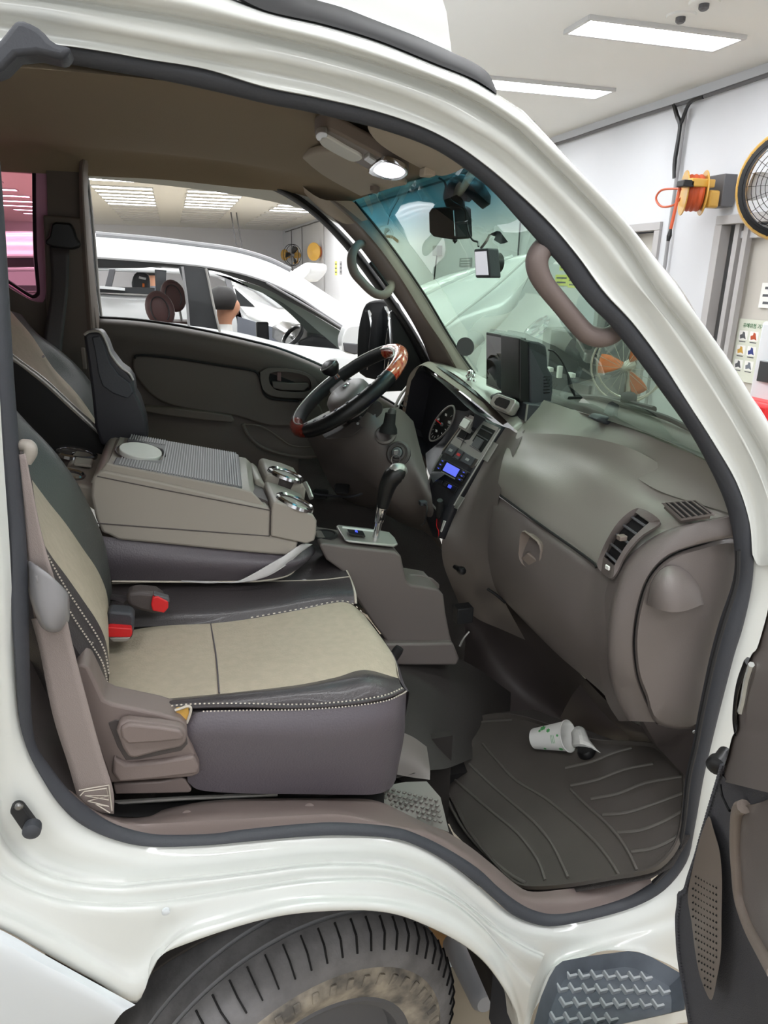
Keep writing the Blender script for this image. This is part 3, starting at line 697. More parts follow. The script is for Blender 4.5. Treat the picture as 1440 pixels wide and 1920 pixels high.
# step skirt and rear lower panels
patch('step_skirt', [[(985, 1935, .80), (1090, 1938, .73), (1142, 1926, .73), (1245, 1903, .755), (1300, 1890, .79)], [(985, 1990, .80), (1090, 1990, .73), (1142, 1960, .73), (1245, 1925, .755), (1300, 1915, .79)]], 'white_paint', T)
patch('rear_lower_panel', [[(-200, 1660, .85), (-60, 1716, .85), (20, 1753, .85), (87, 1792, .85), (175, 1841, .85), (254, 1884, .85)], [(-200, 1740, .835), (-60, 1780, .835), (0, 1800, .835), (70, 1830, .835), (150, 1865, .835), (225, 1904, .835)], [(-200, 1990, .85), (-60, 1990, .85), (0, 1990, .85), (70, 1990, .85), (130, 1990, .85), (190, 1960, .85)]], 'white_paint_cool', T)
# small plug, bump stop, screw
def flank_q(px, py, Y): return P(px, py, Y)
c = P(50, 1521, .925); d = P(62, 1547, .915)
bs = slab('bump_stop', ell(P(36, 1512, .925), P(50, 1512, .925) - P(36, 1512, .925), P(36, 1499, .925) - P(36, 1512, .925), 12, PI * .15, PI * 1.15) + ell(P(62, 1547, .925), P(77, 1547, .925) - P(62, 1547, .925), P(62, 1533, .925) - P(62, 1547, .925), 12, PI * 1.15, PI * 2.15), (0, -.012, 0), 'rubber_dark', T, bev=.002, label='dark door bump stop on the white pillar')
lathe('rubber_button', P(62, 1547, .913), (0, -1, 0), [(.0115, 0), (.0125, .006), (.012, .014), (.008, .017), (0, .0175)], 'rubber', bs, n=20)
lathe('screw', P(36, 1511, .913), (0, -1, 0), [(.0055, 0), (.0055, .003), (.003, .005), (0, .005)], 'steel', bs, n=14)
lathe('body_plug', P(311, 1709, .874), (0, -1, 0), [(.006, -.002), (.006, .002), (.004, .003), (0, .003)], 'white_paint_cool', T, n=14)
# scuff trim on the sill
sc_o = [(c, d) for a, b, c, d in SEAL][::-1]
a0 = sc_o.index((127, 1480)); a1 = sc_o.index((1222, 1655))
so = [(x, y, .962) for x, y in sc_o[a0:a1 + 1]]
si = [(140, 1488, 1.0), (185, 1522, 1.03), (250, 1532, 1.05), (330, 1512, 1.05), (410, 1500, 1.05), (520, 1497, 1.05), (620, 1497, 1.05), (700, 1500, 1.05), (760, 1525, 1.04), (800, 1545, 1.03), (834, 1558, 1.02), (875, 1583, 1.01), (921, 1619, 1.0), (967, 1658, 1.0), (998, 1672, 1.0), (1060, 1667, 1.0), (1110, 1660, 1.0), (1152, 1649, 1.0), (1214, 1634, .995)]
sm = [((a[0] + b[0]) / 2, (a[1] + b[1]) / 2 - 1, .975) for a, b in zip([tuple(v) for v in resamp(so, 19)], si)]
loft('scuff_trim', [so, sm, si], 'scuff', T, n=90, mv=4)
for x, y in ((350, 1530), (580, 1516)): lathe('trim_clip', P(x, y, 1.0), (0, -.5, .85), [(.009, -.002), (.009, .0015), (.006, .003), (0, .003)], 'scuff', T, n=14)
# ---- wheel and wheel well
wc = np.array([0.135, 1.02, 0.352]); ya = math.radians(14)
wa = _n((math.sin(ya), -math.cos(ya), .0))
wh = bpy.data.objects.new('front_wheel', None); COL.objects.link(wh); wh.parent = T; wh.location = tuple(wc); wh.matrix_parent_inverse = Matrix.Translation(-T.location)
RT = .352
prof = [(.20, -.2), (.29, -.2), (.33, -.19), (RT - .010, -.165), (RT, -.14), (RT, -.030), (RT - .008, -.027), (RT - .008, -.023), (RT, -.020), (RT, .016), (RT - .008, .019), (RT - .008, .023), (RT, .026), (RT - .003, .045), (RT - .014, .066), (RT - .034, .082), (.295, .09), (.282, .092)]
def bind(o): 
    o.parent = wh; o.matrix_parent_inverse = Matrix.Translation(-wc_v); return o
wc_v = Vector(wc)
# the wheel group is a child of the truck: its meshes are written in world space
def wpart(o):
    o.parent = wh; o.matrix_parent_inverse = Matrix.Translation(-wc_v); return o
wpart(lathe('tyre', wc, wa, prof, 'tyre', None, n=72))
wpart(lathe('sidewall', wc, wa, [(.288, .091), (.28, .095), (.262, .098), (.25, .097), (.236, .092), (.215, .085)], 'tyre_dirt', None, n=72))
wpart(lathe('rim', wc, wa, [(.217, .085), (.21, .088), (.195, .08), (.185, .05), (.16, .04), (.12, .05), (.09, .065), (.07, .075), (0, .075)], 'grey_dark', None, n=48))
U, Vv, A = frame_axes(wa)
lug = []
for k in range(64):
    Tt = 2 * PI * k / 64; d = U * math.cos(Tt) + Vv * math.sin(Tt); tt = np.cross(A, d)
    M = np.array([d, tt, A]).T
    for a, b in ((wc + d * (RT + .0004) + A * .036, wc + d * (RT - .0105) + A * .066), (wc + d * (RT - .0105) + A * .066, wc + d * (RT - .034) + A * .0835)):
        m2 = _n(b - a); n2 = np.cross(tt, m2); M = np.array([m2, tt, n2]).T
        lug.append(boxv((a + b) / 2, (np.linalg.norm(b - a), .0028, .0040), M))
blk = []
for k in range(48):
    Tt = 2 * PI * k / 48; d = U * math.cos(Tt) + Vv * math.sin(Tt); tt = np.cross(A, d); M = np.array([d, tt, A]).T
    blk.append(boxv(wc + d * .268 + A * .0985, (.022, .012, .004), M))
wpart(multi('sidewall_block', blk, 'tyre_dirt', None, smooth=False, bev=.001, kind='stuff'))
for o_ in (-.025, .021): wpart(lathe('tread_groove', wc + wa * o_, wa, [(RT + .0006, -.0035), (RT - .004, -.002), (RT - .004, .002), (RT + .0006, .0035)], 'grey', None, n=72))
wpart(multi('sipe', lug, 'black_matte', None, smooth=False, kind='stuff'))
# wheel-arch liner: half drum
V = []; nA = 28
for yy in (.97, 1.35):
    for k in range(nA + 1):
        A_ = PI * (-.08 + 1.0 * k / nA); V.append((.15 + .46 * math.cos(A_), yy, .36 + .43 * math.sin(A_)))
part('wheel_arch_liner', V, gridf(2, nA + 1), 'well', T, thick=.006)
box('inner_fender', (.1, 1.36, .55), (.95, .02, .5), 'well', T)
box('chassis_rail', (.2, 1.5, .52), (2.6, .1, .16), 'black_matte', T)
lathe('bump_rubber', P(905, 1875, 1.15), (0, -1, .2), [(.03, -.2), (.03, 0), (.02, .015), (0, .015)], 'grey', T, n=16)
box('mud_flap', P(945, 1880, .98), (.012, .1, .22), 'rubber', T, bev=.003)
wb = P(810, 1765, 1.5)
q = P(812, 1762, 1.32); t = thing('wooden_block', (q[0], q[1], 0), 'tan board and pale sheet glimpsed behind the front wheel', 'board')
box('board', (q[0] - .02, q[1] + .1, q[2] / 2), (.22, .05, q[2]), 'wood_box', t, bev=.004)
box('pale_sheet', (q[0] + .12, q[1] + .07, q[2] / 2 - .05), (.1, .02, q[2] - .1), 'white_paint_cool', t, bev=.003)
# ================================================================ open passenger door (right edge)
dr = T
def DD(px, py):   # depth across the swung-open door
    return .72 - .0019 * (px - 1290)
edgeL = [(1446, 1100), (1440, 1141), (1432, 1174), (1419, 1216), (1409, 1228), (1396, 1262), (1384, 1303), (1381, 1335), (1382, 1366), (1373, 1382), (1366, 1410), (1361, 1428), (1348, 1466)]
pl = [(x, y, DD(x, y)) for x, y in edgeL]
def colr(l, dx): return [(x + dx, y, DD(x + dx, y)) for x, y in l]
end = [(1452, 1110), (1452, 1150), (1452, 1200), (1452, 1240), (1452, 1280), (1440, 1330), (1430, 1380), (1425, 1410), (1418, 1430), (1410, 1450), (1400, 1470), (1385, 1490), (1368, 1516)]
pd = loft('passenger_door', [[(x + 4, y, DD(x, y) + .05) for x, y in edgeL], pl, [(x + 10, y, DD(x, y) - .012) for x, y in edgeL], [(1560, y, .25) for x, y in end]], 'dash', T, n=60, mv=3)
carpL = [(1356, 1436), (1348, 1464), (1340, 1490), (1332, 1516), (1322, 1550), (1315, 1574), (1308, 1600), (1302, 1620), (1293, 1650), (1287, 1672), (1277, 1680), (1276, 1700), (1273, 1724), (1274, 1760), (1276, 1790), (1280, 1820), (1286, 1853), (1292, 1890), (1300, 1940)]
loft('door_carpet', [[(x + 2, y, DD(x, y) + .02) for x, y in carpL], [(x, y, DD(x, y) + .004) for x, y in carpL], [(1365 + (y - 1464) * .14, y + 25, .585 - (y - 1464) * .0001) for x, y in carpL], [(1470, y + 40, .40) for x, y in carpL]], 'door_carpet', pd, n=50, mv=3)
slab('door_core', [P(1368, 1440, .62), P(1450, 1400, .47), P(1560, 1440, .30), P(1560, 1640, .30), P(1440, 1640, .45), P(1372, 1540, .60)], (.02, .03, 0), 'door_carpet', pd)
# serrated edge
sr = []
for i, p in enumerate(resamp([(x - 1, y, DD(x, y) + .004) for x, y in carpL], 90)):
    q = P(*p); sr.append(boxv(q, (.006, .004, .004)))
multi('serrated_edge', sr, 'door_carpet', pd, smooth=False, kind='stuff')
gp = [(1332, 1541), (1342, 1570), (1350, 1600), (1354, 1650), (1353, 1720), (1352, 1787), (1344, 1837), (1334, 1876), (1319, 1850), (1307, 1807), (1298, 1737), (1291, 1691), (1300, 1640), (1312, 1590), (1322, 1560)]
pts = cr([P(x, y, DD(x, y) - .012) for x, y in gp], 4, True)
slab('speaker_grille', list(pts), (.006, .01, 0), 'trim', pd, bev=.002)
sl = []
for i in range(9):
    for j in range(16):
        x = 1300 + i * 5.5; y = 1640 + j * 13 + i * 3
        if inside(x - 3, y, gp) and inside(x + 5, y, gp) and inside(x, y - 8, gp): sl.append(boxv(P(x, y, DD(x, y) - .0135), (.004, .002, .0015), np.array([[.9, 0, -.4], [0, 1, 0], [.4, 0, .9]])))
multi('grille_slots', sl, 'black_matte', pd, smooth=False, kind='stuff')
arm = [(1388, 1512), (1378, 1520), (1374, 1560), (1374, 1600), (1377, 1640), (1381, 1682), (1392, 1720), (1406, 1753), (1425, 1788), (1446, 1826)]
tube('armrest_rim', [P(x + 7, y, DD(x, y) - .035) for x, y in arm], .0075, 'trim', pd, n=10)
loft('armrest_pocket', [[P(x + 6, y, DD(x, y) - .03) for x, y in arm], [P(x + 50, y - 12, DD(x, y) - .10) for x, y in arm], [P(x + 130, y - 60, DD(x, y) - .26) for x, y in arm]], 'dash', pd, n=40, world=True)
tube('door_seal_strip', [P(x, y, DD(x, y) + .02) for x, y in ((1405, 1240), (1392, 1275), (1385, 1310), (1382, 1350), (1386, 1380))], .005, 'black', pd, n=6)
tube('door_weatherstrip', [P(x, y, DD(x, y) - .014) for x, y in ((1409, 1246), (1400, 1276), (1394, 1310), (1388, 1335))], .003, 'white_paint', pd, n=6)
tube('door_cable', [P(x, y, DD(x, y) - .02) for x, y in ((1350, 1470), (1354, 1492), (1363, 1512), (1368, 1520))], .0018, 'black', pd, n=6)
lathe('door_plunger', P(1347, 1429, .70), (-.8, -.5, 0), [(0, -.03), (.010, -.03), (.010, -.005), (.014, 0), (.014, .012), (.008, .016), (0, .016)], 'black', pd, n=16)
tube('plunger_cable', [P(1349, 1436, .69), P(1353, 1445, .69), P(1352, 1454, .69)], .005, 'black', pd, n=8)
# ================================================================ cab interior
# headliner: a bowl under the roof, rows along X, columns across
hl = []
hdr = [(872, 316, 1.12), (852, 322, 1.18), (800, 338, 1.45), (740, 355, 1.8), (690, 368, 2.08), (650, 382, 2.2)]
H1 = [P(*p) for p in hdr]
def hrow(x, z0, z1, z2, y0=1.0):
    z0 += UP; z1 += UP; z2 += UP
    return [(x, y0, z0), (x, y0 + .08, z0 + .05), (x, 1.35, z1), (x, 1.75, z1 + .01), (x, 2.08, z1 - .01), (x, 2.22, z2 + .02), (x, 2.30, z2 - .03)]
rows = [hrow(x, z - .0, z1, z2, 1.06) for x, z, z1, z2 in ((-1.2, 1.885, 1.97, 1.93), (-.6, 1.885, 1.97, 1.93), (-.2, 1.885, 1.965, 1.93), (0, 1.885, 1.955, 1.93), (.2, 1.87, 1.94, 1.92))]
rows.append([P(770, 246, 1.07), (.36, 1.13, 1.87 + UP), (.37, 1.35, 1.905 + UP), (.37, 1.75, 1.92 + UP), (.37, 2.08, 1.915 + UP), (.37, 2.2, 1.91 + UP), (.38, 2.3, 1.88 + UP)])
rows.append([P(862, 290, 1.07), P(880, 312, 1.1), P(835, 322, 1.35), P(768, 342, 1.72), P(700, 364, 2.02), P(664, 376, 2.17), (.50, 2.29, 1.84 + UP)])
patch('headliner', rows, 'headliner', T, world=True, mu=5, mv=5)
# bulge between header and driver window
# inner body side, driver flank -------------------------------------------------
YD = 2.31
# quarter trim with tinted window, B pillar
qw = [(-40, 288), (50, 290), (60, 296), (64, 310), (65, 400), (67, 480), (72, 540), (70, 552), (62, 556), (54, 553), (15, 528), (-40, 490)]
def framepoly(name, outer, inner, Y, m, parent, dy=.02, curve=3):
    O = resamp([P(x, y, Y) for x, y in outer + outer[:1]], 73, 5)[:72]; I = resamp([P(x, y, Y) for x, y in inner + inner[:1]], 73, 5)[:72]
    V = list(O) + list(I) + [p + np.array([0, dy, 0]) for p in I] + [p + np.array([0, dy, 0]) for p in O]
    return part(name, V, gridf(4, 72, True) + [(3 * 72 + j, 3 * 72 + (j + 1) % 72, (j + 1) % 72, j) for j in range(72)], m, parent)
outer = [(-60, 150), (70, 170), (150, 200), (178, 260), (170, 290), (165, 400), (172, 520), (192, 640), (150, 720), (60, 700), (0, 640), (-60, 560)]
# pillar trim wall with the quarter window cut out
framepoly('pillar_trim', [(-80, 120), (60, 130), (170, 150), (200, 230), (168, 300), (163, 400), (172, 500), (186, 610), (205, 720), (205, 860), (60, 860), (-80, 860)], [(-60, 262), (45, 265), (70, 275), (85, 300), (89, 400), (89, 480), (86, 550), (80, 568), (68, 566), (52, 560), (10, 535), (-60, 490)], YD - .02, 'trim_dark', T, dy=.03)
framepoly('quarter_window_trim', [(-64, 258), (45, 261), (72, 272), (88, 300), (92, 400), (92, 480), (89, 550), (82, 572), (68, 570), (50, 564), (8, 538), (-64, 494)], [(-44, 284), (50, 286), (62, 293), (67, 310), (68, 400), (70, 480), (75, 540), (73, 556), (62, 560), (52, 557), (14, 532), (-44, 494)], YD - .005, 'pink_reflection', T, dy=.05)
tube('window_gasket', [P(x, y, YD + .02) for x, y in qw[1:]], .006, 'black', T, n=8, mc=3)
slab('quarter_window', cr([P(x, y, YD + .035) for x, y in qw], 3, True), (0, .004, 0), 'pink_glass', T)
patch('b_pillar', [[(150, 296, YD - .05), (160, 300, YD - .06), (172, 304, YD - .03)], [(148, 330, YD - .05), (156, 335, YD - .06), (164, 340, YD - .02)], [(152, 450, YD - .05), (162, 450, YD - .06), (172, 450, YD - .02)], [(160, 560, YD - .05), (170, 560, YD - .06), (182, 560, YD - .02)], [(166, 640, YD - .05), (176, 640, YD - .06), (192, 640, YD - .02)]], 'trim', T, mu=3)
prism('belt_panel', [(80, 403), (150, 408), (156, 430), (180, 600), (195, 720), (100, 760), (90, 660), (84, 500)], YD - .05, YD - .02, 'trim_dark', T, bev=.006)
bc = prism('belt_anchor_cover', [(96, 420), (104, 416), (132, 418), (139, 430), (143, 445), (150, 456), (148, 464), (135, 468), (100, 464), (84, 458), (84, 450), (92, 442)], YD - .075, YD - .045, 'black', T, bev=.008)
patch('driver_belt', [[(93, 462, YD - .07), (130, 464, YD - .07)], [(96, 540, YD - .09), (128, 540, YD - .09)], [(84, 620, YD - .12), (118, 640, YD - .12)], [(80, 680, YD - .14), (112, 700, YD - .14)]], 'leather', T, thick=.002)
box('belt_tongue', P(157, 672, YD - .1), (.012, .01, .06), 'trim', T, bev=.003)
# driver door frame & trim ---------------------------------------------------------
fr = [(192, 640), (182, 560), (174, 450), (166, 370), (160, 325), (163, 310), (175, 303), (200, 303), (250, 309), (320, 317), (400, 328), (470, 344), (530, 366), (575, 395), (615, 430), (655, 475), (700, 535), (740, 590), (770, 640), (800, 700)]
fr2 = [(150, 640), (160, 560), (156, 450), (150, 370), (148, 325), (152, 300), (168, 290), (200, 290), (250, 296), (320, 304), (400, 315), (480, 332), (545, 357), (590, 388), (632, 425), (672, 468), (716, 528), (756, 585), (790, 640), (822, 700)]
loft('door_window_frame', [[(x, y, YD - .0) for x, y in fr2], [(x, y, YD - .02) for x, y in [((a + c) / 2, (b + d) / 2) for (a, b), (c, d) in zip(fr, fr2)]], [(x, y, YD + .01) for x, y in fr], [(x, y, YD + .05) for x, y in fr]], 'rubber_dark', T, n=90, mv=3)
tube('window_channel', [P(x, y, YD + .03) for x, y in [(196, 640), (186, 560), (177, 450), (169, 370), (163.5, 325), (166, 312)]], .004, 'silver', T, n=6)
belt = [(186, 599), (250, 603), (320, 612), (400, 627), (470, 643), (520, 656), (570, 675), (610, 693), (660, 718), (720, 750), (800, 800)]
def bshift(dx, dy, Y): return [(x + dx, y + dy, Y) for x, y in belt]
dt = loft('driver_door_trim', [bshift(0, -2, YD + .05), bshift(0, -1, YD + .0), bshift(0, 6, YD - .035), bshift(0, 30, YD - .04), bshift(0, 62, YD - .025), bshift(0, 130, YD - .02), bshift(0, 190, YD - .03), bshift(0, 260, YD - .02), bshift(0, 420, YD + .0)], 'door_trim', T, n=60, mv=3)
tube('window_sill_strip', [P(x, y - 3, YD + .03) for x, y in belt], .006, 'black', dt, n=8)
prism('armrest_panel', [(250, 672), (262, 666), (330, 672), (420, 686), (470, 694), (484, 700), (490, 716), (494, 735), (510, 748), (560, 752), (600, 760), (600, 800), (540, 800), (500, 798), (440, 780), (380, 772), (320, 760), (290, 745), (265, 720), (250, 695)], YD - .045, YD - .02, 'door_trim', dt, curve=3, bev=.006)
tube('armrest_groove', [P(x, y, YD - .05) for x, y in ((252, 672), (262, 666), (330, 672), (420, 686), (470, 694), (484, 702), (490, 720), (496, 738), (512, 748), (560, 752))], .004, 'black_matte', dt, n=6)
hp = framepoly('handle_pod', [(488, 698), (505, 690), (540, 692), (570, 698), (592, 712), (596, 730), (588, 744), (560, 746), (520, 744), (498, 736), (490, 720)], [(506, 700), (520, 697), (545, 698), (572, 704), (582, 714), (584, 726), (576, 734), (550, 735), (520, 732), (508, 722), (504, 710)], YD - .058, 'door_trim', dt, dy=.03)
prism('handle_recess', [(500, 695), (588, 700), (590, 740), (500, 736)], YD - .03, YD - .022, 'black_matte', dt)
prism('door_pull', [(510, 715), (540, 718), (578, 718), (580, 724), (570, 733), (530, 732), (512, 728)], YD - .055, YD - .035, 'door_trim', dt, bev=.003)
prism('red_reflector', [(520, 698), (527, 698), (527, 715), (520, 713)], YD - .045, YD - .035, 'car_seat', dt)
prism('lower_armrest', [(270, 762), (330, 766), (400, 774), (434, 780), (440, 788), (436, 793), (380, 788), (300, 778), (272, 772)], YD - .075, YD - .04, 'door_trim', dt, bev=.004)
tube('pocket_rim', [P(x, y, YD - .07) for x, y in ((455, 795), (465, 815), (490, 838), (530, 852), (570, 857), (610, 852), (640, 835), (660, 815))], .006, 'door_trim', dt, n=8)
tube('pocket_line', [P(x, y, YD - .055) for x, y in ((455, 795), (490, 800), (520, 818), (545, 835), (580, 838), (610, 830))], .003, 'trim_dark', dt, n=6)
# sail triangle & A pillar driver
slab('mirror_sail', [P(x, y, YD + .01) for x, y in ((733, 585), (745, 575), (800, 660), (815, 700), (830, 730), (720, 735), (738, 680))], (0, .02, 0), 'black', T, bev=.004)
ap_o = [(600, 385), (640, 425), (680, 470), (722, 528), (762, 585), (792, 640), (812, 690), (840, 740)]
ap_m = [(612, 376), (655, 415), (697, 462), (742, 525), (785, 595), (822, 650), (850, 700), (870, 730)]
ap_i = [(664, 378), (700, 420), (743, 476), (793, 549), (815, 585), (839, 626), (866, 668), (893, 706)]
loft('a_pillar_trim', [[(x, y, 2.30) for x, y in ap_o], [(x, y, 2.22) for x, y in ap_m], [(x + 12, y, 2.17) for x, y in ap_m], [(x, y, 2.20) for x, y in ap_i], [(x + 3, y - 1, 2.24) for x, y in ap_i]], 'trim', T, n=40, mv=4)
tube('windshield_seal', [P(x + 1, y, 2.19) for x, y in ap_i], .0035, 'black', T, n=6)
patch('header_corner', [[(545, 330, 2.27), (600, 372, 2.2), (660, 377, 2.14)], [(580, 372, 2.28), (625, 392, 2.2), (668, 384, 2.15)], [(612, 402, 2.29), (650, 420, 2.2), (690, 412, 2.17)]], 'headliner2', T)
gh = tube('driver_grab_handle', [P(x, y, Y) for x, y, Y in ((679, 458, 2.21), (672, 459, 2.16), (663, 470, 2.13), (659, 488, 2.12), (664, 510, 2.12), (680, 530, 2.12), (698, 547, 2.12), (712, 553, 2.12), (724, 551, 2.13), (731, 541, 2.17), (732, 534, 2.2))], [.013, .012, .0125, .014, .014, .013, .013, .013, .013, .0135, .016], 'trim', T, n=14)
tube('handle_slot', [P(x, y, 2.165) for x, y in ((694, 492), (712, 516), (727, 537))], .006, 'black_matte', gh, n=6)
# dome lamp console and visors ------------------------------------------------------
def HP(px, py, off=0.0):      # point on the headliner front plane
    return PP(px, py, P(560, 300, 2.1), P(700, 360, 2.0), P(830, 318, 1.3), -off)
vis = [(528, 312), (533, 305), (560, 297), (596, 284), (640, 290), (690, 320), (760, 345), (744, 352), (690, 366), (640, 377), (622, 378), (600, 371), (565, 352), (538, 330)]
v1 = slab('sun_visor', list(cr([HP(x, y, .012) for x, y in vis], 3, True)), (0, 0, .014), 'headliner2', T, bev=.005, ang=60)
lathe('visor_clip', HP(703, 349, .014), (0, 0, -1), [(.012, 0), (.012, .01), (.006, .016), (0, .016)], 'trim', v1, n=12)
vis2 = [(690, 236), (692, 250), (712, 272), (750, 296), (800, 322), (830, 332), (862, 322), (866, 312), (840, 286), (800, 262), (740, 238), (700, 230)]
v2 = slab('sun_visor', list(cr([HP(x, y, .012) for x, y in vis2], 3, True)), (0, 0, .014), 'headliner2', T, bev=.005, ang=60)
box('visor_clip', HP(802, 323, .016), (.022, .03, .014), 'headliner2', v2, bev=.003)
dl = slab('dome_lamp', list(cr([HP(x, y, .02) for x, y in ((590, 255), (597, 246), (612, 244), (640, 256), (700, 288), (748, 312), (764, 322), (764, 330), (750, 338), (730, 338), (690, 318), (640, 290), (605, 272))], 3, True)), (0, 0, .03), 'trim', T, bev=.006, ang=60)
slab('lamp_lens', list(cr([HP(x, y, .026) for x, y in ((598, 262), (604, 256), (620, 262), (650, 280), (676, 294), (678, 300), (668, 304), (655, 302), (620, 284), (602, 272))], 3, True)), (0, 0, .01), 'paper', dl, bev=.003)
slab('map_lamp_cap', list(cr([HP(x, y, .026) for x, y in ((592, 256), (599, 249), (612, 250), (614, 256), (604, 264), (596, 264))], 3, True)), (0, 0, .01), 'silver', dl, bev=.002)
slab('lamp_switch', [HP(x, y, .027) for x, y in ((682, 300), (692, 294), (706, 303), (697, 310))], (0, 0, .01), 'silver', dl, bev=.002)
slab('lit_lens', list(cr([HP(x, y, .027) for x, y in ((700, 322), (715, 308), (735, 310), (756, 320), (758, 328), (745, 334), (725, 334))], 3, True)), (0, 0, .01), 'dome_lit', dl, bev=.002)
slab('lens_trim', list(cr([HP(x, y, .0255) for x, y in ((690, 324), (712, 303), (738, 307), (762, 320), (762, 331), (746, 339), (722, 337))], 3, True)), (0, 0, .01), 'chrome', dl, bev=.002)
# windshield ----------------------------------------------------------------------
ws = patch('windshield', [[(640, 368, 2.26), (700, 362, 2.0), (768, 340, 1.65), (840, 312, 1.3), (905, 290, 1.08)],
    [(745, 500, 2.25), (805, 490, 2.0), (890, 470, 1.65), (980, 450, 1.3), (1070, 440, 1.05)],
    [(825, 620, 2.24), (890, 620, 2.0), (985, 620, 1.65), (1090, 620, 1.3), (1210, 625, 1.04)],
    [(905, 722, 2.22), (960, 738, 2.0), (1060, 772, 1.65), (1180, 815, 1.3), (1345, 880, 1.03)]], 'windshield', T)
# passenger A-pillar inner face (behind the seal)
app = [(905, 300), (960, 350), (1030, 425), (1085, 500), (1140, 585), (1200, 665), (1260, 750), (1310, 830), (1350, 900)]
# wipers and cowl beyond the glass
def beyond(px, py, Y, d=.03):
    return P(px, py, Y) + np.array([d, 0, -.0])
cw = loft('cowl', [[(898, 712, 2.2), (1040, 756, 1.66), (1100, 776, 1.45), (1222, 816, 1.2), (1325, 862, 1.04)], [(905, 706, 2.22), (1050, 742, 1.68), (1110, 760, 1.46), (1235, 800, 1.21), (1345, 852, 1.04)], [(915, 700, 2.3), (1060, 735, 1.72), (1130, 752, 1.5), (1255, 790, 1.25), (1370, 840, 1.08)]], 'mat_rubber', T, n=40)
ce = [P(*q) for q in ((915, 700, 2.3), (1060, 735, 1.72), (1130, 752, 1.5), (1255, 790, 1.25), (1370, 840, 1.08))]
loft('front_fascia', [ce, [p + np.array([.10, 0, -.12]) for p in ce], [p + np.array([.13, 0, -.5]) for p in ce], [np.array([p[0] + .13, p[1], .45]) for p in ce]], 'white_paint', T, world=True, n=30)
box('cab_rear_wall', (-.86, 1.65, 1.5 + UP), (.03, 1.3, 1.2), 'trim_dark', T)
wp = tube('wiper_blade', [beyond(x, y, Y, .05) for x, y, Y in ((1035, 748, 1.62), (1090, 748, 1.5), (1150, 765, 1.36), (1210, 785, 1.24), (1256, 808, 1.16))], .006, 'rubber_dark', T, n=8)
tube('wiper_arm', [beyond(x, y, Y, .06) for x, y, Y in ((1040, 745, 1.62), (1110, 752, 1.45), (1180, 770, 1.3))], .008, 'rubber_dark', T, n=8)
lathe('wiper_pivot', beyond(1135, 750, 1.4, .06), (-.3, -.4, .85), [(.018, -.02), (.018, .008), (.01, .014), (0, .014)], 'rubber_dark', T, n=14)
tube('wiper_blade', [beyond(x, y, Y, .055) for x, y, Y in ((1050, 765, 1.6), (1130, 785, 1.42), (1200, 808, 1.27))], .006, 'rubber_dark', T, n=8)
tube('wiper_blade', [beyond(x, y, Y, .05) for x, y, Y in ((950, 728, 2.0), (1000, 733, 1.85), (1040, 742, 1.7))], .006, 'rubber_dark', T, n=8)
# interior front pillar and seal-side trims for the passenger side (closes the cab)
loft('passenger_pillar_trim', [[side(x, y, .03) for x, y in app], [side(x + 10, y - 6, .04) for x, y in app], [side(x + 14, y - 8, .07) for x, y in app]], 'trim', T, n=40, world=True)
gp2 = tube('passenger_grab_handle', [P(x, y, Y) for x, y, Y in ((1062, 446, 1.06), (1040, 455, 1.045), (1018, 466, 1.04), (1007, 486, 1.04), (1009, 508, 1.04), (1022, 534, 1.04), (1052, 571, 1.04), (1092, 618, 1.04), (1108, 629, 1.04), (1130, 633, 1.04), (1152, 625, 1.045), (1175, 605, 1.06))], [.0155, .0165, .018, .0185, .018, .0165, .016, .0165, .0175, .0175, .0165, .0155], 'scuff', T, n=18, sq=.9)
for a, b in (((1004, 525), (1030, 512)), ((1084, 629), (1109, 608))):
    pass
# ---------------------------------------------------------------- dashboard
dash = bpy.data.objects.new('dashboard', None); COL.objects.link(dash); dash.parent = T; dash.matrix_parent_inverse = Matrix.Translation(-T.location)
def dp(o): return o
D = dash
# the pad of the passenger side: top, soft lip and glovebox face
rows = [
 [(1020, 750, 1.66), (1110, 780, 1.44), (1210, 812, 1.23), (1290, 848, 1.1), (1345, 876, 1.02)],
 [(985, 790, 1.66), (1075, 808, 1.45), (1180, 842, 1.25), (1270, 885, 1.12), (1358, 925, 1.01)],
 [(968, 812, 1.66), (1055, 830, 1.45), (1150, 868, 1.27), (1235, 920, 1.13), (1368, 962, .995)]]
patch('dash_pad', rows, 'dash_top_lightened', D, mu=6)
rows = [
 [(968, 812, 1.66), (1060, 815, 1.45), (1150, 830, 1.27), (1225, 862, 1.18), (1288, 912, 1.10)],
 [(958, 826, 1.66), (1050, 840, 1.45), (1145, 872, 1.26), (1230, 925, 1.14), (1290, 950, 1.06)],
 [(948, 845, 1.65), (1040, 866, 1.44), (1125, 905, 1.26), (1215, 962, 1.12), (1300, 975, 1.03)],
 [(940, 872, 1.63), (1022, 908, 1.42), (1105, 958, 1.26), (1180, 1000, 1.13), (1255, 996, 1.06)],
 [(934, 905, 1.62), (1012, 958, 1.41), (1092, 1010, 1.25), (1158, 1046, 1.12), (1205, 1022, 1.075)],
 [(932, 924, 1.625), (1005, 975, 1.415), (1083, 1030, 1.255), (1145, 1075, 1.12), (1165, 1075, 1.085)]]
patch('airbag_pad', rows, 'dash_top_lightened', D, mu=6)
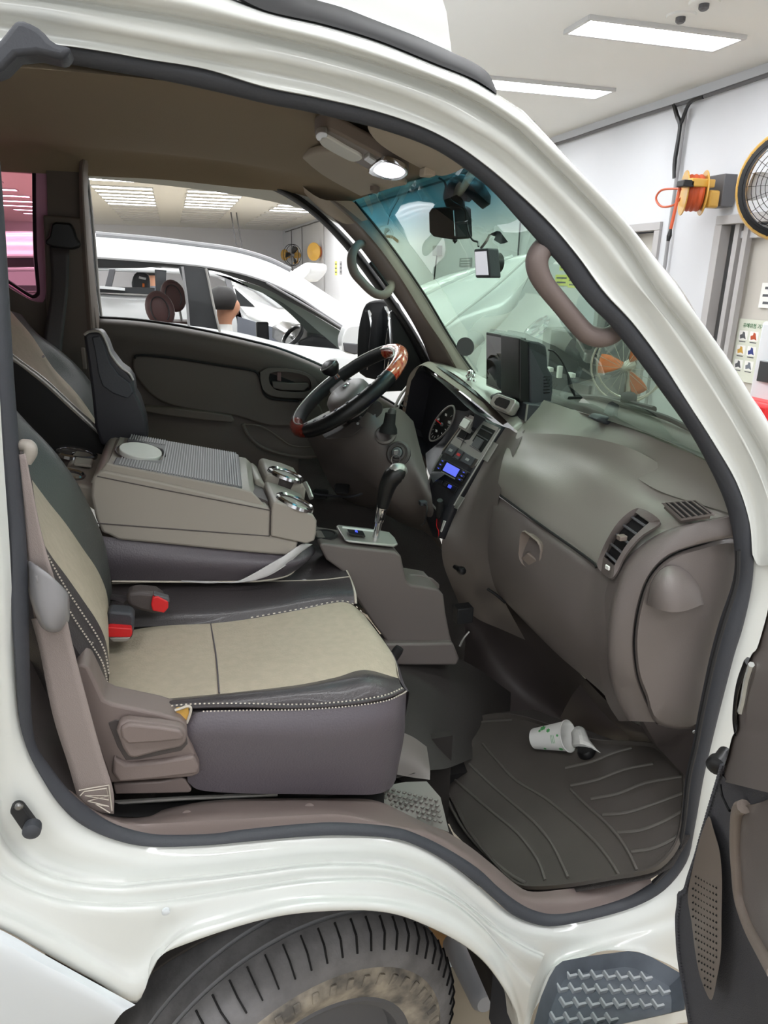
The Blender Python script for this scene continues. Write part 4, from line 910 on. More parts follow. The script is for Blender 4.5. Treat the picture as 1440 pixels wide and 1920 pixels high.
# glovebox lid with its dark seam
rows = [
 [(932, 929, 1.625), (1005, 981, 1.42), (1080, 1034, 1.26), (1115, 1058, 1.19), (1150, 1078, 1.12)],
 [(924, 955, 1.615), (1000, 1005, 1.405), (1075, 1058, 1.245), (1110, 1085, 1.18), (1140, 1100, 1.12)],
 [(917, 1000, 1.61), (985, 1060, 1.40), (1060, 1120, 1.24), (1105, 1150, 1.16), (1138, 1175, 1.09)],
 [(916, 1050, 1.61), (980, 1108, 1.41), (1050, 1170, 1.25), (1108, 1222, 1.15), (1140, 1250, 1.085)],
 [(930, 1106, 1.615), (980, 1158, 1.44), (1045, 1222, 1.29), (1115, 1280, 1.18), (1155, 1312, 1.1)],
 [(955, 1135, 1.6), (1005, 1185, 1.45), (1060, 1238, 1.31), (1125, 1295, 1.2), (1176, 1350, 1.09)]]
gb = patch('glovebox_lid', rows, 'dash', D, mu=6)
tube('lid_seam', [P(x, y, Y) for x, y, Y in ((934, 926, 1.615), (1005, 978, 1.405), (1080, 1031, 1.245), (1112, 1055, 1.18), (1118, 1064, 1.165))], .003, 'black_matte', gb, n=6)
tube('lid_seam', [P(x, y, Y) for x, y, Y in ((914, 1104, 1.62), (930, 1115, 1.6), (948, 1130, 1.585))], .004, 'black_matte', gb, n=6)
# latch
LC = [P(979, 991, 1.42), P(1017, 1021, 1.35), P(1011, 1081, 1.355), P(974, 1051, 1.425)]
LMo = []
for k in range(4):
    a_, b_, c_ = LC[k - 1], LC[k], LC[(k + 1) % 4]; LMo += [b_ + (a_ - b_) * .2, b_ + (a_ - b_) * .07 + (c_ - b_) * .07, b_ + (c_ - b_) * .2]; cc = np.mean(LMo, 0); LMi = [cc + (p - cc) * .86 + np.array([.018, 0, 0]) for p in LMo]
LMr = [cc + (p - cc) * 1.06 + np.array([-.0008, 0, 0]) for p in LMo]; LMt = [p + np.array([-.004, 0, 0]) for p in LMo]; n = len(LMo)
part('latch_bezel', LMr + LMt + LMi, gridf(3, n, True), 'trim', gb)
part('latch_recess', LMi, [tuple(range(n))], 'dash_dark', gb)
slab('latch_handle', [P(x, y, Y) + np.array([-.003, 0, 0]) for x, y, Y in ((978, 1046, 1.418), (990, 1036, 1.395), (1011, 1052, 1.358), (1009, 1072, 1.358), (1004, 1072, 1.365))], (.012, 0, 0), 'trim', gb, bev=.003)
# side end
s0_ = [(1372, 966, .99), (1300, 980, 1.02), (1240, 1000, 1.055), (1185, 1042, 1.075), (1155, 1095, 1.085), (1141, 1160, 1.085), (1138, 1240, 1.085), (1152, 1310, 1.09), (1176, 1352, 1.09)]
s1_ = [(1374, 975, .985), (1302, 990, 1.01), (1246, 1012, 1.035), (1192, 1056, 1.055), (1162, 1110, 1.06), (1148, 1170, 1.06), (1146, 1240, 1.06), (1160, 1300, 1.065), (1184, 1352, 1.065)]
s2_ = [(1376, 1004, .98), (1312, 1018, 1.0), (1252, 1040, 1.02), (1214, 1080, 1.03), (1194, 1135, 1.035), (1185, 1200, 1.035), (1190, 1262, 1.035), (1205, 1305, 1.04), (1228, 1354, 1.04)]
loft('dash_end_rim', [[(x - 16, y + (6 if y < 1060 else 0), Y + .04) for x, y, Y in s0_], s0_, s1_, s2_, [(x, y, Y + .02) for x, y, Y in s2_]], 'dash', D, n=60, mv=4)
ec = [(1380, 1012), (1312, 1024), (1256, 1046), (1219, 1084), (1200, 1137), (1191, 1200), (1196, 1262), (1211, 1305), (1233, 1356), (1310, 1362), (1325, 1300), (1340, 1230), (1358, 1160), (1378, 1110), (1386, 1060)]
c2_ = np.array([1290, 1200]); E_ = [np.array(p, float) for p in ec]
lay = []
for s, dY in ((1.02, .03), (1.0, .0), (.96, -.008), (.7, -.012), (.35, -.014)):
    lay.append([side_ for side_ in [P(*(c2_ + (p - c2_) * s), 1.02 + dY + .02 * (1290 - (c2_ + (p - c2_) * s)[0]) / 200) for p in E_]])
LY = np.array([cr(l, 4, True) for l in lay]); n = LY.shape[1]
ecv = part('dash_end_cover', LY.reshape(-1, 3), gridf(5, n, True) + [tuple(range(4 * n, 5 * n))], 'dash', D)
# bulge on the cover: a quarter dome with a flat underside
V = []; nu, nv = 14, 9
for i in range(nu + 1):
    a = PI * i / nu
    for j in range(nv + 1):
        b = PI / 2 * j / nv
        px = 1268 - 54 * math.cos(a) * math.cos(b * .98) + (3 if a > 1.5 else 0); py = 1136 + 12 * math.sin(a * .9) * math.cos(b) - 72 * math.sin(b) * (1 if True else 0)
        V.append((px, py))
V = []
for i in range(nu + 1):
    s = i / nu                         # from left to right
    for j in range(nv + 1):
        t = j / nv                     # bottom to top
        px = 1213 + s * 108 + 18 * math.sin(PI * s) * 0; base = 1134 + 14 * math.sin(PI * min(1, s * 1.05)) ; top_ = 1134 - 74 * math.sin(PI * (s ** .85)) ** .55
        py = base + (top_ - base) * t
        d = .045 * math.sin(PI * s) ** .7 * math.cos(t * PI / 2) ** .6
        V.append(P(px, py, 1.008 + .02 * (1290 - px) / 200 - d))
f = gridf(nu + 1, nv + 1)
b0 = len(V); 
for i in range(nu + 1):
    s = i / nu; px = 1213 + s * 108; V.append(P(px, 1134 + 3 * math.sin(PI * s), 1.012 + .02 * (1290 - px) / 200))
for i in range(nu): f.append((i * (nv + 1), (i + 1) * (nv + 1), b0 + i + 1, b0 + i))
part('cover_bulge', V, f, 'dash', D, ang=60)
tube('cover_gap', [P(x, y, 1.028 + .02 * (1290 - x) / 200) for x, y in ec[0:9]], .0032, 'black_matte', D, n=6)
patch('dash_corner', [[(1222, 858, 1.19), (1288, 905, 1.11), (1345, 912, 1.04), (1392, 955, .992)], [(1228, 925, 1.15), (1285, 945, 1.08), (1340, 956, 1.025), (1392, 972, .988)], [(1235, 1004, 1.07), (1290, 990, 1.035), (1345, 982, 1.0), (1396, 992, .98)]], 'dash_top_lightened', D)
# side defroster grille in the pad, and the round-cornered side vent
vb = [pull(P(1246, 945, 1.105), .975), pull(P(1302, 941, 1.06), .975), pull(P(1334, 965, 1.015), .975), pull(P(1278, 974, 1.06), .975)]
def grille(name, q, ns, m1, m2, parent, lift=(-.002, -.003, .004), out=1.18, curve=True):
    q = [np.array(p) for p in q]; c = np.mean(q, 0); L = np.array(lift)
    O = [c + (p - c) * out + L * .3 for p in q]; I = [p + L for p in q]; B_ = [p - L * 3 for p in q]
    g = part(name, O + I + B_, gridf(3, 4, True) + [(8, 9, 10, 11)], m1, parent, bev=.0015, smooth=False)
    part('dark_opening', [p + L * .3 for p in q], [(0, 1, 2, 3)], 'black_matte', parent)
    for k in range(ns):
        t0 = (k + .35) / ns; t1 = (k + .65) / ns
        a0, a1 = q[0] + (q[1] - q[0]) * t0, q[0] + (q[1] - q[0]) * t1; b0_, b1 = q[3] + (q[2] - q[3]) * t0, q[3] + (q[2] - q[3]) * t1
        slab('vent_slat', [a0 + L, a1 + L, b1 + L, b0_ + L], -L * 2, m2, parent, smooth=False)
    return g
dg_ = bpy.data.objects.new('defroster_vent', None); COL.objects.link(dg_); dg_.parent = T; dg_.matrix_parent_inverse = Matrix.Translation(-T.location)
grille('bezel', [vb[0], vb[1], vb[2], vb[3]], 5, 'dash', 'dash', dg_)
sv = bpy.data.objects.new('side_vent', None); COL.objects.link(sv); sv.parent = T; sv.matrix_parent_inverse = Matrix.Translation(-T.location)
A1 = [(1192, 964, 1.12), (1172, 982, 1.125), (1155, 1004, 1.13), (1143, 1026, 1.135), (1133, 1046, 1.14)]
B1 = [(1218, 982, 1.085), (1200, 998, 1.085), (1180, 1018, 1.088), (1165, 1040, 1.09), (1152, 1064, 1.095)]
oA = [(1205, 956, 1.115), (1186, 958, 1.12), (1160, 980, 1.125), (1140, 1010, 1.13), (1126, 1040, 1.14), (1120, 1062, 1.145), (1132, 1078, 1.13)]
oB = [(1232, 972, 1.07), (1236, 985, 1.065), (1206, 1004, 1.072), (1186, 1024, 1.075), (1170, 1046, 1.08), (1158, 1072, 1.085), (1146, 1086, 1.09)]
loop = oA + oB[::-1]; iloop = [A1[0], A1[0], A1[1], A1[2], A1[3], A1[4], A1[4]] + [B1[4], B1[4], B1[3], B1[2], B1[1], B1[0], B1[0]]
LO = cr([P(x, y, Y) + np.array([-.002, -.002, .003]) for x, y, Y in loop], 3, True); LI = cr([P(x, y, Y) + np.array([-.004, -.004, .005]) for x, y, Y in iloop], 3, True); LB = LI + np.array([.02, .012, -.012])
n = len(LO); part('bezel', list(LO - np.array([-.006, -.004, .006])) + list(LO) + list(LI) + list(LB), gridf(4, n, True), 'dash', sv)
loft('dark_opening', [[P(*p) + np.array([.006, .004, -.002]) for p in A1], [P(*p) + np.array([.006, .004, -.002]) for p in B1]], 'black_matte', sv, world=True, n=12)
for k in range(5):
    t = (k + .5) / 5; a = resamp([P(*p) for p in A1], 50)[int(t * 49)]; b = resamp([P(*p) for p in B1], 50)[int(t * 49)]
    tube('vent_slat', [a + (-.002, -.002, .001), b + (-.002, -.002, .001)], .0028, 'grey_dark', sv, n=6, mc=0)
box('vent_tab', P(1166, 1008, 1.10), (.016, .014, .010), 'trim', sv, bev=.002)
box('thumb_wheel', P(1139, 1064, 1.10), (.004, .012, .008), 'paper', sv, bev=.001)
# airbag lettering
PT = P(1165, 892, 1.25)
ex = _n(P(1185, 897, 1.22) - P(1145, 888, 1.28)); ez = _n(np.cross(ex, P(1150, 868, 1.27) - P(1165, 892, 1.25)));
if ez[2] < 0: ez = -ez
ey = np.cross(ez, ex)
text('airbag_lettering', 'AIRBAG', PT + ez * .016, np.array([ex, ey, ez]).T, .017, 'rubber', D)
# centre flank
rows = [
 [(942, 800, 1.70), (955, 803, 1.68), (970, 812, 1.655), (985, 806, 1.63)],
 [(905, 870, 1.70), (930, 855, 1.68), (950, 850, 1.64), (962, 858, 1.60)],
 [(872, 930, 1.71), (898, 915, 1.69), (925, 905, 1.64), (940, 915, 1.60)],
 [(848, 975, 1.73), (878, 985, 1.70), (915, 980, 1.63), (925, 1000, 1.60)],
 [(830, 1008, 1.74), (868, 1035, 1.71), (912, 1050, 1.63), (925, 1060, 1.60)],
 [(832, 1060, 1.78), (872, 1080, 1.73), (920, 1105, 1.64), (945, 1125, 1.60)],
 [(860, 1130, 1.85), (895, 1160, 1.78), (940, 1180, 1.7), (985, 1200, 1.6)]]
patch('centre_stack_side', rows, 'dash', D, mu=6)
# driver side dash top
rows = [
 [(790, 690, 2.24), (800, 682, 2.22), (850, 700, 2.0), (905, 745, 1.85), (955, 795, 1.68), (975, 812, 1.66)],
 [(800, 682, 2.25), (815, 679, 2.23), (870, 704, 2.0), (930, 745, 1.84), (975, 778, 1.70), (992, 795, 1.66)],
 [(850, 690, 2.28), (870, 690, 2.26), (905, 712, 2.05), (960, 735, 1.88), (1010, 755, 1.72), (1035, 768, 1.66)],
 [(880, 690, 2.3), (898, 706, 2.26), (940, 720, 2.05), (985, 732, 1.9), (1040, 752, 1.74), (1060, 758, 1.66)]]
patch('dash_top_lightened', rows, 'dash_top_lightened', D, mu=6)
# cluster hood
hood_o = [(752, 790), (760, 740), (766, 710), (776, 694), (790, 686), (803, 690), (820, 702), (845, 720), (870, 738), (900, 762), (925, 783), (944, 798)]
hood_i = [(757, 792), (765, 745), (771, 714), (780, 700), (792, 693), (803, 699), (818, 712), (838, 728), (860, 748), (878, 772), (880, 790), (876, 806)]
Yo = np.linspace(2.20, 1.74, 12)
ho = [(x, y, Y) for (x, y), Y in zip(hood_o, Yo)]; hi = [(x, y, Y) for (x, y), Y in zip(hood_i, Yo)]
hb = [(x + 12, y - 8, Y + .03) for (x, y), Y in zip(hood_o, Yo)]
loft('cluster_hood', [hb, [(x, y - 2, Y) for x, y, Y in ho], ho], 'trim', D, n=60, mv=3)
loft('hood_groove', [[(x + 14, y - 4, Y + .01) for x, y, Y in ho[4:]], [(x + 26, y - 2, Y + .02) for x, y, Y in ho[4:]]], 'cluster', D, n=30)
# dark binnacle face left and right of the gauges
prism_pts = [(757, 792), (765, 745), (771, 714), (780, 700), (792, 693), (806, 700), (828, 718), (850, 738), (872, 760), (890, 775), (886, 800), (870, 822), (845, 850), (828, 875), (805, 872), (790, 850), (775, 830), (760, 805)]
def YB_(x): return 2.16 - (x - 757) * .0030
face = []
for x, y in prism_pts: face.append(P(x, y, YB_(x)))
part('binnacle', face + [p + np.array([.06, .0, -.03]) for p in face], gridf(2, len(face), True) + [tuple(range(len(face), 2 * len(face)))], 'cluster', D, ang=30)
# lit dark bezel right of gauge
patch('cluster_surround', [[(802, 694, 2.13), (845, 722, 2.0), (890, 758, 1.86), (925, 786, 1.76)], [(838, 722, 2.05), (858, 745, 1.98), (885, 765, 1.88), (898, 778, 1.8)], [(848, 750, 2.0), (858, 770, 1.95), (875, 785, 1.88), (888, 790, 1.8)], [(848, 785, 1.97), (852, 805, 1.92), (865, 812, 1.86), (868, 828, 1.8)], [(830, 822, 1.97), (832, 845, 1.92), (838, 860, 1.86), (845, 878, 1.8)], [(798, 850, 2.0), (800, 875, 1.92), (806, 892, 1.86), (812, 905, 1.8)]], 'cluster', D)
# gauge
gc = P(827, 791, 1.965); gu = P(850, 765, 1.915) - gc; gv = (P(838, 806, 1.95) - gc)
gu_ = _n(gu); gn = _n(np.cross(gu, gv)); gn = gn if np.dot(gn, CAM - gc) > 0 else -gn; gv_ = np.cross(gn, gu_)
rg = .048
gz = bpy.data.objects.new('gauge', None); COL.objects.link(gz); gz.parent = T; gz.matrix_parent_inverse = Matrix.Translation(-T.location)
def gell(ru, rv, o=0.0): return ell(gc + gn * o, P(849, 764, 1.965 - .03) * 0 + gu_ * ru, gv_ * rv, 28)
G0 = [(851, 762), (853, 775), (848, 792), (838, 808), (825, 821), (812, 827), (806, 822), (808, 808), (816, 790), (828, 774), (842, 762)]
gl_ = cr([P(x, y, YB_(x) - .006 - .0) for x, y in G0], 3, True); c = gl_.mean(0)
part('dial_face', list(gl_), [tuple(range(len(gl_)))], 'black', gz)
tube('chrome_ring', list(gl_ + np.array([-.002, -.002, 0])), .0028, 'silver', gz, n=6, mc=0, closed=True)
tk = []
for k in range(3, 26, 2):
    p = gl_[k % len(gl_)]; a = c + (p - c) * .84; b = c + (p - c) * .70
    e = _n(np.cross(b - a, (0, 1, 0))) * .0008; off = np.array([-.0025, -.002, 0]); tk.append(([a + off - e, a + off + e, b + off + e, b + off - e], [(0, 1, 2, 3)]))
multi('dial_marks', tk, 'paper', gz, smooth=False)
tube('needle', [c + (-.004, -.003, 0), c + (P(820, 790, 1.96) - P(832, 800, 1.96)) * .9 + (-.004, -.003, 0)], .0016, 'red', gz, n=6, mc=0)
lathe('needle_hub', c + (-.002, -.002, 0), gn, [(.006, 0), (.005, .004), (0, .004)], 'grey_dark', gz, n=12)
for s_, x_, y_ in (('20', 818, 808), ('60', 822, 786), ('80', 836, 778), ('120', 842, 792)):
    q = P(x_, y_, YB_(x_) - .009); M_ = np.array([_n(P(x_ + 10, y_ + 8, YB_(x_) - .03) - P(x_, y_, YB_(x_))), (0, 0, 1), (0, 0, 0)]).T
    e1 = _n(P(x_ + 8, y_ + 3, YB_(x_ + 8)) - P(x_, y_, YB_(x_))); e2 = _n(np.cross(np.cross(e1, (0, 0, 1)), e1)); M_ = np.array([e1, e2, np.cross(e1, e2)]).T
    text('dial_number', s_, q, M_, .011, 'paper', gz)
# left round vent of the driver side
tube('vent_ring', [P(x, y, 2.2) for x, y in ((766, 722), (752, 740), (741, 762), (733, 784))], .005, 'silver', D, n=8)
tube('vent_ring', [P(x, y, 2.2) for x, y in ((768, 728), (757, 746), (747, 764), (739, 786))], .003, 'silver', D, n=8)
slab('driver_vent_opening', [P(x, y, 2.21) for x, y in ((768, 732), (756, 750), (745, 770), (740, 788), (752, 794), (758, 780), (762, 756))], (.02, 0, 0), 'black_matte', D)
for k in range(5): tube('vent_slat', [P(745 + k * 4, 780 - k * 10, 2.2), P(756 + k * 2.5, 784 - k * 10, 2.17)], .003, 'grey', D, n=6, mc=0)
# steering column shroud, knee panel ------------------------------------------------
rows = [
 [(560, 790, 2.2), (620, 790, 2.05), (690, 772, 1.95), (745, 765, 2.0), (775, 790, 2.0)],
 [(580, 830, 2.2), (640, 835, 2.02), (700, 815, 1.90), (750, 810, 1.92), (790, 850, 1.92)],
 [(600, 870, 2.2), (655, 872, 2.02), (712, 870, 1.90), (765, 862, 1.88), (805, 905, 1.86)],
 [(620, 910, 2.2), (680, 910, 2.05), (730, 930, 1.92), (775, 915, 1.88), (812, 950, 1.82)],
 [(640, 940, 2.25), (700, 945, 2.1), (750, 965, 1.98), (790, 965, 1.90), (822, 1000, 1.80)],
 [(650, 950, 2.3), (710, 960, 2.2), (760, 985, 2.1), (800, 1000, 2.0), (835, 1040, 1.85)]]
patch('knee_panel', rows, 'dash', D, mu=5)
cs = slab('column_shroud', cr([P(x, y, Y) for x, y, Y in ((608, 822, 1.97), (650, 800, 1.97), (700, 755, 1.95), (716, 758, 1.93), (716, 775, 1.93), (690, 795, 1.93), (660, 818, 1.94), (640, 822, 1.96))], 3, True), (.0, .12, 0), 'dash_dark', D, bev=.01, ang=60)
for x, y in ((676, 782), (671, 794), (703, 779)): lathe('shroud_screw', P(x, y, 1.938), (-.3, -.9, 0), [(.004, 0), (.004, .002), (0, .002)], 'black' if x == 676 else 'grey', D, n=10)
lathe('stalk_boot', P(728, 808, 1.88), (P(733, 770, 1.88) - P(728, 808, 1.88)), [(.026, -.005), (.024, .008), (.017, .02), (.015, .05), (0, .05)], 'black_matte', D, n=18)
lathe('shroud_collar', P(722, 814, 1.885), (-.3, -.6, .6), [(.03, -.01), (.031, .0), (.026, .004), (.024, -.006)], 'dash', D, n=20)
lathe('wiper_stalk', P(733, 778, 1.88), (P(736, 768, 1.88) - P(732, 778, 1.88)), [(.009, -.01), (.011, 0), (.012, .01), (.009, .018), (0, .02)], 'leather_green', D, n=16)
# ignition barrel and key
ic = P(746, 850, 1.84); ia = _n((-.55, -.65, .4))
lathe('ignition_barrel', ic, ia, [(.034, -.012), (.036, -.002), (.030, .003), (.024, .002), (.023, .006), (.018, .007), (.017, .001), (0, .001)], 'dash_dark', D, n=28)
kt = thing('ignition_key', ic, 'metal key with a wire ring in the steering column lock', 'key')
lathe('key_head', ic + ia * .004, ia, [(.015, 0), (.0155, .006), (.012, .009), (0, .009)], 'grey_dark', kt, n=20)
box('key_blade', ic + ia * .016, (.014, .004, .012), 'steel', kt, bev=.001)
tube('key_ring', ell(P(742, 862, 1.81), P(750, 862, 1.81) - P(742, 862, 1.81), P(742, 872, 1.81) - P(742, 862, 1.81), 20), .0008, 'chrome', kt, n=6, mc=0, closed=True)
tube('key_chain', [P(748, 866, 1.81), P(747, 874, 1.80), P(744, 884, 1.79)], .0012, 'chrome', kt, n=6)
box('key_fob', P(739, 886, 1.80), (.018, .006, .014), 'black', kt, bev=.002)
# ---- centre stack --------------------------------------------------------------------
def CS(u, v, o=0.0):      # u across (0 left .. 1 right), v down, on the tilted centre stack
    L = [(886, 776, 1.84), (862, 812, 1.86), (835, 848, 1.87), (817, 880, 1.88), (806, 915, 1.885), (800, 960, 1.89), (818, 1005, 1.80)]
    R_ = [(944, 800, 1.69), (916, 848, 1.70), (895, 880, 1.70), (876, 912, 1.705), (858, 942, 1.71), (842, 975, 1.72), (828, 1010, 1.735)]
    vv = v * 6; i = min(5, int(vv)); t = vv - i
    a = P(*L[i]) * (1 - t) + P(*L[i + 1]) * t; b = P(*R_[i]) * (1 - t) + P(*R_[i + 1]) * t
    return a * (1 - u) + b * u + np.array([-.84, -.35, .42]) * o
cst = bpy.data.objects.new('centre_stack', None); COL.objects.link(cst); cst.parent = T; cst.matrix_parent_inverse = Matrix.Translation(-T.location)
part('stack_face', [CS(u / 6, v / 18) for v in range(19) for u in range(7)], gridf(19, 7), 'cluster', cst, thick=.02, toff=0)
def csq(name, u0, v0, u1, v1, o, m, bev=.0015, th=.006, par=None, **k):
    return slab(name, [CS(u0, v0, o), CS(u1, v0, o), CS(u1, v1, o), CS(u0, v1, o)], CS(0, 0, -th) - CS(0, 0, 0), m, par or cst, bev=bev, smooth=False, **k)
vb_ = csq('vent_bezel', .02, .01, .98, .36, .010, 'silver', th=.01)
for u0, u1 in ((.08, .46), (.54, .94)):
    csq('vent_opening', u0, .04, u1, .23, .0125, 'black_matte', th=.002, par=vb_)
    for k in range(4): csq('vent_slat', u0 + .02, .06 + .045 * k, u1 - .02, .067 + .045 * k, .0145, 'grey_dark', bev=0, th=.002, par=vb_)
ph = csq('phone_clip', .12, .04, .40, .13, .035, 'silver', th=.02)
csq('clip_jaw', .15, .055, .36, .115, .04, 'paper', th=.004, par=ph)
csq('vent_knob', .62, .12, .84, .19, .02, 'grey_dark', th=.006)
csq('switch_row', .04, .255, .96, .345, .012, 'dash_dark')
for k, (u0, u1, m) in enumerate(((.08, .34, 'rubber'), (.39, .54, 'rubber'), (.59, .9, 'rubber'))):
    b_ = csq('switch_button', u0, .262, u1, .337, .0165, m)
    csq('button_mark', (u0 + u1) / 2 - .05, .29, (u0 + u1) / 2 + .05, .31, .0172, 'red' if k == 1 else 'grey', bev=0, th=.0005, par=b_)
ra = csq('radio', .06, .385, .97, .52, .014, 'black', th=.012)
csq('lcd_screen', .30, .40, .70, .475, .0155, 'lcd', bev=0, th=.001, par=ra)
for v in (.395, .43, .465): 
    csq('radio_button', .10, v, .24, v + .022, .017, 'cluster', th=.003, par=ra); csq('radio_button', .76, v, .92, v + .022, .017, 'cluster', th=.003, par=ra)
    csq('button_light', .15, v + .008, .2, v + .015, .0175, 'blue_led', bev=0, th=.0005, par=ra); csq('button_light', .82, v + .008, .87, v + .015, .0175, 'blue_led', bev=0, th=.0005, par=ra)
csq('silver_strip', .28, .487, .72, .496, .016, 'silver', bev=0, th=.002)
hv = csq('heater_panel', .06, .545, .90, .60, .016, 'black')
for u in (.15, .35, .5, .65): csq('heater_button', u, .555, u + .1, .585, .019, 'blue_led' if u in (.15, .65) else 'cluster', th=.003, par=hv)
csq('storage_tray', .08, .625, .85, .74, .008, 'black_matte')
tube('tray_rim', [CS(.03, .36, .012), CS(.02, .5, .012), CS(.03, .66, .012), CS(.12, .74, .012), CS(.6, .80, .012)], .003, 'silver', cst, n=8)
tube('frame_rail', [CS(1.02, .02, .01), CS(1.02, .3, .01), CS(1.02, .55, .01), CS(1.02, .70, .01)], .0025, 'silver', cst, n=6)
tube('frame_rail', [CS(-.02, .02, .01), CS(-.02, .15, .01), CS(-.02, .33, .01)], .0025, 'trim', cst, n=6)
csq('white_clip', 1.02, .10, 1.16, .24, .008, 'silver', th=.004); csq('white_clip', 1.02, .60, 1.15, .72, .008, 'silver', th=.004); csq('white_clip', .9, .85, 1.0, .95, .012, 'paper', th=.004)
csq('socket_panel', .15, .82, .85, .97, .006, 'black')
lathe('power_plug', CS(.7, .77, .02), CS(.75, .68, .05) - CS(.7, .82, .02), [(.0, -.03), (.010, -.03), (.011, .01), (.008, .03), (0, .03)], 'rubber_dark', cst, n=14)
tube('red_wire', [CS(.6, .86, .012), CS(.65, .92, .015), CS(.85, .95, .015), CS(.9, 1.0, .01)], .0012, 'red', cst, n=5)
csq('led_mark', .3, .86, .4, .90, .008, 'blue_led', bev=0, th=.001)
tube('hook', [P(790, 945, 1.78), P(800, 948, 1.76), P(800, 960, 1.75), P(796, 980, 1.76), P(790, 985, 1.77)], .002, 'rubber_dark', cst, n=6)
box('hook_mount', P(793, 943, 1.78), (.02, .02, .012), 'rubber', cst, bev=.002)
lathe('parking_knob', P(862, 1068, 1.66), (P(876, 1076, 1.62) - P(850, 1062, 1.70)), [(0, -.03), (.006, -.03), (.007, -.005), (.010, 0), (.012, .012), (.009, .02), (0, .022)], 'black', cst, n=16)
# ---- firewall, toe board, floor ------------------------------------------------------
patch('toe_board', [[(835, 1040, 1.80), (955, 1132, 1.72), (1060, 1235, 1.50), (1178, 1350, 1.14), (1250, 1356, 1.05)],
 [(860, 1130, 1.86), (940, 1190, 1.8), (1040, 1270, 1.62), (1150, 1362, 1.34), (1262, 1385, 1.06)],
 [(872, 1180, 1.84), (930, 1250, 1.82), (1020, 1320, 1.68), (1140, 1385, 1.42), (1275, 1420, 1.06)],
 [(870, 1240, 1.75), (915, 1320, 1.72), (1010, 1360, 1.62), (1125, 1397, 1.43), (1290, 1460, 1.05)]], 'dash_dark', T, mu=5)
wb_ = patch('wheel_box', [[(1105, 1265, 1.42), (1135, 1300, 1.36), (1175, 1345, 1.3), (1220, 1370, 1.28)], [(1075, 1300, 1.46), (1110, 1340, 1.38), (1160, 1375, 1.30), (1215, 1395, 1.28)], [(1050, 1345, 1.52), (1085, 1375, 1.45), (1140, 1395, 1.38), (1230, 1402, 1.3)]], 'dash_dark', T)
slab('kick_panel', [P(x, y, Y) for x, y, Y in ((1205, 1352, 1.05), (1308, 1358, 1.01), (1300, 1400, 1.01), (1290, 1462, 1.01), (1262, 1430, 1.06), (1232, 1400, 1.09))], (0, .03, 0), 'dash_dark', T, bev=.003)
lathe('kick_screw', P(1301, 1372, 1.005), (0, -1, 0), [(.004, 0), (.003, .002), (0, .002)], 'steel', T, n=10)
MA, MB_, MC = P(1060, 1668, 1.0), P(1285, 1460, 1.05), P(870, 1340, 1.66)
def onmat(px, py, o=0.0): return PP(px, py, MA, MB_, MC, o)
# carpet under everything
cp = [onmat(x, y, -.012) for x, y in ((800, 1395), (890, 1340), (1000, 1330), (1130, 1380), (1300, 1440), (1294, 1570), (1262, 1625), (1220, 1648), (1060, 1676), (975, 1672), (900, 1612), (850, 1560), (815, 1490))]
part('floor_carpet', cp, [tuple(range(len(cp)))], 'carpet', T)
box('floor_under_seat', (-.06, 1.7, .74 + UP), (.66, 1.24, .02), 'carpet', T)
patch('tunnel_carpet', [[(560, 1180, 1.62), (700, 1200, 1.62), (860, 1235, 1.66), (960, 1300, 1.76)], [(640, 1290, 1.42), (740, 1290, 1.46), (850, 1300, 1.56), (960, 1350, 1.68)], [(700, 1370, 1.24), (770, 1375, 1.28), (830, 1380, 1.42), (890, 1380, 1.55)], [(740, 1460, 1.14), (800, 1445, 1.16), (840, 1440, 1.3), (890, 1420, 1.5)]], 'carpet', T)
# textured plates
tp = slab('tread_plate', [P(x, y, Y) for x, y, Y in ((700, 1478, 1.12), (760, 1466, 1.14), (800, 1465, 1.12), (826, 1495, 1.08), (842, 1560, 1.04), (800, 1545, 1.045), (760, 1528, 1.06), (700, 1508, 1.08))], (0, 0, -.01), 'plate', T)
dm = []
for i in range(12):
    for j in range(7):
        x = 708 + i * 10 + j * 2; y = 1474 + j * 10 + i * 2.4
        if inside(x, y, [(704, 1480), (762, 1468), (800, 1470), (820, 1495), (836, 1550), (800, 1538), (762, 1520), (704, 1500)]):
            q = PP(x, y, P(700, 1478, 1.12), P(826, 1495, 1.08), P(760, 1528, 1.06), .001); dm.append(boxv(q, (.006, .006, .003), np.array([[.7, -.7, 0], [.7, .7, 0], [0, 0, 1]])))
multi('plate_studs', dm, 'plate', tp, smooth=False, kind='stuff')
patch('side_tread', [[(752, 1372, 1.2), (775, 1382, 1.2), (800, 1400, 1.2)], [(750, 1420, 1.16), (780, 1425, 1.16), (806, 1440, 1.15)], [(742, 1452, 1.14), (775, 1458, 1.14), (806, 1462, 1.13)]], 'plate', T)
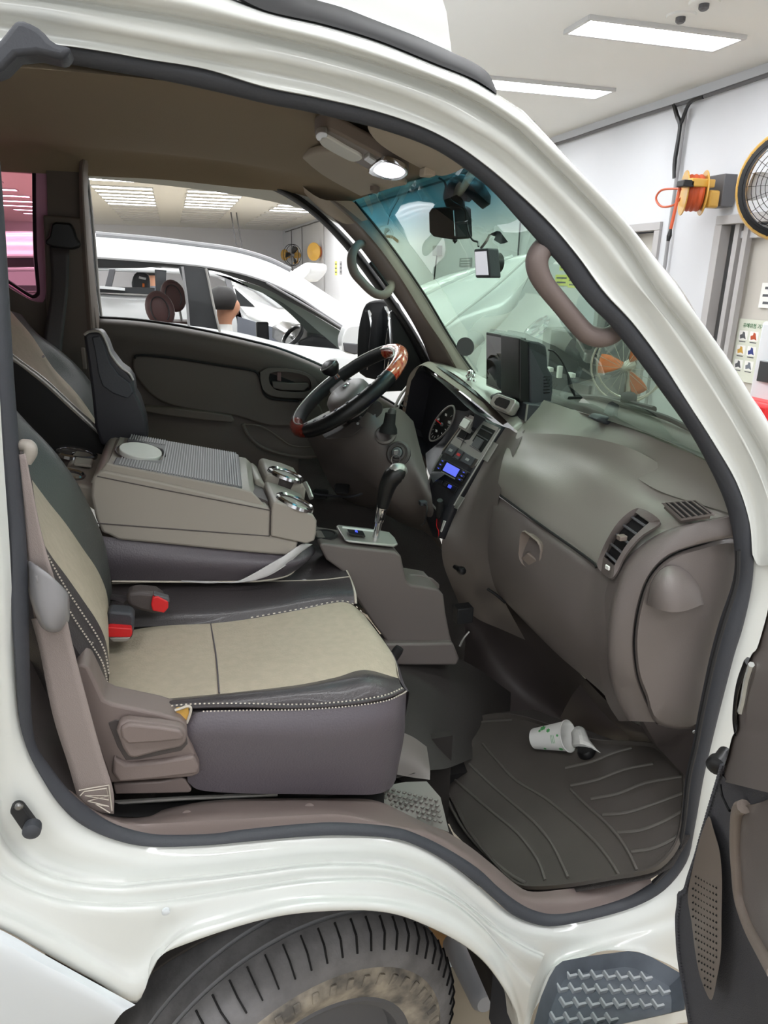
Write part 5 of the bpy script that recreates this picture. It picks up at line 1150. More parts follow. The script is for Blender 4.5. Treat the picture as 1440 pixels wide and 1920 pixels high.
# pedal bits and gear console
g = [(598, 1022), (606, 1018), (645, 1024), (742, 1035), (752, 1042), (758, 1070), (764, 1092), (772, 1097), (800, 1101), (822, 1105), (832, 1116), (836, 1150), (844, 1190), (858, 1240), (750, 1246), (735, 1215), (700, 1170), (660, 1110), (640, 1070), (612, 1050)]
gc_ = prism('gear_console', g, 1.56, 1.685, 'dash', T, bev=.012, ang=50)
prism('console_foot', [(720, 1208), (850, 1206), (862, 1236), (856, 1248), (748, 1248), (722, 1230)], 1.54, 1.60, 'dash', T, bev=.006)
pocket = prism('console_pocket', [(768, 1078), (790, 1078), (812, 1086), (824, 1096), (824, 1104), (800, 1100), (768, 1094)], 1.63, 1.64, 'dash', T, bev=.002)
bz = slab('shift_bezel', [P(x, y, Y) + np.array([0, 0, .004]) for x, y, Y in ((646, 1018, 1.578), (654, 1021, 1.572), (738, 1030, 1.572), (746, 1026, 1.578), (740, 1014, 1.61), (730, 1004, 1.64), (690, 997, 1.655), (634, 990, 1.655), (630, 993, 1.65))], (0, 0, .006), 'silver', T, bev=.003)
LZ = np.array([0, 0, .0105])
slab('mode_switch', [P(x, y, Y) + LZ for x, y, Y in ((655, 1011, 1.59), (685, 1015, 1.59), (680, 1005, 1.62), (651, 1002, 1.62))], (0, 0, .004), 'black', bz, bev=.001)
slab('shift_slot', [P(x, y, Y) + LZ for x, y, Y in ((642, 998, 1.635), (700, 1005, 1.63), (700, 1002, 1.64), (642, 995, 1.645))], (0, 0, .001), 'paper', bz)
slab('mode_light', [P(x, y, Y) + LZ * 1.5 for x, y, Y in ((666, 1009, 1.60), (671, 1010, 1.60), (670, 1006, 1.61), (665, 1005, 1.61))], (0, 0, .0005), 'blue_led', bz)
lathe('console_cup_recess', P(606, 1003, 1.625) + np.array([0, 0, .002]), (0, 0, 1), [(.036, -.004), (.034, .001), (.030, .002), (.028, -.001), (0, -.001)], 'black_matte', T, n=24)
sh = bpy.data.objects.new('gear_lever', None); COL.objects.link(sh); sh.parent = T; sh.matrix_parent_inverse = Matrix.Translation(-T.location)
def sp_(x, y): return P(x, y, 1.605 - (1008 - y) * .0002)
tube('shaft', [sp_(703, 1014), sp_(706, 1000), sp_(711, 975)], [.010, .008, .009], 'chrome', sh, n=14)
tube('collar', [sp_(710, 978), sp_(714, 960), sp_(717, 945)], [.011, .014, .0145], 'chrome', sh, n=14)
tube('collar_window', [sp_(712, 972), sp_(716, 952)], [.0125, .0145], 'black', sh, n=12, mc=2)
tube('knob', [sp_(717, 950), sp_(722, 928), sp_(728, 908), sp_(737, 893), sp_(748, 887), sp_(756, 888)], [.0155, .018, .021, .024, .023, .015], 'black', sh, n=18)
tube('knob_cap', [sp_(733, 890), sp_(741, 883), sp_(752, 882), sp_(760, 887)], [.012, .018, .017, .008], 'silver', sh, n=16)
# pedals and clutter in the dark
for i, (x, y, Y) in enumerate(((640, 915, 2.1), (600, 925, 2.2))):
    slab('pedal', [P(x - 14, y - 6, Y), P(x + 14, y - 4, Y), P(x + 12, y + 12, Y - .03), P(x - 12, y + 10, Y - .03)], (.01, .02, 0), 'rubber_dark', T, bev=.004)
patch('driver_footwell', [[(560, 830, 2.3), (700, 900, 2.25), (840, 1040, 2.1), (900, 1200, 2.0)], [(560, 960, 2.2), (700, 1000, 2.15), (840, 1120, 2.0), (900, 1260, 1.95)], [(560, 1100, 2.0), (700, 1150, 1.95), (840, 1240, 1.85), (900, 1300, 1.8)]], 'carpet', T)
tube('pedal_bracket', [P(580, 925, 2.2), P(625, 930, 2.15), (P(665, 930, 2.1)), P(700, 915, 2.1)], .004, 'rubber', T, n=6)
box('loose_metal_bracket', P(868, 1150, 1.72), (.05, .04, .05), 'rubber_dark', T, bev=.004)
tube('cable_tie', [P(862, 1212, 1.66), P(870, 1196, 1.66), P(880, 1184, 1.66)], .003, 'silver', T, n=6)
lathe('seat_lever', P(742, 1226, 1.40), P(752, 1214, 1.40) - P(735, 1240, 1.40), [(0, -.03), (.012, -.03), (.012, .01), (.010, .018), (0, .018)], 'black_matte', T, n=14)
# ---- steering wheel ---------------------------------------------------------------------
swc = P(652, 731, 2.0); top_ = P(750, 655, 2.0); du = _n(top_ - swc); dv = np.array([0, 1.0, 0]); dn = _n(np.cross(dv, du)); dn = dn if dn[2] > 0 else -dn
Rw = .182; r0 = .0195
sw = bpy.data.objects.new('steering_wheel', None); COL.objects.link(sw); sw.parent = T; sw.matrix_parent_inverse = Matrix.Translation(-T.location)
def arc(a0, a1, n=20): return [swc + Rw * (du * math.cos(math.radians(a)) + dv * math.sin(math.radians(a))) for a in np.linspace(a0, a1, n)]
tube('wood_grip', arc(-58, 24), r0 * 1.04, 'wood', sw, n=14, mc=2)
tube('leather_grip', arc(-152, -58), r0 * 1.1, 'black', sw, n=14, mc=2)
tube('wood_grip', arc(-196, -152), r0 * 1.04, 'wood_plain', sw, n=14, mc=2)
tube('leather_grip', arc(24, 164), r0 * 1.05, 'rubber_dark', sw, n=14, mc=2)
def arc2(a0, a1, rr, o, n=20): return [swc + dn * o + rr * (du * math.cos(math.radians(a)) + dv * math.sin(math.radians(a))) for a in np.linspace(a0, a1, n)]
tube('grip_piping', arc2(24, 200, Rw - .004, r0 * 1.02), .0022, 'silver', sw, n=6, mc=2)
tube('grip_piping', arc2(-30, 24, Rw - .012, r0 * .9), .003, 'silver', sw, n=6, mc=2)
for k in range(8):
    a = -150 + k * 12; p = arc2(a, a, Rw - .002, r0 * 1.05, 1)[0]; lathe('grip_nub', p, dn, [(.006, -.003), (.005, .002), (0, .003)], 'rubber', sw, n=10)
hc = swc - dn * .045 - du * .01
hubp = []
for a in np.linspace(0, 2 * PI, 24, endpoint=False):
    rr = .078 * (1 + .15 * math.cos(2 * a)); hubp.append((math.cos(a) * .066, math.sin(a) * .085))
V = []
for s, o in ((1.0, -.03), (1.04, .005), (.98, .022), (.8, .032), (.4, .037)):
    for x, y in hubp: V.append(hc + (du * x + dv * y) * s + dn * (o + .02))
n = len(hubp); part('airbag_cover', V, gridf(5, n, True) + [tuple(range(4 * n, 5 * n))], 'dash', sw, ang=50)
eb_ = lathe('emblem', hc + dn * .0585 + du * .012, dn, [(.018, -.001), (.018, .001), (.0145, .0015), (.0145, 0)], 'chrome', sw, n=28, sx=.62, sy=1.0, u=du)
def bar(a, b, wd, o, m, par, name):
    a3 = hc + dn * o + du * a[0] + dv * a[1]; b3 = hc + dn * o + du * b[0] + dv * b[1]; d = _n(b3 - a3); e = np.cross(dn, d) * wd
    return slab(name, [a3 - e, a3 + e, b3 + e, b3 - e], dn * .001, m, par, smooth=False)
bar((.004, -.007), (.02, -.003), .0018, .0585, 'chrome', sw, 'emblem_stroke'); bar((.004, .003), (.02, .007), .0018, .0585, 'chrome', sw, 'emblem_stroke'); bar((.010, -.005), (.013, .005), .0015, .0585, 'chrome', sw, 'emblem_stroke')
for s in (-1, 1):
    slab('spoke', [hc + dn * .02 + dv * s * .07 + du * .03, hc + dn * .02 + dv * s * .07 - du * .035, swc + dv * s * .178 - du * .03, swc + dv * s * .178 + du * .02], -dn * .012, 'dash_dark', sw, bev=.004)
slab('lower_spoke', [hc + dn * .02 - du * .05 - dv * .03, hc + dn * .02 - du * .05 + dv * .03, swc - du * .178 + dv * .022, swc - du * .178 - dv * .022], -dn * .012, 'silver', sw, bev=.004)
lathe('column_tube', hc - dn * .12, dn, [(.05, -.02), (.05, .1), (.03, .12), (0, .12)], 'black_matte', sw, n=20)
# spinner knob
kc = P(620, 690, 2.09)
kn = thing('spinner_knob', kc, 'round black spinner knob clamped on the steering wheel rim', 'knob')
lathe('grip', kc - dn * .01, dn, [(0, -.012), (.014, -.012), (.020, -.004), (.027, .006), (.028, .014), (.026, .024), (.016, .031), (0, .033)], 'black', kn, n=26)
tube('silver_band', ell(kc + dn * .012, du * .0275, dv * .0275, 24), .002, 'silver', kn, n=6, mc=0, closed=True)
lathe('clamp', kc - dn * .035, dn, [(.012, 0), (.01, .02), (.012, .03)], 'chrome', kn, n=14)
# ================================================================ seats
ps = bpy.data.objects.new('passenger_seat', None); COL.objects.link(ps); ps.parent = T; ps.matrix_parent_inverse = Matrix.Translation(-T.location)
skirtT = [(348, 1352, 1.03), (380, 1334, 1.025), (470, 1332, 1.025), (560, 1331, 1.025), (650, 1325, 1.025), (720, 1315, 1.03), (752, 1302, 1.05), (762, 1296, 1.09)]
skirtM = [(346, 1400, 1.02), (375, 1400, 1.015), (470, 1400, 1.012), (560, 1402, 1.012), (640, 1400, 1.012), (712, 1392, 1.02), (750, 1384, 1.05), (758, 1378, 1.10)]
skirtB = [(352, 1466, 1.03), (378, 1482, 1.03), (470, 1488, 1.03), (560, 1489, 1.03), (650, 1490, 1.03), (705, 1489, 1.035), (732, 1478, 1.06), (742, 1462, 1.10)]
skirtM1 = [((a[0] + b[0]) / 2, (a[1] + b[1]) / 2, (a[2] + b[2]) / 2 - .008) for a, b in zip(skirtT, skirtM)]
loft('seat_skirt', [skirtT, skirtM1, skirtM, skirtB], 'leather_brown', ps, n=60, mv=4)
bT = [(208, 1330, 1.05), (260, 1336, 1.04), (348, 1326, 1.035), (450, 1324, 1.03), (560, 1326, 1.03), (650, 1320, 1.03), (720, 1309, 1.035), (756, 1294, 1.06)]
bM = [(205, 1324, 1.06), (300, 1316, 1.05), (380, 1308, 1.05), (460, 1300, 1.05), (560, 1293, 1.05), (640, 1280, 1.06), (700, 1272, 1.06), (750, 1280, 1.08)]
bF = [(203, 1317, 1.09), (300, 1311, 1.09), (380, 1304, 1.09), (460, 1296, 1.09), (560, 1284, 1.09), (630, 1270, 1.10), (684, 1256, 1.12), (748, 1272, 1.11)]
loft('side_bolster', [skirtT, [(x, y + 3, Y + .008) for x, y, Y in bT], bT, bM, bF], 'leather', ps, n=60, mv=4)
cF = [(203, 1318, 1.088), (300, 1312, 1.088), (380, 1305, 1.088), (460, 1297, 1.088), (560, 1285, 1.088), (630, 1271, 1.10), (684, 1257, 1.12), (750, 1275, 1.11)]
cM = [(204, 1250, 1.24), (300, 1242, 1.24), (400, 1232, 1.24), (480, 1222, 1.24), (570, 1210, 1.24), (640, 1200, 1.25), (700, 1195, 1.25), (735, 1225, 1.22)]
cT = [(205, 1196, 1.40), (245, 1182, 1.40), (310, 1173, 1.40), (395, 1169, 1.40), (470, 1160, 1.41), (560, 1144, 1.42), (645, 1129, 1.43), (682, 1152, 1.41)]
loft('seat_cushion_panel', [cF, cM, cT], 'fabric', ps, n=60, mv=10)
tube('panel_seam', [P(x, y, Y) + np.array([0, 0, .0006]) for x, y, Y in ((395, 1170, 1.40), (402, 1210, 1.29), (406, 1240, 1.22), (411, 1300, 1.09))], .0015, 'leather_brown', ps, n=6)
def stitches(name, pts, m, parent, n=60, ln=.5, r=.0011, off=(0, -.001, .002)):
    R = resamp([P(*p) for p in pts], n * 2 + 1); L = []
    for k in range(n):
        a, b = R[2 * k], R[2 * k + 1]; a = a + np.array(off); b = b + np.array(off); d = b - a; l = np.linalg.norm(d); d = d / l
        e = _n(np.cross(d, (.2, -1, .6))); f_ = np.cross(d, e); L.append(boxv((a + b) / 2, (l * ln * 2, r * 2, r * 2), np.array([d, e, f_]).T))
    return multi(name, L, m, parent, smooth=False, kind='stuff')
stitches('stitching', [(x, y - 4, Y) for x, y, Y in bT], 'thread', ps, 70, .4)
stitches('stitching', [(x, y + 1, Y) for x, y, Y in skirtT[1:]], 'thread', ps, 70, .4)
tube('cushion_piping', [P(x, y - 1, Y - .002) for x, y, Y in bT[2:]], .0035, 'leather', ps, n=8)
stitches('stitching', [(x, y - 1, Y) for x, y, Y in cT[4:]], 'thread', ps, 22, .4)
tube('torn_edge', [P(x, y, 1.02) for x, y in ((328, 1332), (340, 1328), (352, 1324), (358, 1328), (356, 1340), (350, 1356))], .0022, 'thread', ps, n=6)
slab('exposed_foam', list(cr([P(x, y, 1.022) for x, y in ((330, 1334), (342, 1332), (352, 1329), (354, 1338), (349, 1352), (344, 1358), (338, 1348))], 2, True)), (0, .01, 0), 'foam', ps)
# front roll of the cushion
loft('cushion_front', [[(762, 1296, 1.09), (748, 1272, 1.11), (735, 1225, 1.22), (700, 1172, 1.36), (682, 1152, 1.41)], [(766, 1310, 1.12), (756, 1290, 1.16), (742, 1250, 1.27), (712, 1205, 1.38), (694, 1180, 1.42)], [(742, 1440, 1.14), (730, 1400, 1.2), (718, 1350, 1.3), (700, 1290, 1.38), (690, 1270, 1.42)]], 'leather_brown', ps, n=30)
# middle seat cushion (dark leather)
rows = [
 [(204, 1178, 1.41), (250, 1176, 1.41), (330, 1172, 1.41), (430, 1166, 1.415), (520, 1152, 1.425), (600, 1137, 1.435), (664, 1132, 1.43)],
 [(204, 1150, 1.43), (250, 1148, 1.43), (330, 1145, 1.43), (430, 1138, 1.44), (520, 1126, 1.45), (600, 1112, 1.46), (664, 1110, 1.45)],
 [(204, 1098, 1.53), (250, 1096, 1.53), (330, 1093, 1.53), (430, 1090, 1.53), (520, 1090, 1.53), (600, 1088, 1.53), (655, 1082, 1.53)],
 [(204, 1086, 1.55), (250, 1086, 1.55), (330, 1084, 1.56), (430, 1078, 1.57), (520, 1074, 1.58), (590, 1060, 1.60), (640, 1055, 1.60)],
 [(204, 1060, 1.7), (250, 1060, 1.7), (330, 1060, 1.7), (430, 1050, 1.7), (520, 1035, 1.72), (570, 1022, 1.74), (612, 1028, 1.72)]]
patch('middle_seat_cushion', rows, 'leather', T, mu=5, mv=5)
tube('cushion_seam', [P(x, y, Y) + np.array([0, 0, .001]) for x, y, Y in ((210, 1095, 1.53), (330, 1091, 1.53), (430, 1090, 1.53), (520, 1090, 1.53), (600, 1088, 1.53), (655, 1082, 1.53))], .0014, 'thread', T, n=6)
tube('cushion_piping', [P(x, y, Y) for x, y, Y in ((612, 1028, 1.72), (640, 1055, 1.60), (656, 1084, 1.53), (665, 1110, 1.45), (667, 1132, 1.43))], .003, 'thread', T, n=6)
loft('middle_seat_front', [[(612, 1026, 1.72), (640, 1055, 1.60), (656, 1084, 1.53), (666, 1110, 1.45), (668, 1134, 1.43)], [(606, 1120, 1.74), (630, 1150, 1.62), (650, 1180, 1.55), (664, 1200, 1.47), (672, 1220, 1.45)]], 'leather', T, n=30)
# backrest of the passenger seat
R = [
 [(-30, 790, 1.04), (-20, 785, 1.07), (-5, 780, 1.12), (-2, 750, 1.36), (6, 742, 1.44), (0, 735, 1.50)],
 [(10, 900, 1.035), (20, 895, 1.06), (32, 890, 1.12), (36, 860, 1.36), (52, 800, 1.44), (48, 790, 1.50)],
 [(40, 985, 1.035), (52, 985, 1.06), (66, 985, 1.12), (84, 932, 1.36), (98, 848, 1.44), (92, 840, 1.50)],
 [(66, 1050, 1.035), (78, 1050, 1.06), (92, 1036, 1.12), (122, 980, 1.36), (140, 905, 1.44), (134, 895, 1.50)],
 [(90, 1120, 1.035), (104, 1115, 1.06), (125, 1081, 1.13), (155, 1028, 1.36), (172, 963, 1.44), (166, 955, 1.50)],
 [(118, 1180, 1.035), (136, 1170, 1.06), (157, 1127, 1.13), (182, 1068, 1.37), (194, 1015, 1.44), (188, 1005, 1.50)],
 [(146, 1222, 1.035), (166, 1215, 1.06), (184, 1168, 1.13), (199, 1108, 1.37), (204, 1060, 1.44), (200, 1050, 1.50)],
 [(166, 1260, 1.035), (188, 1250, 1.06), (199, 1205, 1.13), (204, 1145, 1.38), (209, 1100, 1.44), (206, 1090, 1.50)],
 [(184, 1300, 1.035), (198, 1290, 1.06), (205, 1245, 1.13), (204, 1190, 1.38), (210, 1135, 1.44), (208, 1120, 1.50)]]
def band(name, i, j, m, bulge=0.0, add=None):
    rows = [r[i:j + 1] for r in R]
    return patch(name, rows, m, ps, mu=6, mv=4)
band('backrest_near_bolster', 0, 2, 'leather'); band('backrest_panel', 2, 3, 'fabric'); band('backrest_far_bolster', 3, 5, 'leather_green')
patch('backrest_side', [[r[0], (r[0][0] - 60, r[0][1] + 20, 1.05), (r[0][0] - 140, r[0][1] + 60, 1.2)] for r in R], 'leather', ps)
sb = [(90, 1035, 1.085), (105, 1070, 1.085), (124, 1105, 1.085), (150, 1150, 1.085), (172, 1190, 1.085), (188, 1230, 1.085), (196, 1270, 1.085), (192, 1300, 1.085)]
def nearb(s, i, t):  # a point on the near bolster patch
    a = P(*R[i][1]) * (1 - s) + P(*R[i][2]) * s; b = P(*R[i + 1][1]) * (1 - s) + P(*R[i + 1][2]) * s; return a * (1 - t) + b * t
def stitch3(name, pts, m, parent, n, r=.0011):
    Rr = resamp(pts, n * 2 + 1); L = []
    for k in range(n):
        a, b = Rr[2 * k], Rr[2 * k + 1]; d = b - a; l = np.linalg.norm(d); d = d / l; e = _n(np.cross(d, (.2, -1, .6))); L.append(boxv((a + b) / 2 + np.array([.003, -.003, .002]), (l * .9, r * 2, r * 2), np.array([d, e, np.cross(d, e)]).T))
    return multi(name, L, m, parent, smooth=False, kind='stuff')
stitch3('stitching', [nearb(.55, i, 0) for i in range(3, 8)] + [nearb(.5, 7, 1)], 'thread', ps, 40)
stitch3('stitching', [nearb(.12, i, 0) for i in range(4, 8)] + [nearb(.15, 7, 1)], 'thread', ps, 34)
stitch3('stitching', [P(137, 1213, 1.05), P(150, 1213, 1.06), P(165, 1209, 1.075), P(172, 1205, 1.085)], 'thread', ps, 10)
# seat side cover, lever, rail
sc_ = [(140, 1250), (152, 1244), (166, 1250), (178, 1275), (195, 1312), (212, 1320), (300, 1338), (338, 1350), (350, 1362), (352, 1385), (362, 1405), (374, 1435), (374, 1452), (360, 1458), (280, 1464), (222, 1468), (205, 1470), (196, 1440), (180, 1400), (150, 1330), (135, 1280)]
prism('side_cover', sc_, 1.005, 1.06, 'scuff', ps, bev=.006, ang=50)
prism('cover_ledge', [(213, 1420), (236, 1434), (300, 1428), (364, 1418), (374, 1440), (370, 1452), (280, 1463), (222, 1468), (210, 1450)], .997, 1.02, 'scuff', ps, bev=.005)
prism('lever_recess', [(203, 1356), (216, 1350), (345, 1360), (352, 1395), (340, 1408), (262, 1424), (236, 1426), (220, 1400)], 1.0035, 1.01, 'dash_dark', ps, bev=.001)
prism('recline_lever', [(218, 1372), (224, 1356), (240, 1352), (300, 1358), (340, 1364), (350, 1374), (349, 1392), (340, 1402), (300, 1410), (252, 1423), (240, 1420), (230, 1404)], .985, 1.004, 'scuff', ps, bev=.008)
prism('lever_face', [(226, 1366), (240, 1358), (300, 1364), (338, 1370), (345, 1380), (342, 1388), (300, 1392), (240, 1396), (228, 1384)], .978, .99, 'scuff', ps, bev=.006)
prism('rail_bracket', [(212, 1470), (300, 1466), (340, 1458), (348, 1462), (360, 1482), (356, 1487), (216, 1490)], 1.03, 1.06, 'scuff', ps, bev=.004)
box('seat_base', (.12, 1.32, .80 + UP), (.42, .42, .12), 'black_matte', ps)
tube('seat_rail', [P(215, 1505, 1.06), P(340, 1497, 1.06), P(520, 1489, 1.06)], .004, 'silver', ps, n=8, mc=0)
patch('rail_floor', [[(150, 1490, 1.05), (300, 1500, 1.09), (520, 1488, 1.09), (720, 1486, 1.1)], [(180, 1530, 1.02), (300, 1530, 1.03), (520, 1512, 1.04), (720, 1512, 1.06)]], 'black_matte', T)
# rear trim behind the belt
patch('rear_pillar_trim', [[(20, 780, 1.12), (60, 900, 1.12)], [(48, 1080, 1.10), (90, 1100, 1.12)], [(56, 1230, 1.08), (130, 1240, 1.12)], [(60, 1370, 1.06), (180, 1380, 1.10)], [(110, 1490, 1.03), (215, 1500, 1.08)]], 'dash_dark', T)
# seat belt
sbt = bpy.data.objects.new('passenger_belt', None); COL.objects.link(sbt); sbt.parent = T; sbt.matrix_parent_inverse = Matrix.Translation(-T.location)
tube('belt_hook', [P(34, 838, 1.0), P(46, 835, .995), P(56, 838, .99), (P(57, 850, .99)), P(50, 868, .99)], [.006, .0085, .0085, .0085, .006], 'console', sbt, n=12)
patch('upper_webbing', [[(37, 852, .99), (49, 850, .985)], [(42, 900, .985), (62, 920, .98)], [(50, 980, .982), (76, 990, .976)], [(52, 1040, .982), (92, 1050, .972)], [(66, 1090, .982), (108, 1100, .97)], [(84, 1140, .98), (124, 1140, .965)]], 'belt', sbt, thick=.002)
patch('back_webbing', [[(50, 1040, 1.0), (80, 1060, .995)], [(54, 1090, .998), (90, 1130, .99)], [(66, 1160, .995), (105, 1170, .985)]], 'belt', sbt, thick=.002)
patch('lower_webbing', [[(60, 1160, .985), (124, 1150, .965)], [(76, 1220, .985), (138, 1215, .965)], [(100, 1340, .98), (168, 1330, .965)], [(128, 1430, .98), (192, 1415, .968)], [(148, 1500, .98), (212, 1480, .97)], [(155, 1520, .985), (214, 1524, .975)]], 'belt', sbt, thick=.002)
gd = patch('belt_guide', [[(54, 1050, .985), (70, 1060, .962), (96, 1080, .955), (122, 1110, .962), (126, 1130, .985)], [(58, 1110, .975), (76, 1125, .952), (98, 1130, .948), (118, 1140, .952), (126, 1160, .97)], [(70, 1150, .975), (84, 1165, .952), (98, 1172, .948), (112, 1170, .955), (122, 1168, .972)], [(80, 1172, .98), (90, 1180, .965), (100, 1182, .962), (110, 1180, .965), (118, 1172, .98)]], 'belt_guide', sbt, thick=.003)
tube('guide_edge', [P(x, y, .955) for x, y in ((68, 1080), (80, 1112), (92, 1140), (98, 1150))], .002, 'belt_guide', sbt, n=6)
zz = [(150, 1492), (158, 1484), (200, 1478), (204, 1500), (160, 1492), (204, 1492), (165, 1502), (204, 1512), (180, 1508), (206, 1524)]
tube('cross_stitching', [P(x, y, .966) for x, y in zz], .001, 'thread', sbt, n=5, mc=0)
tube('cross_stitching', [P(x, y, .966) for x, y in ((148, 1482), (170, 1478), (204, 1472), (210, 1520))], .001, 'thread', sbt, n=5, mc=0)
# buckles
b1 = prism('centre_buckle', [(236, 1124), (240, 1112), (262, 1109), (292, 1112), (306, 1122), (312, 1136), (306, 1150), (290, 1152), (262, 1146), (240, 1138)], 1.36, 1.40, 'dash_dark', T, bev=.008)
prism('red_button', [(286, 1120), (296, 1118), (315, 1128), (316, 1140), (308, 1150), (286, 1146), (283, 1135)], 1.350, 1.37, 'red', b1, bev=.003)
prism('steel_tongue_slot', [(288, 1114), (316, 1122), (318, 1130), (306, 1128), (290, 1121)], 1.352, 1.37, 'grey_dark', b1, bev=.002)
b2 = prism('passenger_buckle', [(201, 1152), (206, 1146), (246, 1150), (252, 1158), (251, 1180), (248, 1196), (240, 1203), (206, 1202), (199, 1190)], 1.30, 1.335, 'rubber', T, bev=.006)
prism('red_button', [(200, 1180), (205, 1176), (246, 1179), (248, 1190), (245, 1195), (203, 1195)], 1.285, 1.31, 'red', b2, bev=.002)
prism('slot_plate', [(204, 1196), (245, 1195), (240, 1203), (230, 1204), (212, 1204)], 1.286, 1.31, 'silver', b2, bev=.002)
tube('buckle_strap', [P(205, 1120, 1.42), P(225, 1122, 1.40), P(240, 1128, 1.385)], .012, 'leather', T, n=8, sq=.4)
tube('buckle_strap', [P(205, 1135, 1.40), P(225, 1142, 1.37), P(235, 1152, 1.34)], .010, 'leather', T, n=8, sq=.4)
# ---- folded middle backrest under the console
patch('folded_backrest', [[(190, 1005, 1.50), (300, 1018, 1.50), (440, 1032, 1.50), (540, 1040, 1.50), (572, 1030, 1.53), (575, 1015, 1.60)], [(196, 1045, 1.485), (300, 1052, 1.48), (440, 1060, 1.48), (545, 1058, 1.48), (578, 1048, 1.52), (590, 1030, 1.60)], [(204, 1087, 1.50), (300, 1090, 1.50), (430, 1090, 1.50), (510, 1085, 1.50), (552, 1072, 1.53), (588, 1040, 1.60)]], 'leather_brown', T, mu=5, mv=6)
tube('backrest_piping', [P(x, y, Y) for x, y, Y in ((210, 1090, 1.495), (330, 1091, 1.495), (430, 1091, 1.495), (500, 1088, 1.495), (545, 1076, 1.52), (562, 1050, 1.52))], .0022, 'thread', T, n=6)
# ---- driver seat
ds = bpy.data.objects.new('driver_seat', None); COL.objects.link(ds); ds.parent = T; ds.matrix_parent_inverse = Matrix.Translation(-T.location)
loft('backrest_side', [[(-30, 620, 1.86), (20, 668, 1.84), (80, 715, 1.84), (140, 770, 1.84), (185, 812, 1.84), (215, 850, 1.84)], [(-30, 700, 1.83), (20, 740, 1.83), (80, 780, 1.83), (140, 815, 1.83), (180, 835, 1.83), (215, 860, 1.83)], [(-30, 820, 1.84), (20, 850, 1.84), (60, 870, 1.84), (140, 890, 1.84), (180, 895, 1.84), (215, 900, 1.84)]], 'black_matte', ds, n=30)
loft('backrest_panel', [[(-30, 610, 1.87), (20, 662, 1.86), (80, 708, 1.86), (140, 765, 1.86), (182, 806, 1.86), (212, 840, 1.86)], [(-10, 575, 2.0), (30, 620, 2.0), (84, 680, 2.0), (140, 745, 2.0), (178, 792, 2.0), (205, 830, 2.0)], [(-20, 530, 2.1), (20, 583, 2.1), (60, 630, 2.1), (100, 690, 2.1), (150, 745, 2.08), (200, 820, 2.06)]], 'fabric', ds, n=30, mv=5)
loft('backrest_far_bolster', [[(20, 583, 2.10), (60, 630, 2.10), (100, 690, 2.10), (150, 745, 2.08), (200, 820, 2.06)], [(40, 590, 2.16), (70, 625, 2.16), (110, 655, 2.16), (160, 705, 2.16), (210, 780, 2.14)], [(30, 600, 2.24), (60, 632, 2.24), (100, 660, 2.24), (150, 700, 2.24), (210, 770, 2.24)]], 'leather_green', ds, n=30, mv=5)
tube('piping', [P(x, y, 1.845) for x, y in ((-20, 628), (20, 668), (80, 713), (140, 768), (183, 808), (205, 832))], .008, 'silver', ds, n=10)
tube('panel_seam', [P(64, 693, 1.88), P(72, 676, 1.98), P(82, 668, 2.05)], .003, 'leather_brown', ds, n=6)
slab('driver_cushion', [(-.15, 1.86, 1.0 + UP), (.36, 1.86, .98 + UP), (.36, 2.24, .98 + UP), (-.15, 2.24, 1.0 + UP)], (0, 0, -.16), 'leather', ds, bev=.03)
slab('driver_seat_back', [(-.6, 1.90, 1.05 + UP), (-.30, 1.90, 1.02 + UP), (-.56, 1.90, 1.58 + UP), (-.75, 1.90, 1.56 + UP)], (0, .3, 0), 'leather', ds, bev=.02)
# ================================================================ console box strapped on the folded backrest
con = thing('armrest_console', P(380, 1000, 1.62), 'beige-grey armrest storage console with cup holders, strapped on the folded middle seat', 'console box')
YA, YZ = 1.49, 1.82
bod = [(173, 896), (186, 884), (196, 882), (300, 903), (420, 931), (500, 950), (508, 956), (506, 1005), (560, 1016), (552, 1040), (544, 1043), (440, 1034), (300, 1020), (222, 1013), (205, 1004), (192, 1000), (180, 975), (170, 930)]
prism('body', bod, YA, YZ, 'console', con, bev=.006, ang=50)
tube('body_seam', [P(x, y, YA - .0005) for x, y in ((182, 981), (300, 990), (420, 999), (505, 1005), (508, 957))], .0014, 'dash_dark', con, n=6, mc=0)
tube('body_seam', [P(x, y, YA - .0005) for x, y in ((182, 893), (300, 917), (420, 940), (508, 957))], .0012, 'dash_dark', con, n=6, mc=0)
prism('front_block', [(509, 962), (511, 944), (517, 940), (552, 951), (586, 965), (594, 977), (593, 1000), (590, 1014), (575, 1020), (508, 1006)], YA - .005, YA + .16, 'console', con, bev=.012, ang=50)
prism('front_block', [(497, 905), (499, 892), (506, 888), (545, 898), (568, 907), (574, 916), (570, 950), (500, 950)], YA + .17, YZ, 'console', con, bev=.012, ang=50)
prism('divider', [(478, 900), (486, 898), (497, 908), (500, 945), (480, 945)], YA + .14, YZ - .03, 'console', con, bev=.006)
prism('inner_tray', [(478, 930), (503, 940), (503, 950), (478, 945)], YA + .03, YA + .15, 'dash_dark', con)
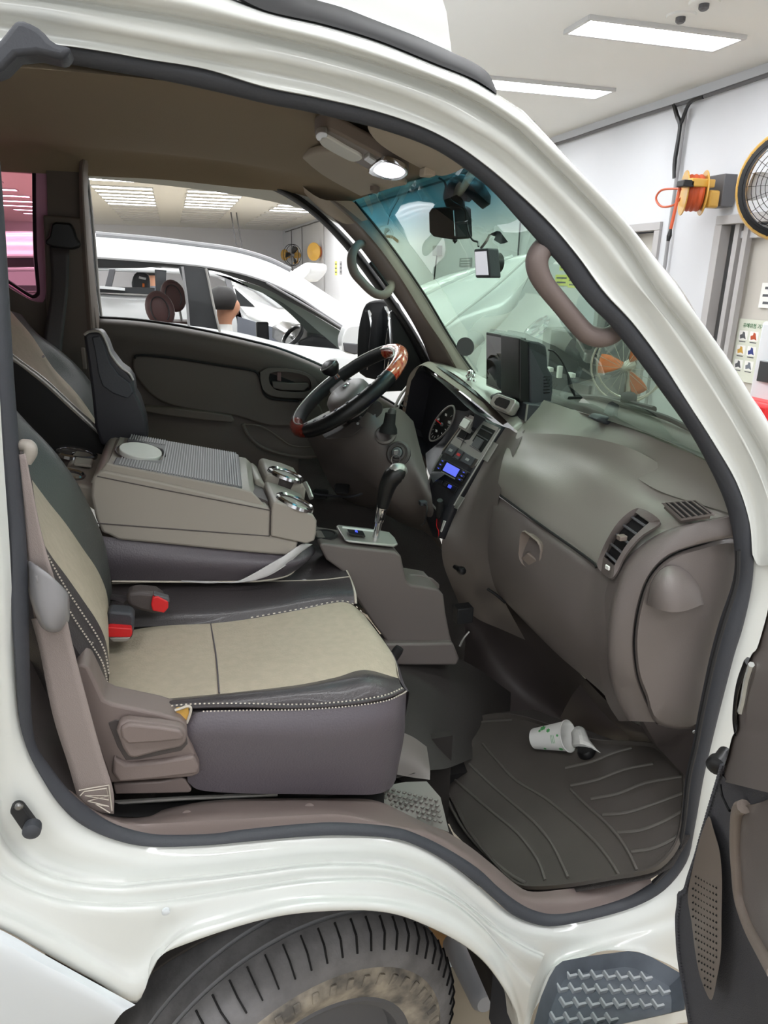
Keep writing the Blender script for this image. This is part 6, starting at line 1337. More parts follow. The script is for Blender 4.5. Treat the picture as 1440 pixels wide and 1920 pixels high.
# lid: top slab with rounded front, ribbed translucent panel, oval button
def L3(x, y, Y): return P(x, y, Y)
la, lb, lc, ld = L3(190, 880, 1.50), L3(472, 930, 1.50), L3(462, 856, 1.78), L3(222, 816, 1.79)
def LID(u, v, o=0.0):
    a = la * (1 - u) + lb * u; b = ld * (1 - u) + lc * u; nn_ = _n(np.cross(lb - la, ld - la)); return a * (1 - v) + b * v + nn_ * o
lid = part('lid', [LID(u, v, -.028 if (u in (-.05, 1.08) or v in (-.03, 1.02)) else (-.012 if (u > 1.02 or u < 0) else (-.003 if v in (0, .985) else 0))) for v in (-.03, 0, .03, .5, .955, .985, 1.02) for u in (-.05, -.02, .02, .3, .6, .9, .99, 1.04, 1.08)], gridf(7, 9), 'console', con, thick=.004)
prism('lid_side', [(186, 886), (200, 868), (215, 872), (300, 888), (440, 914), (472, 922), (484, 934), (500, 952), (420, 933), (300, 906)], YA + .005, YA + .012, 'console', con, bev=.003)
pan = [LID(u, v, .010) for u, v in ((.06, .05), (.3, .04), (.9, .04), (.93, .08), (.93, .9), (.9, .95), (.1, .97), (.08, .8), (.2, .78), (.34, .68), (.38, .5), (.34, .36), (.2, .28), (.06, .25))]
slab('ribbed_panel', pan, LID(0, 0, -.010) - LID(0, 0, 0), 'grey_dark', con, bev=.003, smooth=False)
rb = []
for k in range(46):
    u = .1 + .8 * k / 45; vs = ((.06, .25), (.80, .95)) if u < .36 else ((.06, .93),)
    for v0, v1 in vs:
        a, b = LID(u, v0, .0112), LID(u, v1, .0112); d = _n(b - a); nn_ = _n(LID(0, 0, 1) - LID(0, 0, 0)); rb.append(boxv((a + b) / 2, (np.linalg.norm(b - a), .0024, .002), np.array([d, np.cross(nn_, d), nn_]).T))
multi('panel_rib', rb, 'grey', con, smooth=False, kind='stuff')
oc = LID(.2, .53, .012); slab('oval_button', ell(oc, (LID(.33, .53) - LID(.2, .53)) * 1.15, (LID(.2, .74) - LID(.2, .53)), 28), LID(0, 0, -.012) - LID(0, 0, 0), 'paper', con, bev=.002, ang=60)
tube('button_gap', ell(LID(.2, .53, .004), (LID(.345, .53) - LID(.2, .53)) * 1.18, (LID(.2, .77) - LID(.2, .53)), 28), .002, 'dash_dark', con, n=6, mc=0, closed=True)
# cup rings
def ring(c, ru, rv, m='silver'):
    pl = {'a': ((517, 941, 1.485), (586, 966, 1.485)), 'b': ((506, 889, 1.66), (568, 908, 1.66)), 'c': ((112, 905, 1.54), (176, 914, 1.54))}[rv]
    q0, q1 = P(*pl[0]), P(*pl[1]); cw_ = PP(c[0], c[1], q0, q1, q0 + np.array([0, 1.0, 0]), .004)
    U_ = _n(q1 - q0); V_ = np.array([0, 1.0, 0]); rr_ = ru * cw_[1] * 1.12 / F
    h = bpy.data.objects.new('cup_holder', None); COL.objects.link(h); h.parent = con; h.matrix_parent_inverse = Matrix.Translation(-Vector(con.location)); nn_ = np.cross(U_, V_)
    nn_ = nn_ if nn_[2] > 0 else -nn_
    lathe('chrome_ring', cw_, nn_, [(rr_ * .78, -.004), (rr_ * .80, .003), (rr_ * .9, .006), (rr_, .003), (rr_ * 1.03, -.004)], 'chrome', h, n=36)
    lathe('cup_well', cw_, nn_, [(rr_ * .79, .001), (rr_ * .76, -.02), (rr_ * .72, -.05), (0, -.052)], 'dash_dark', h, n=36)
    box('rubber_finger', cw_ + V_ * rr_ * .55 - nn_ * .01, (.016, .012, .01), 'black', h, bev=.002)
    return h
ring((553, 942), 36, 'a'); ring((536, 890), 32, 'b')
rear = prism('rear_block', [(104, 912), (112, 905), (150, 908), (176, 914), (184, 922), (180, 960), (165, 950), (150, 940), (128, 930)], 1.54, 1.83, 'console', con, bev=.008, ang=50)
ring((140, 850), 34, 'c'); ring((128, 890), 26, 'c')
slab('ash_tray', [P(x, y, Y) + np.array([0, 0, .002]) for x, y, Y in ((138, 876, 1.66), (172, 880, 1.66), (176, 868, 1.70), (142, 864, 1.70))], (0, 0, .008), 'console', con, bev=.003)
tube('side_clip', [P(572, 906, 1.62), P(578, 918, 1.60), P(584, 934, 1.58)], .006, 'silver', con, n=8)
patch('white_strap', [[(548, 1034, 1.487), (565, 1020, 1.50), (585, 1020, 1.52)], [(515, 1052, 1.472), (540, 1048, 1.478), (562, 1036, 1.50)], [(470, 1078, 1.474), (500, 1076, 1.472), (530, 1064, 1.478)], [(438, 1091, 1.478), (455, 1092, 1.476), (480, 1087, 1.474)], [(400, 1090, 1.48), (400, 1092, 1.48), (400, 1093, 1.48)], [(340, 1088, 1.485), (340, 1089, 1.485), (340, 1090, 1.485)]], 'white_strap', con, thick=.002)
# ---- black organiser standing behind the console
org = thing('seat_organizer', P(220, 830, 1.84), 'tall black plastic holder standing behind the console beside the driver seat', 'holder')
o1 = [(156, 628), (166, 621), (188, 622), (200, 642), (208, 664), (226, 688), (240, 698), (250, 712), (254, 738), (262, 752), (274, 790), (278, 826), (240, 832), (190, 836), (178, 800), (172, 740), (164, 680)]
prism('shell', o1, 1.80, 1.90, 'cluster', org, bev=.008, ang=50)
prism('inner_face', [(172, 632), (186, 630), (196, 650), (206, 680), (224, 704), (244, 718), (250, 736), (240, 748), (212, 738), (192, 724), (184, 700), (178, 660)], 1.794, 1.80, 'rubber', org, bev=.003)
tube('rim', [P(x, y, 1.80) for x, y in ((158, 628), (168, 622), (188, 623), (200, 644), (208, 665), (226, 688), (242, 700), (250, 713))], .003, 'silver', org, n=8)
tube('rim', [P(x, y, 1.88) for x, y in ((200, 644), (212, 662), (224, 676), (232, 690), (250, 706))], .003, 'grey', org, n=8)
# ================================================================ floor mat, cups
fm = thing('floor_mat', onmat(1060, 1500), 'dark ribbed rubber floor mat in the passenger footwell', 'floor mat')
mo = [(795, 1400), (840, 1372), (885, 1350), (960, 1343), (1040, 1365), (1110, 1390), (1170, 1395), (1232, 1400), (1262, 1430), (1288, 1458), (1285, 1540), (1272, 1590), (1240, 1628), (1200, 1642), (1150, 1650), (1080, 1662), (1020, 1668), (975, 1664), (940, 1635), (905, 1595), (875, 1555), (850, 1505), (820, 1460)]
MO = [onmat(x, y, .0) for x, y in mo]; cM_ = np.mean(MO, 0)
up = _n(np.cross(MB_ - MA, MC - MA)); up = up if up[2] > 0 else -up
MOc = cr(MO, 3, True); n = len(MOc); MI = [cM_ + (p - cM_) * .965 for p in MOc]
part('base', list(MOc) + list(MOc + up * .012) + [p + up * .012 for p in [cM_ + (q - cM_) * .985 for q in MOc]] + [p + up * .003 for p in MI], gridf(4, n, True) + [tuple(range(3 * n, 4 * n))], 'mat_rubber', fm)
def rib(pts, r=.0035): return tube('rib', [onmat(x, y, .004) for x, y in pts], r, 'mat_edge', fm, n=8, mc=3)
rib([(905, 1395), (940, 1435), (970, 1465), (1020, 1495), (1070, 1535), (1115, 1577), (1145, 1615), (1160, 1640)])
rib([(880, 1432), (920, 1470), (960, 1505), (1000, 1540), (1030, 1575), (1050, 1612), (1065, 1645)])
rib([(848, 1458), (920, 1520), (970, 1562), (1008, 1612), (1022, 1650)])
rib([(1070, 1480), (1100, 1510), (1125, 1532), (1155, 1563), (1178, 1597), (1194, 1632)])
rib([(1070, 1473), (1120, 1462), (1170, 1443), (1225, 1432)]); rib([(1108, 1498), (1160, 1488), (1210, 1468), (1280, 1456)])
rib([(1130, 1528), (1175, 1524), (1225, 1508), (1280, 1488)]); rib([(1158, 1561), (1200, 1557), (1245, 1540), (1278, 1522)])
rib([(1184, 1597), (1220, 1592), (1250, 1580), (1270, 1568)]); rib([(1060, 1440), (1110, 1428), (1150, 1412), (1185, 1402)])
rib([(830, 1480), (860, 1540), (900, 1590), (950, 1635), (985, 1656)], .004)
rib([(800, 1402), (850, 1378), (890, 1356), (960, 1350)], .003)
# paper cup
def cup3(px, py, Y): return P(px, py, Y)
ca = onmat(1003, 1403, .0); 
rb_ = onmat(1003, 1385, .030); ra_ = onmat(1066, 1380, .040); axc = _n(ra_ - rb_)
cup = thing('paper_cup', ra_, 'white paper cup with green leaf print lying on the floor mat', 'cup')
Lc = np.linalg.norm(ra_ - rb_); kpx = .0375
lathe('cup_wall', rb_, axc, [(kpx * .60, .004), (kpx * .68, 0), (kpx * .69, .002), (kpx * .97, Lc * .97), (kpx * 1.03, Lc * .975), (kpx * 1.05, Lc), (kpx * .99, Lc * 1.01), (kpx * .93, Lc * .97), (kpx * .64, .01), (0, .01)], 'paper', cup, n=40)
U_, V_, A_ = frame_axes(axc)
def cupmark(px, py, s, m, kind=0):
    rr = ray(px, py); rr = rr / np.linalg.norm(rr)
    # intersect with the cone by marching
    best = None
    for t in np.linspace(.8, 3.2, 1600):
        q = CAM + rr * t; h = np.dot(q - rb_, axc); rad = np.linalg.norm((q - rb_) - axc * h); R_ = kpx * (.69 + .28 * h / Lc)
        if 0 < h < Lc and rad <= R_ + .0006: best = (q, h); break
    if best is None: return
    q, h = best; nrm = _n((q - rb_) - axc * h); e1 = axc; e2 = np.cross(nrm, e1)
    pts = []
    for k in range(12):
        a = 2 * PI * k / 12; rr2 = s * (1 if k % 2 else .72); pts.append(q + nrm * .0008 + e1 * rr2 * math.cos(a) + e2 * rr2 * math.sin(a))
    slab('leaf_print', pts, nrm * .0003, m, cup, smooth=False)
    return q, nrm, e1, e2
cupmark(1018, 1366, .0085, 'green_print'); cupmark(1028, 1370, .006, 'green_print'); cupmark(1045, 1379, .0035, 'green_print'); cupmark(1052, 1404, .006, 'green_print'); cupmark(1022, 1403, .004, 'green_print'); cupmark(1012, 1371, .004, 'green_print')
r4 = cupmark(1036, 1386, .0008, 'green_print')
if r4:
    q, nrm, e1, e2 = r4
    for k in range(3): slab('print_line', [q + nrm * .001 + e1 * (k * .004 - .004) + e2 * -.010, q + nrm * .001 + e1 * (k * .004 - .003) + e2 * -.010, q + nrm * .001 + e1 * (k * .004 - .003) + e2 * .010, q + nrm * .001 + e1 * (k * .004 - .004) + e2 * .010], nrm * .0002, 'green_print', cup, smooth=False)
cc2 = thing('crushed_cup', onmat(1095, 1405), 'crushed white paper cup beside the leaf-printed cup', 'cup')
def om(x, y, h): return onmat(x, y, h)
patch('crumpled_wall', [[om(1072, 1374, .02), om(1080, 1363, .03), om(1092, 1364, .035), om(1099, 1372, .03)], [om(1073, 1386, .03), om(1086, 1378, .045), om(1097, 1383, .04), om(1106, 1390, .025)], [om(1073, 1397, .022), om(1088, 1394, .04), om(1102, 1398, .03), om(1118, 1404, .02)], [om(1076, 1400, .012), om(1092, 1400, .02), om(1110, 1403, .015), om(1126, 1411, .012)]], 'paper', cc2, world=True, mu=2, mv=2, thick=.0015, ang=15)
bl = thing('black_lid', onmat(1098, 1420), 'round black plastic cap under the crushed cup', 'cap')
lathe('cap', om(1099, 1408, .012), up, [(0, .012), (.018, .011), (.022, .004), (.022, -.006), (.018, -.010), (0, -.010)], 'black', bl, n=24)
tag(tube('white_scrap', [onmat(873, 1391, .016), onmat(877, 1394, .018), onmat(879, 1399, .016)], .0022, 'paper', n=6), 'tiny white scrap on the far left of the floor mat', 'scrap')
# ================================================================ things on the dash and windshield
mon = thing('navigation_monitor', P(1000, 780, 1.66), 'black navigation monitor on a grey stand on top of the dashboard', 'monitor')
sc4 = [P(911, 622, 1.90), P(976, 634, 1.70), P(976, 749, 1.70), P(911, 723, 1.90)]
vx = np.array([.022, .01, 0])
slab('screen_bezel', sc4, vx, 'black', mon, bev=.004)
cS = np.mean(sc4, 0); slab('screen', [cS + (p - cS) * np.array([1, .93, .90]) - np.array([.0012, .0006, 0]) for p in sc4], vx * .05, 'screen', mon)
slab('chin_strip', [P(913, 720, 1.893) - vx * .1, P(974, 745, 1.705) - vx * .1, P(974, 747.5, 1.705) - vx * .1, P(913, 722.5, 1.893) - vx * .1], vx * .1, 'silver', mon)
prism('side_housing', [(974, 634), (992, 640), (996, 700), (994, 762), (974, 752)], 1.685, 1.80, 'black', mon, bev=.004)
prism('rear_housing', [(992, 639), (1012, 642), (1024, 648), (1026, 660), (1028, 690), (1037, 705), (1037, 735), (1034, 756), (994, 760)], 1.68, 1.80, 'rubber', mon, bev=.005)
for k in range(6): prism('cooling_slot', [(1020, 706 + k * 6), (1031, 705 + k * 6), (1031, 707 + k * 6), (1020, 708 + k * 6)], 1.678, 1.684, 'black', mon)
prism('stand', [(990, 757), (1012, 759), (1037, 753), (1044, 765), (1053, 786), (1030, 787), (1012, 792), (984, 790)], 1.655, 1.80, 'rubber', mon, bev=.004)
tube('stand_edge', [P(989, 758, 1.655), P(985, 790, 1.655)], .003, 'silver', mon, n=6)
prism('camera_mount', [(946, 752), (965, 745), (986, 756), (984, 778), (970, 785), (952, 780)], 1.70, 1.80, 'black', mon, bev=.008)
vd = thing('dash_button_unit', P(940, 762, 1.72), 'silver-framed black control button in front of the monitor stand', 'control unit')
b5 = [P(924, 742, 1.74), P(934, 737, 1.735), P(965, 748, 1.66), P(966, 756, 1.655), P(958, 772, 1.66), P(950, 774, 1.665), P(921, 762, 1.73), P(917, 754, 1.74)]
slab('silver_frame', b5, (.02, .01, -.012), 'silver', vd, bev=.004)
c5 = np.mean(b5, 0); slab('black_button', [c5 + (p - c5) * .6 + np.array([-.0015, -.001, .001]) for p in b5], (.004, .002, -.002), 'black', vd, bev=.001)
orn = thing('chrome_ornament', P(882, 716, 1.95), 'small chrome skull-like ornament on the dash beside the windshield', 'ornament')
for x, y, r in ((882, 700, .011), (877, 705, .007), (888, 705, .007), (880, 712, .008), (873, 716, .006), (889, 715, .006), (883, 717, .007)):
    lathe('chrome_bead', P(x, y, 1.95), (0, 0, 1), [(0, -r), (r * .7, -r * .7), (r, 0), (r * .7, r * .7), (0, r)], 'chrome', orn, n=12)
st_ = thing('white_clip', P(860, 728, 1.93), 'white plastic clip lying on the instrument hood', 'clip')
slab('clip_body', [P(x, y, 1.93) for x, y in ((851, 722), (866, 724), (867, 720), (869, 726), (872, 728), (866, 731), (852, 728))], (.004, .01, 0), 'paper', st_, bev=.001)
tag(slab('round_sticker', ell(P(872, 650, 2.08), P(887, 657, 2.06) - P(872, 650, 2.08), P(866, 666, 2.085) - P(872, 650, 2.08), 24), (.002, 0, .0), 'grey_dark'), 'round grey pad stuck on the windshield above the chrome ornament', 'sticker')
# interior mirror
mir = bpy.data.objects.new('rear_view_mirror', None); COL.objects.link(mir); mir.parent = T; mir.matrix_parent_inverse = Matrix.Translation(-T.location)
mq = [P(809, 389, 1.665), P(845, 387, 1.63), P(853, 392, 1.62), P(856, 447, 1.62), P(850, 450, 1.625), P(812, 444, 1.665), P(804, 436, 1.67), P(803, 398, 1.67)]
slab('housing', mq, (.045, .012, .004), 'black', mir, bev=.006)
cM2 = np.mean(mq, 0); slab('mirror_glass', [cM2 + (p - cM2) * .90 + np.array([-.0015, -.001, 0]) for p in mq], (.002, 0, 0), 'mirror', mir)
lathe('suction_mount', P(895, 358, 1.58), (.3, -.2, .4), [(0, -.02), (.035, -.018), (.04, 0), (.03, .012), (0, .02)], 'black', mir, n=22)
tube('mount_arm', [P(885, 358, 1.6), P(862, 352, 1.62), P(852, 368, 1.64), P(858, 395, 1.66), P(862, 410, 1.66)], [.024, .028, .026, .018, .016], 'black', mir, n=14)
lathe('toggle', P(853, 452, 1.63), (0, 0, -1), [(.005, -.006), (.006, 0), (0, .006)], 'black', mir, n=10)
dc = thing('dash_camera', P(910, 495, 1.50), 'small black dashcam with a bright screen hanging on the windshield', 'dashcam')
dq = [P(888, 467, 1.53), P(914, 465, 1.47), P(919, 521, 1.47), P(891, 521, 1.53)]
slab('case', dq, (.03, .008, 0), 'rubber', dc, bev=.004)
cD = np.mean(dq, 0); slab('screen', [cD + (p - cD) * .80 + np.array([-.0015, -.001, 0]) for p in dq], (.002, 0, 0), 'cam_screen', dc)
lathe('lens_barrel', P(925, 493, 1.50), (1, .3, 0), [(.022, -.01), (.022, .012), (.014, .016), (0, .014)], 'black', dc, n=20)
tube('bracket', [P(902, 465, 1.52), P(912, 452, 1.5), P(918, 440, 1.5)], .003, 'silver', dc, n=6)
slab('mount_plate', [P(x, y, 1.5) for x, y in ((916, 440), (922, 436), (930, 437), (945, 457), (938, 458), (925, 450), (928, 444))], (.01, 0, .004), 'grey_dark', dc, bev=.001)
tag(tube('dashcam_cord', [P(x, y, Y) for x, y, Y in ((822, 333, 1.60), (834, 342, 1.6), (837, 362, 1.6), (846, 376, 1.6), (862, 386, 1.585), (872, 395, 1.575), (875, 415, 1.56), (879, 436, 1.55), (886, 450, 1.54), (896, 454, 1.53), (897, 462, 1.52))], .0022, 'black', n=6), 'thin black cord looping from the mirror mount to the dashcam', 'cord')
tag(tube('charger_cord', [P(x, y, Y) for x, y, Y in ((1028, 656, 1.66), (1040, 660, 1.64), (1054, 678, 1.62), (1064, 700, 1.6), (1070, 722, 1.6), (1078, 742, 1.6), (1088, 762, 1.58), (1104, 778, 1.56))], [.0022, .0022, .0022, .0022, .0065, .0025, .0022, .0022], 'black', n=8), 'black cord with a thick ferrite falling from the monitor to the dash', 'cord')
tag(tube('red_plug', [P(1104, 777, 1.55), P(1108, 781, 1.54), P(1114, 780, 1.53)], .006, 'red', n=10), 'small red plug on the dash at the foot of the windshield', 'plug')
tag(tube('clear_cable', [P(x, y, 1.62) for x, y in ((1060, 762), (1070, 768), (1085, 776), (1096, 780))], .003, 'grey', n=6), 'translucent cable lying behind the monitor stand', 'cable')
prism('dash_sensor_cover', [(1118, 788), (1128, 780), (1145, 782), (1165, 794), (1160, 800), (1135, 796)], 1.36, 1.40, 'rubber', T, bev=.004)
# driver exterior mirror
em = bpy.data.objects.new('door_mirror', None); COL.objects.link(em); em.parent = T; em.matrix_parent_inverse = Matrix.Translation(-T.location)
def EM(x, y): return P(x, y, 2.55)
def EG(x, y): return P(x, y, 2.60 - (x - 700) * .0046)
def EH(x, y): return P(x, y, 2.62 - (x - 680) * .0046)
slab('housing', list(cr([EM(x, y) for x, y in ((676, 590), (684, 570), (700, 563), (722, 564), (734, 580), (738, 620), (736, 670), (728, 705), (700, 712), (672, 700), (668, 660), (670, 620))], 2, True)), (.05, .03, 0), 'black', em, bev=.008)
slab('mirror_glass', list(cr([EG(x, y) + np.array([-.01, -.03, 0]) for x, y in ((708, 600), (720, 574), (729, 582), (733, 620), (730, 670), (722, 692), (704, 690), (700, 650))], 2, True)), (.003, 0, 0), 'mirror', em)
slab('wide_angle_glass', list(cr([EH(x, y) + np.array([-.01, -.05, 0]) for x, y in ((680, 594), (690, 580), (695, 600), (690, 640), (686, 690), (672, 694), (670, 650))], 2, True)), (.003, 0, 0), 'mirror', em)
tube('mirror_arm', [EM(735, 590), P(750, 600, 2.4)], .012, 'black', em, n=8)
tube('mirror_arm', [EM(735, 690), P(750, 690, 2.4)], .012, 'black', em, n=8)
# the rest of the cab's flank and the bed behind it (outside the frame)
slab('rear_cab_panel', [(-1.0, .94, .62), (-.36, .94, .80), (-.31, .95, 1.2), (-.31, .98, 1.7), (-.30, 1.05, 2.1), (-.36, 1.08, 2.18), (-1.0, 1.08, 2.18)], (0, .035, 0), 'white_paint', T, bev=.01)
box('cargo_bed', (-1.9, 1.65, 1.15), (1.7, 1.46, .42), 'white_paint_cool', T, bev=.02)
# ================================================================ neighbouring white car
YS = 3.55
car = thing('white_car', (0.0, 4.3, 0), 'white people carrier parked beside the truck, seen through the driver window', 'car')
C = car
roofU = [(-120, 438), (0, 437), (100, 438), (180, 441), (285, 450), (368, 460), (440, 470), (500, 487), (545, 508), (582, 531), (629, 562), (673, 589), (705, 612)]
roofL = [(-120, 478), (0, 477), (100, 477), (180, 479), (270, 485), (362, 493), (420, 502), (460, 511), (510, 528), (560, 553), (605, 583), (645, 610), (668, 632)]
roofM = [((a + c) / 2, (b + d) / 2 + 1) for (a, b), (c, d) in zip(roofU, roofL)]
def sh(l, dy, Y, dx=0): return [(x + dx, y + dy, Y) for x, y in l]
a = [P(x, y, YS + .02) for x, y in roofL]; m_ = [P(x, y, YS + .04) for x, y in roofM]; u = [P(x, y, YS + .12) for x, y in roofU]
top = [p + np.array([0, .35, .02]) for p in u]; top2 = [p + np.array([0, 1.1, .02]) for p in u]; far = [p + np.array([0, 1.35, -.02]) for p in u]; farL = [p + np.array([0, 1.62, 0]) for p in a]
loft('roof', [a, m_, u, top, top2, far, farL], 'far_white', C, world=True, n=60, mv=3)
tube('roof_rail', [P(x, y - 2, YS + .1) for x, y in roofU[3:9]], .012, 'grey', C, n=8)
tube('drip_strip', [P(x, y + 3, YS) for x, y in roofL], .008, 'lamp_off', C, n=6)
# black window surround: top band, B pillar
fr_o = [(x, y + 5) for x, y in roofL]
fr_i = [(-120, 502), (0, 501), (100, 500), (185, 502), (262, 502), (300, 500), (339, 503), (400, 508), (440, 520), (496, 540), (545, 566), (596, 594), (646, 624)]
loft('window_frame', [sh(fr_o, 0, YS), sh(fr_i, 0, YS + .01), sh(fr_i, 0, YS + .06)], 'car_dark', C, n=60, mv=2)
tube('window_trim', [P(x, y, YS - .005) for x, y in ((500, 530), (545, 556), (596, 586), (646, 618))], .006, 'grey', C, n=6)
prism('b_pillar', [(334, 500), (348, 496), (391, 504), (396, 540), (404, 580), (413, 640), (356, 640), (350, 580), (344, 530)], YS, YS + .06, 'car_dark', C, bev=.004)
tube('pillar_trim_strip', [P(x, y, YS - .01) for x, y in ((342, 500), (346, 530), (351, 570), (354, 612))], .006, 'grey', C, n=6)
tube('pillar_trim_strip', [P(x, y, YS - .01) for x, y in ((386, 503), (392, 530), (400, 570), (412, 622))], .006, 'silver', C, n=6)
prism('rear_pillar', [(-200, 478), (-60, 480), (-90, 560), (-120, 660), (-260, 660)], YS, YS + .08, 'car_dark', C)
# body sides below the window line
bodyT = [(-260, 590), (-100, 592), (60, 594), (190, 600), (350, 612), (450, 628), (536, 648), (640, 659), (700, 668), (780, 690), (880, 730)]
bt = [P(x, y, YS - .01) for x, y in bodyT]
loft('body_side', [[p + np.array([0, .06, .0]) for p in bt], bt, [p + np.array([0, -.05, -.12]) for p in bt], [p + np.array([0, -.06, -.45]) for p in bt], [np.array([p[0], YS + .02, .28]) for p in bt]], 'far_white', C, world=True, n=60, mv=3)
loft('far_side', [[p + np.array([0, 1.66, -.28]) for p in bt], [p + np.array([0, 1.70, -.5]) for p in bt], [np.array([p[0], YS + 1.72, .28]) for p in bt]], 'car_dark', C, world=True, n=30)
# interior pillar trim (grey-green) along the windshield
loft('front_pillar_trim', [sh([(440, 522), (496, 541), (545, 567), (596, 595), (650, 628)], 0, YS + .08), sh([(470, 540), (520, 562), (560, 590), (600, 624), (640, 658)], 0, YS + .10)], 'car_trim', C, n=30)
loft('far_pillar_trim', [sh([(486, 545), (525, 572), (560, 604), (590, 640), (600, 660)], 0, YS + .5), sh([(510, 548), (560, 580), (600, 612), (640, 645), (650, 665)], 0, YS + .52)], 'car_trim', C, n=30)
prism('car_dashboard', [(560, 640), (585, 628), (610, 632), (640, 640), (660, 660), (560, 668)], YS + .3, YS + 1.4, 'car_dark', C, bev=.01)
tube('steering_rim', ell(P(548, 630, YS + .45), P(563, 612, YS + .45) - P(548, 630, YS + .45), np.array([0, .17, 0]), 24), .012, 'car_dark', C, n=8, mc=0, closed=True)
box('phone_holder', P(492, 624, YS + .6), (.07, .04, .12), 'car_dark', C, bev=.01)
for i, (x, y, Y) in enumerate(((300, 580, YS + .4), (325, 555, YS + 1.0))):
    c = P(x, y, Y); hr = bpy.data.objects.new('headrest', None); COL.objects.link(hr); hr.parent = C; hr.matrix_parent_inverse = Matrix.Translation(-Vector(C.location))
    V = []; 
    for t, s in ((-.045, .75), (-.03, .95), (0, 1), (.03, .95), (.045, .75)):
        for k in range(24):
            aa = 2 * PI * k / 24; V.append(c + np.array([s * .072 * math.cos(aa) + .02 * math.sin(aa) * -.5, t, s * .092 * math.sin(aa)]))
    part('cushion', V, gridf(5, 24, True) + [tuple(range(23, -1, -1)), tuple(range(96, 120))], 'car_seat', hr, ang=60)
    tube('centre_seam', [c + np.array([.72 * .06 * math.cos(aa) - .008 * math.sin(aa), -.047, .7 * .09 * math.sin(aa)]) for aa in np.linspace(-.9, PI + .9, 16)], .003, 'car_dark', hr, n=6)
    tube('post', [c + (0.03, 0, -.08), c + (.04, 0, -.16)], .008, 'silver', hr, n=6)
    slab('seat_back', [c + (-.10, -.12, -.62), c + (.16, -.12, -.62), c + (.10, -.12, -.14), c + (-.06, -.12, -.14)], (0, .26, 0), 'car_seat', C, bev=.03)
# door mirror of the car
cm = slab('door_mirror', list(cr([P(x, y, YS - .18) for x, y in ((645, 625), (652, 612), (668, 609), (680, 612), (682, 640), (680, 662), (665, 665), (645, 660), (641, 640))], 2, True)), (0, .1, 0), 'far_white', C, bev=.015)
slab('mirror_base', [P(x, y, YS - .185) for x, y in ((643, 642), (682, 646), (680, 662), (665, 665), (646, 659))], (0, .08, 0), 'grey_dark', C, bev=.006)
# raised bonnet seen through the windshield
rows = [
 [(690, 668, 3.75), (760, 690, 3.75), (840, 700, 3.9)],
 [(700, 600, 3.9), (790, 640, 3.9), (880, 665, 4.0)],
 [(740, 560, 4.3), (850, 575, 4.1), (955, 590, 4.1)],
 [(800, 530, 4.6), (900, 530, 4.3), (985, 530, 4.2)],
 [(850, 512, 4.8), (930, 495, 4.5), (1010, 478, 4.3)],
 [(870, 508, 4.9), (950, 484, 4.6), (1018, 470, 4.35)]]
hd = patch('raised_bonnet', rows, 'far_white', C, mu=4, mv=4, thick=.02)
rib_ = [P(x, y, Y) + np.array([-.02, -.04, .03]) for x, y, Y in ((725, 600, 3.95), (800, 560, 4.25), (880, 522, 4.5), (960, 490, 4.5))]
tube('bonnet_edge', rib_, .012, 'far_white', C, n=8)
tube('bonnet_rib', [P(x, y, Y) + np.array([-.02, -.04, .03]) for x, y, Y in ((800, 650, 3.9), (860, 600, 4.05), (930, 545, 4.2), (990, 490, 4.3))], .010, 'far_white', C, n=8)
tube('bonnet_rib', [P(x, y, Y) + np.array([-.02, -.04, .03]) for x, y, Y in ((770, 640, 3.85), (800, 600, 4.0), (810, 590, 4.1))], .012, 'far_white', C, n=8)
box('engine_bay', (1.55, 4.4, .66), (1.1, 1.5, .64), 'car_dark', C)
for x in (-.9, 1.75):
    for y in (YS + .12, YS + 1.55):
        lathe('car_wheel', (x, y, .33), (0, 1, 0), [(0, -.1), (.3, -.1), (.33, -.07), (.33, .07), (.3, .1), (0, .1)], 'tyre', C, n=28)
box('underbody', (.3, YS + .85, .42), (3.4, 1.5, .2), 'car_dark', C)
# second white car beyond it
c2 = thing('white_van', (0, 7.2, 0), 'second white vehicle behind the first, seen through both car windows', 'van')
def W2(x, y, Y=6.1): return P(x, y, Y)
slab('body', [W2(x, y) for x, y in ((-200, 552), (120, 546), (280, 556), (400, 570), (440, 560), (470, 600), (560, 628), (640, 640), (700, 660), (690, 800), (-200, 800))], (0, 1.7, 0), 'far_white', c2, bev=.03)
slab('roof', [W2(x, y) for x, y in ((-200, 500), (0, 498), (260, 500), (400, 508), (440, 518), (500, 548), (545, 580), (520, 580), (478, 548), (430, 524), (380, 516), (200, 508), (-200, 510))], (0, 1.7, 0), 'far_white', c2, bev=.02)
slab('pillar', [W2(x, y) for x, y in ((205, 505), (216, 505), (208, 540), (200, 548), (194, 548))], (0, .08, 0), 'grey_dark', c2)
slab('pillar', [W2(x, y) for x, y in ((290, 505), (312, 507), (310, 552), (292, 552))], (0, .08, 0), 'car_dark', c2)
slab('pillar', [W2(x, y) for x, y in ((421, 520), (432, 522), (455, 600), (450, 660), (444, 600))], (0, .08, 0), 'grey', c2)
slab('window_sill', [W2(x, y, 6.05) for x, y in ((-200, 533), (120, 536), (290, 540), (290, 552), (120, 546), (-200, 544))], (0, .08, 0), 'car_dark', c2)
slab('door_handle_strip', [W2(x, y, 6.0) for x, y in ((186, 536), (234, 540), (234, 545), (186, 541))], (0, .04, 0), 'far_white', c2)
slab('quarter_glass', [W2(x, y, 6.04) for x, y in ((440, 540), (475, 572), (478, 576), (448, 574))], (0, .03, 0), 'car_dark', c2)
slab('door_inner', [W2(x, y, 5.9) for x, y in ((446, 594), (540, 622), (540, 660), (446, 640))], (0, .05, 0), 'cloth_grey', c2)
c = W2(264, 525, 6.5)
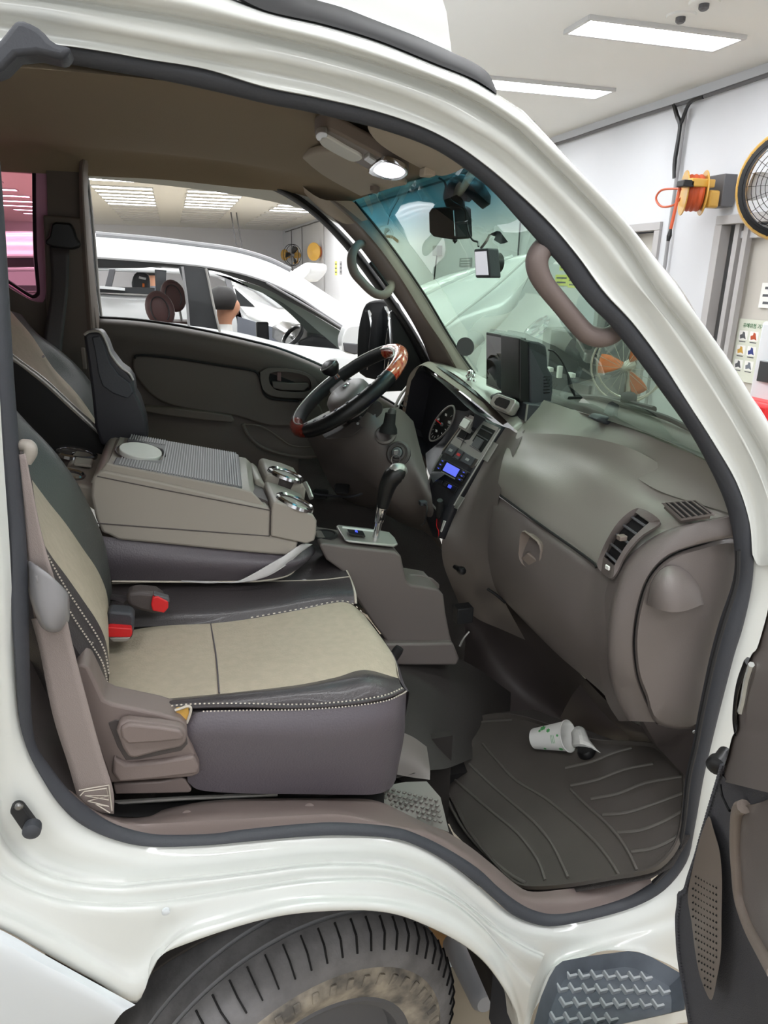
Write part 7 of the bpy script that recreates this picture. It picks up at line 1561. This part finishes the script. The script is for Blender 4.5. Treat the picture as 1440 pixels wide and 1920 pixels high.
slab('headrest', list(cr([W2(x, y, 6.4) for x, y in ((247, 540), (249, 520), (256, 511), (268, 510), (278, 516), (281, 530), (279, 545), (262, 546))], 2, True)), (0, .12, 0), 'car_dark', c2, bev=.02)
slab('headrest_label', [W2(x, y, 6.39) for x, y in ((261, 518), (274, 521), (273, 525), (260, 522))], (0, .01, 0), 'paper', c2)
slab('orange_label', [W2(x, y, 6.39) for x, y in ((267, 531), (271, 532), (271, 538), (267, 538))], (0, .01, 0), 'marker', c2)
for x in (-1.2, 2.1):
    lathe('van_wheel', (x, 6.2, .33), (0, 1, 0), [(0, -.1), (.3, -.1), (.33, -.07), (.33, .07), (.3, .1), (0, .1)], 'tyre', c2, n=28)
# raised bonnet of a farther white car
c3 = thing('parked_car', (2.0, 10.4, 0), 'farther white car with its bonnet tilted up, above the roof of the nearest car', 'car')
slab('raised_bonnet', list(cr([P(x, y, 10.0) for x, y in ((545, 512), (560, 500), (575, 492), (583, 497), (582, 510), (570, 524), (558, 530))], 2, True)), (.4, .9, 0), 'far_white', c3, bev=.03)
slab('body', [P(x, y, 10.0) for x, y in ((300, 560), (420, 545), (480, 540), (560, 545), (620, 570), (625, 640), (300, 640))], (0, 1.7, 0), 'far_white', c3, bev=.05)
for x in (-.6, 2.0): lathe('car_wheel', (x, 10.1, .33), (0, 1, 0), [(0, -.1), (.3, -.1), (.33, -.07), (.33, .07), (.3, .1), (0, .1)], 'tyre', c3, n=24)
box('underbody', (.8, 10.85, .5), (3.0, 1.5, .3), 'car_dark', c3)
# people ---------------------------------------------------------------------------
def person(name, hx, hy, Y, label, shirt, lean=(0, 0), facing=1, scale=1.0):
    h = P(hx, hy, Y); t = thing(name, (h[0], h[1], 0), label, 'person')
    s = scale; hz = h[2]; x0, y0 = h[0], h[1]
    fx = facing; sh_z = hz - .24 * s
    hipz = .92 * s
    bx = x0 - lean[0]; by = y0
    nodes = {'pelvis': ((bx, by, hipz), .15), 'waist': ((bx + lean[0] * .35, by, hipz + .18), .135), 'chest': ((bx + lean[0] * .75, by, sh_z - .1), .155), 'neckb': ((x0 - .02 * fx, by, sh_z + .03), .07), 'neck': ((x0 - .01 * fx, by, hz - .12), .055),
             'head': ((x0, by, hz), .098), 'crown': ((x0 - .01 * fx, by, hz + .06), .085), 'chin': ((x0 + .055 * fx, by, hz - .065), .045), 'nose': ((x0 + .105 * fx, by, hz - .01), .018)}
    edges = [('pelvis', 'waist'), ('waist', 'chest'), ('chest', 'neckb'), ('neckb', 'neck'), ('neck', 'head'), ('head', 'crown'), ('head', 'chin'), ('head', 'nose')]
    for sgn, nm in ((-1, 'l'), (1, 'r')):
        nodes['sh' + nm] = ((bx + lean[0] * .8, by + sgn * .18, sh_z - .03), .065); nodes['el' + nm] = ((bx + lean[0] * .8 + .1 * fx, by + sgn * .24, sh_z - .3), .045); nodes['wr' + nm] = ((bx + lean[0] + .3 * fx, by + sgn * .2, sh_z - .38), .03)
        nodes['ha' + nm] = ((bx + lean[0] + .38 * fx, by + sgn * .19, sh_z - .38), .034)
        nodes['hp' + nm] = ((bx, by + sgn * .1, hipz - .05), .1); nodes['kn' + nm] = ((bx + .02 * fx, by + sgn * .11, hipz * .52), .065); nodes['an' + nm] = ((bx, by + sgn * .11, .09), .045); nodes['to' + nm] = ((bx + .17 * fx, by + sgn * .12, .045), .04)
        edges += [('chest', 'sh' + nm), ('sh' + nm, 'el' + nm), ('el' + nm, 'wr' + nm), ('wr' + nm, 'ha' + nm), ('pelvis', 'hp' + nm), ('hp' + nm, 'kn' + nm), ('kn' + nm, 'an' + nm), ('an' + nm, 'to' + nm)]
    ks = list(nodes); me = bpy.data.meshes.new('body'); me.from_pydata([tuple(float(v) for v in nodes[k][0]) for k in ks], [(ks.index(a), ks.index(b)) for a, b in edges], [])
    o = bpy.data.objects.new('tmp', me); COL.objects.link(o); sk = o.modifiers.new('k', 'SKIN')
    for i, k in enumerate(ks): me.skin_vertices[0].data[i].radius = (nodes[k][1], nodes[k][1]); me.skin_vertices[0].data[i].use_root = (k == 'pelvis')
    ss = o.modifiers.new('s', 'SUBSURF'); ss.levels = 2
    m2 = bpy.data.meshes.new_from_object(o.evaluated_get(bpy.context.evaluated_depsgraph_get())); bpy.data.objects.remove(o)
    V = [np.array(v.co) for v in m2.vertices]; Fc = [tuple(p.vertices) for p in m2.polygons]
    bo = part('body', V, Fc, shirt, t, ang=90)
    bo.data.materials.append(MATS['skin'])
    for p in bo.data.polygons:
        if p.center.z > hz - .14 or (abs(p.center.x - (bx + lean[0] + .36 * fx)) < .09 and abs(p.center.z - (sh_z - .38)) < .08): p.material_index = 1
    hv = []
    for i in range(9):
        a = PI * i / 8 * .62
        for k in range(20):
            b = 2 * PI * k / 20; rr = .112 * math.sin(a) ; hv.append(np.array([x0 - .018 * fx + rr * math.cos(b) * 1.06 - .035 * fx * (i / 8), by + rr * math.sin(b), hz + .02 + .112 * math.cos(a)]))
    part('hair', hv, gridf(9, 20, True), 'hair', t, thick=.01)
    for sgn in (-1, 1):
        lathe('ear', (x0 - .01, by + sgn * .092, hz - .01), (0, sgn, 0), [(.022, -.01), (.022, .005), (.012, .009), (0, .007)], 'skin', t, n=12)
        lathe('eye', (x0 + .082 * fx, by + sgn * .033, hz + .012), (fx, 0, 0), [(.01, -.006), (.008, .003), (0, .005)], 'black', t, n=10)
    lathe('mouth', (x0 + .085 * fx, by, hz - .052), (fx, 0, -.2), [(.016, -.01), (.013, .004), (0, .006)], 'car_seat', t, n=10)
    return t
person('person', 424, 573, 5.66, 'dark-haired person looking down, seen through the front window of the nearest white car', 'paper', lean=(.12, 0))
person('person', 289, 512, 8.4, 'person in a grey shirt glimpsed beyond the black headrest of the second vehicle', 'cloth_grey')
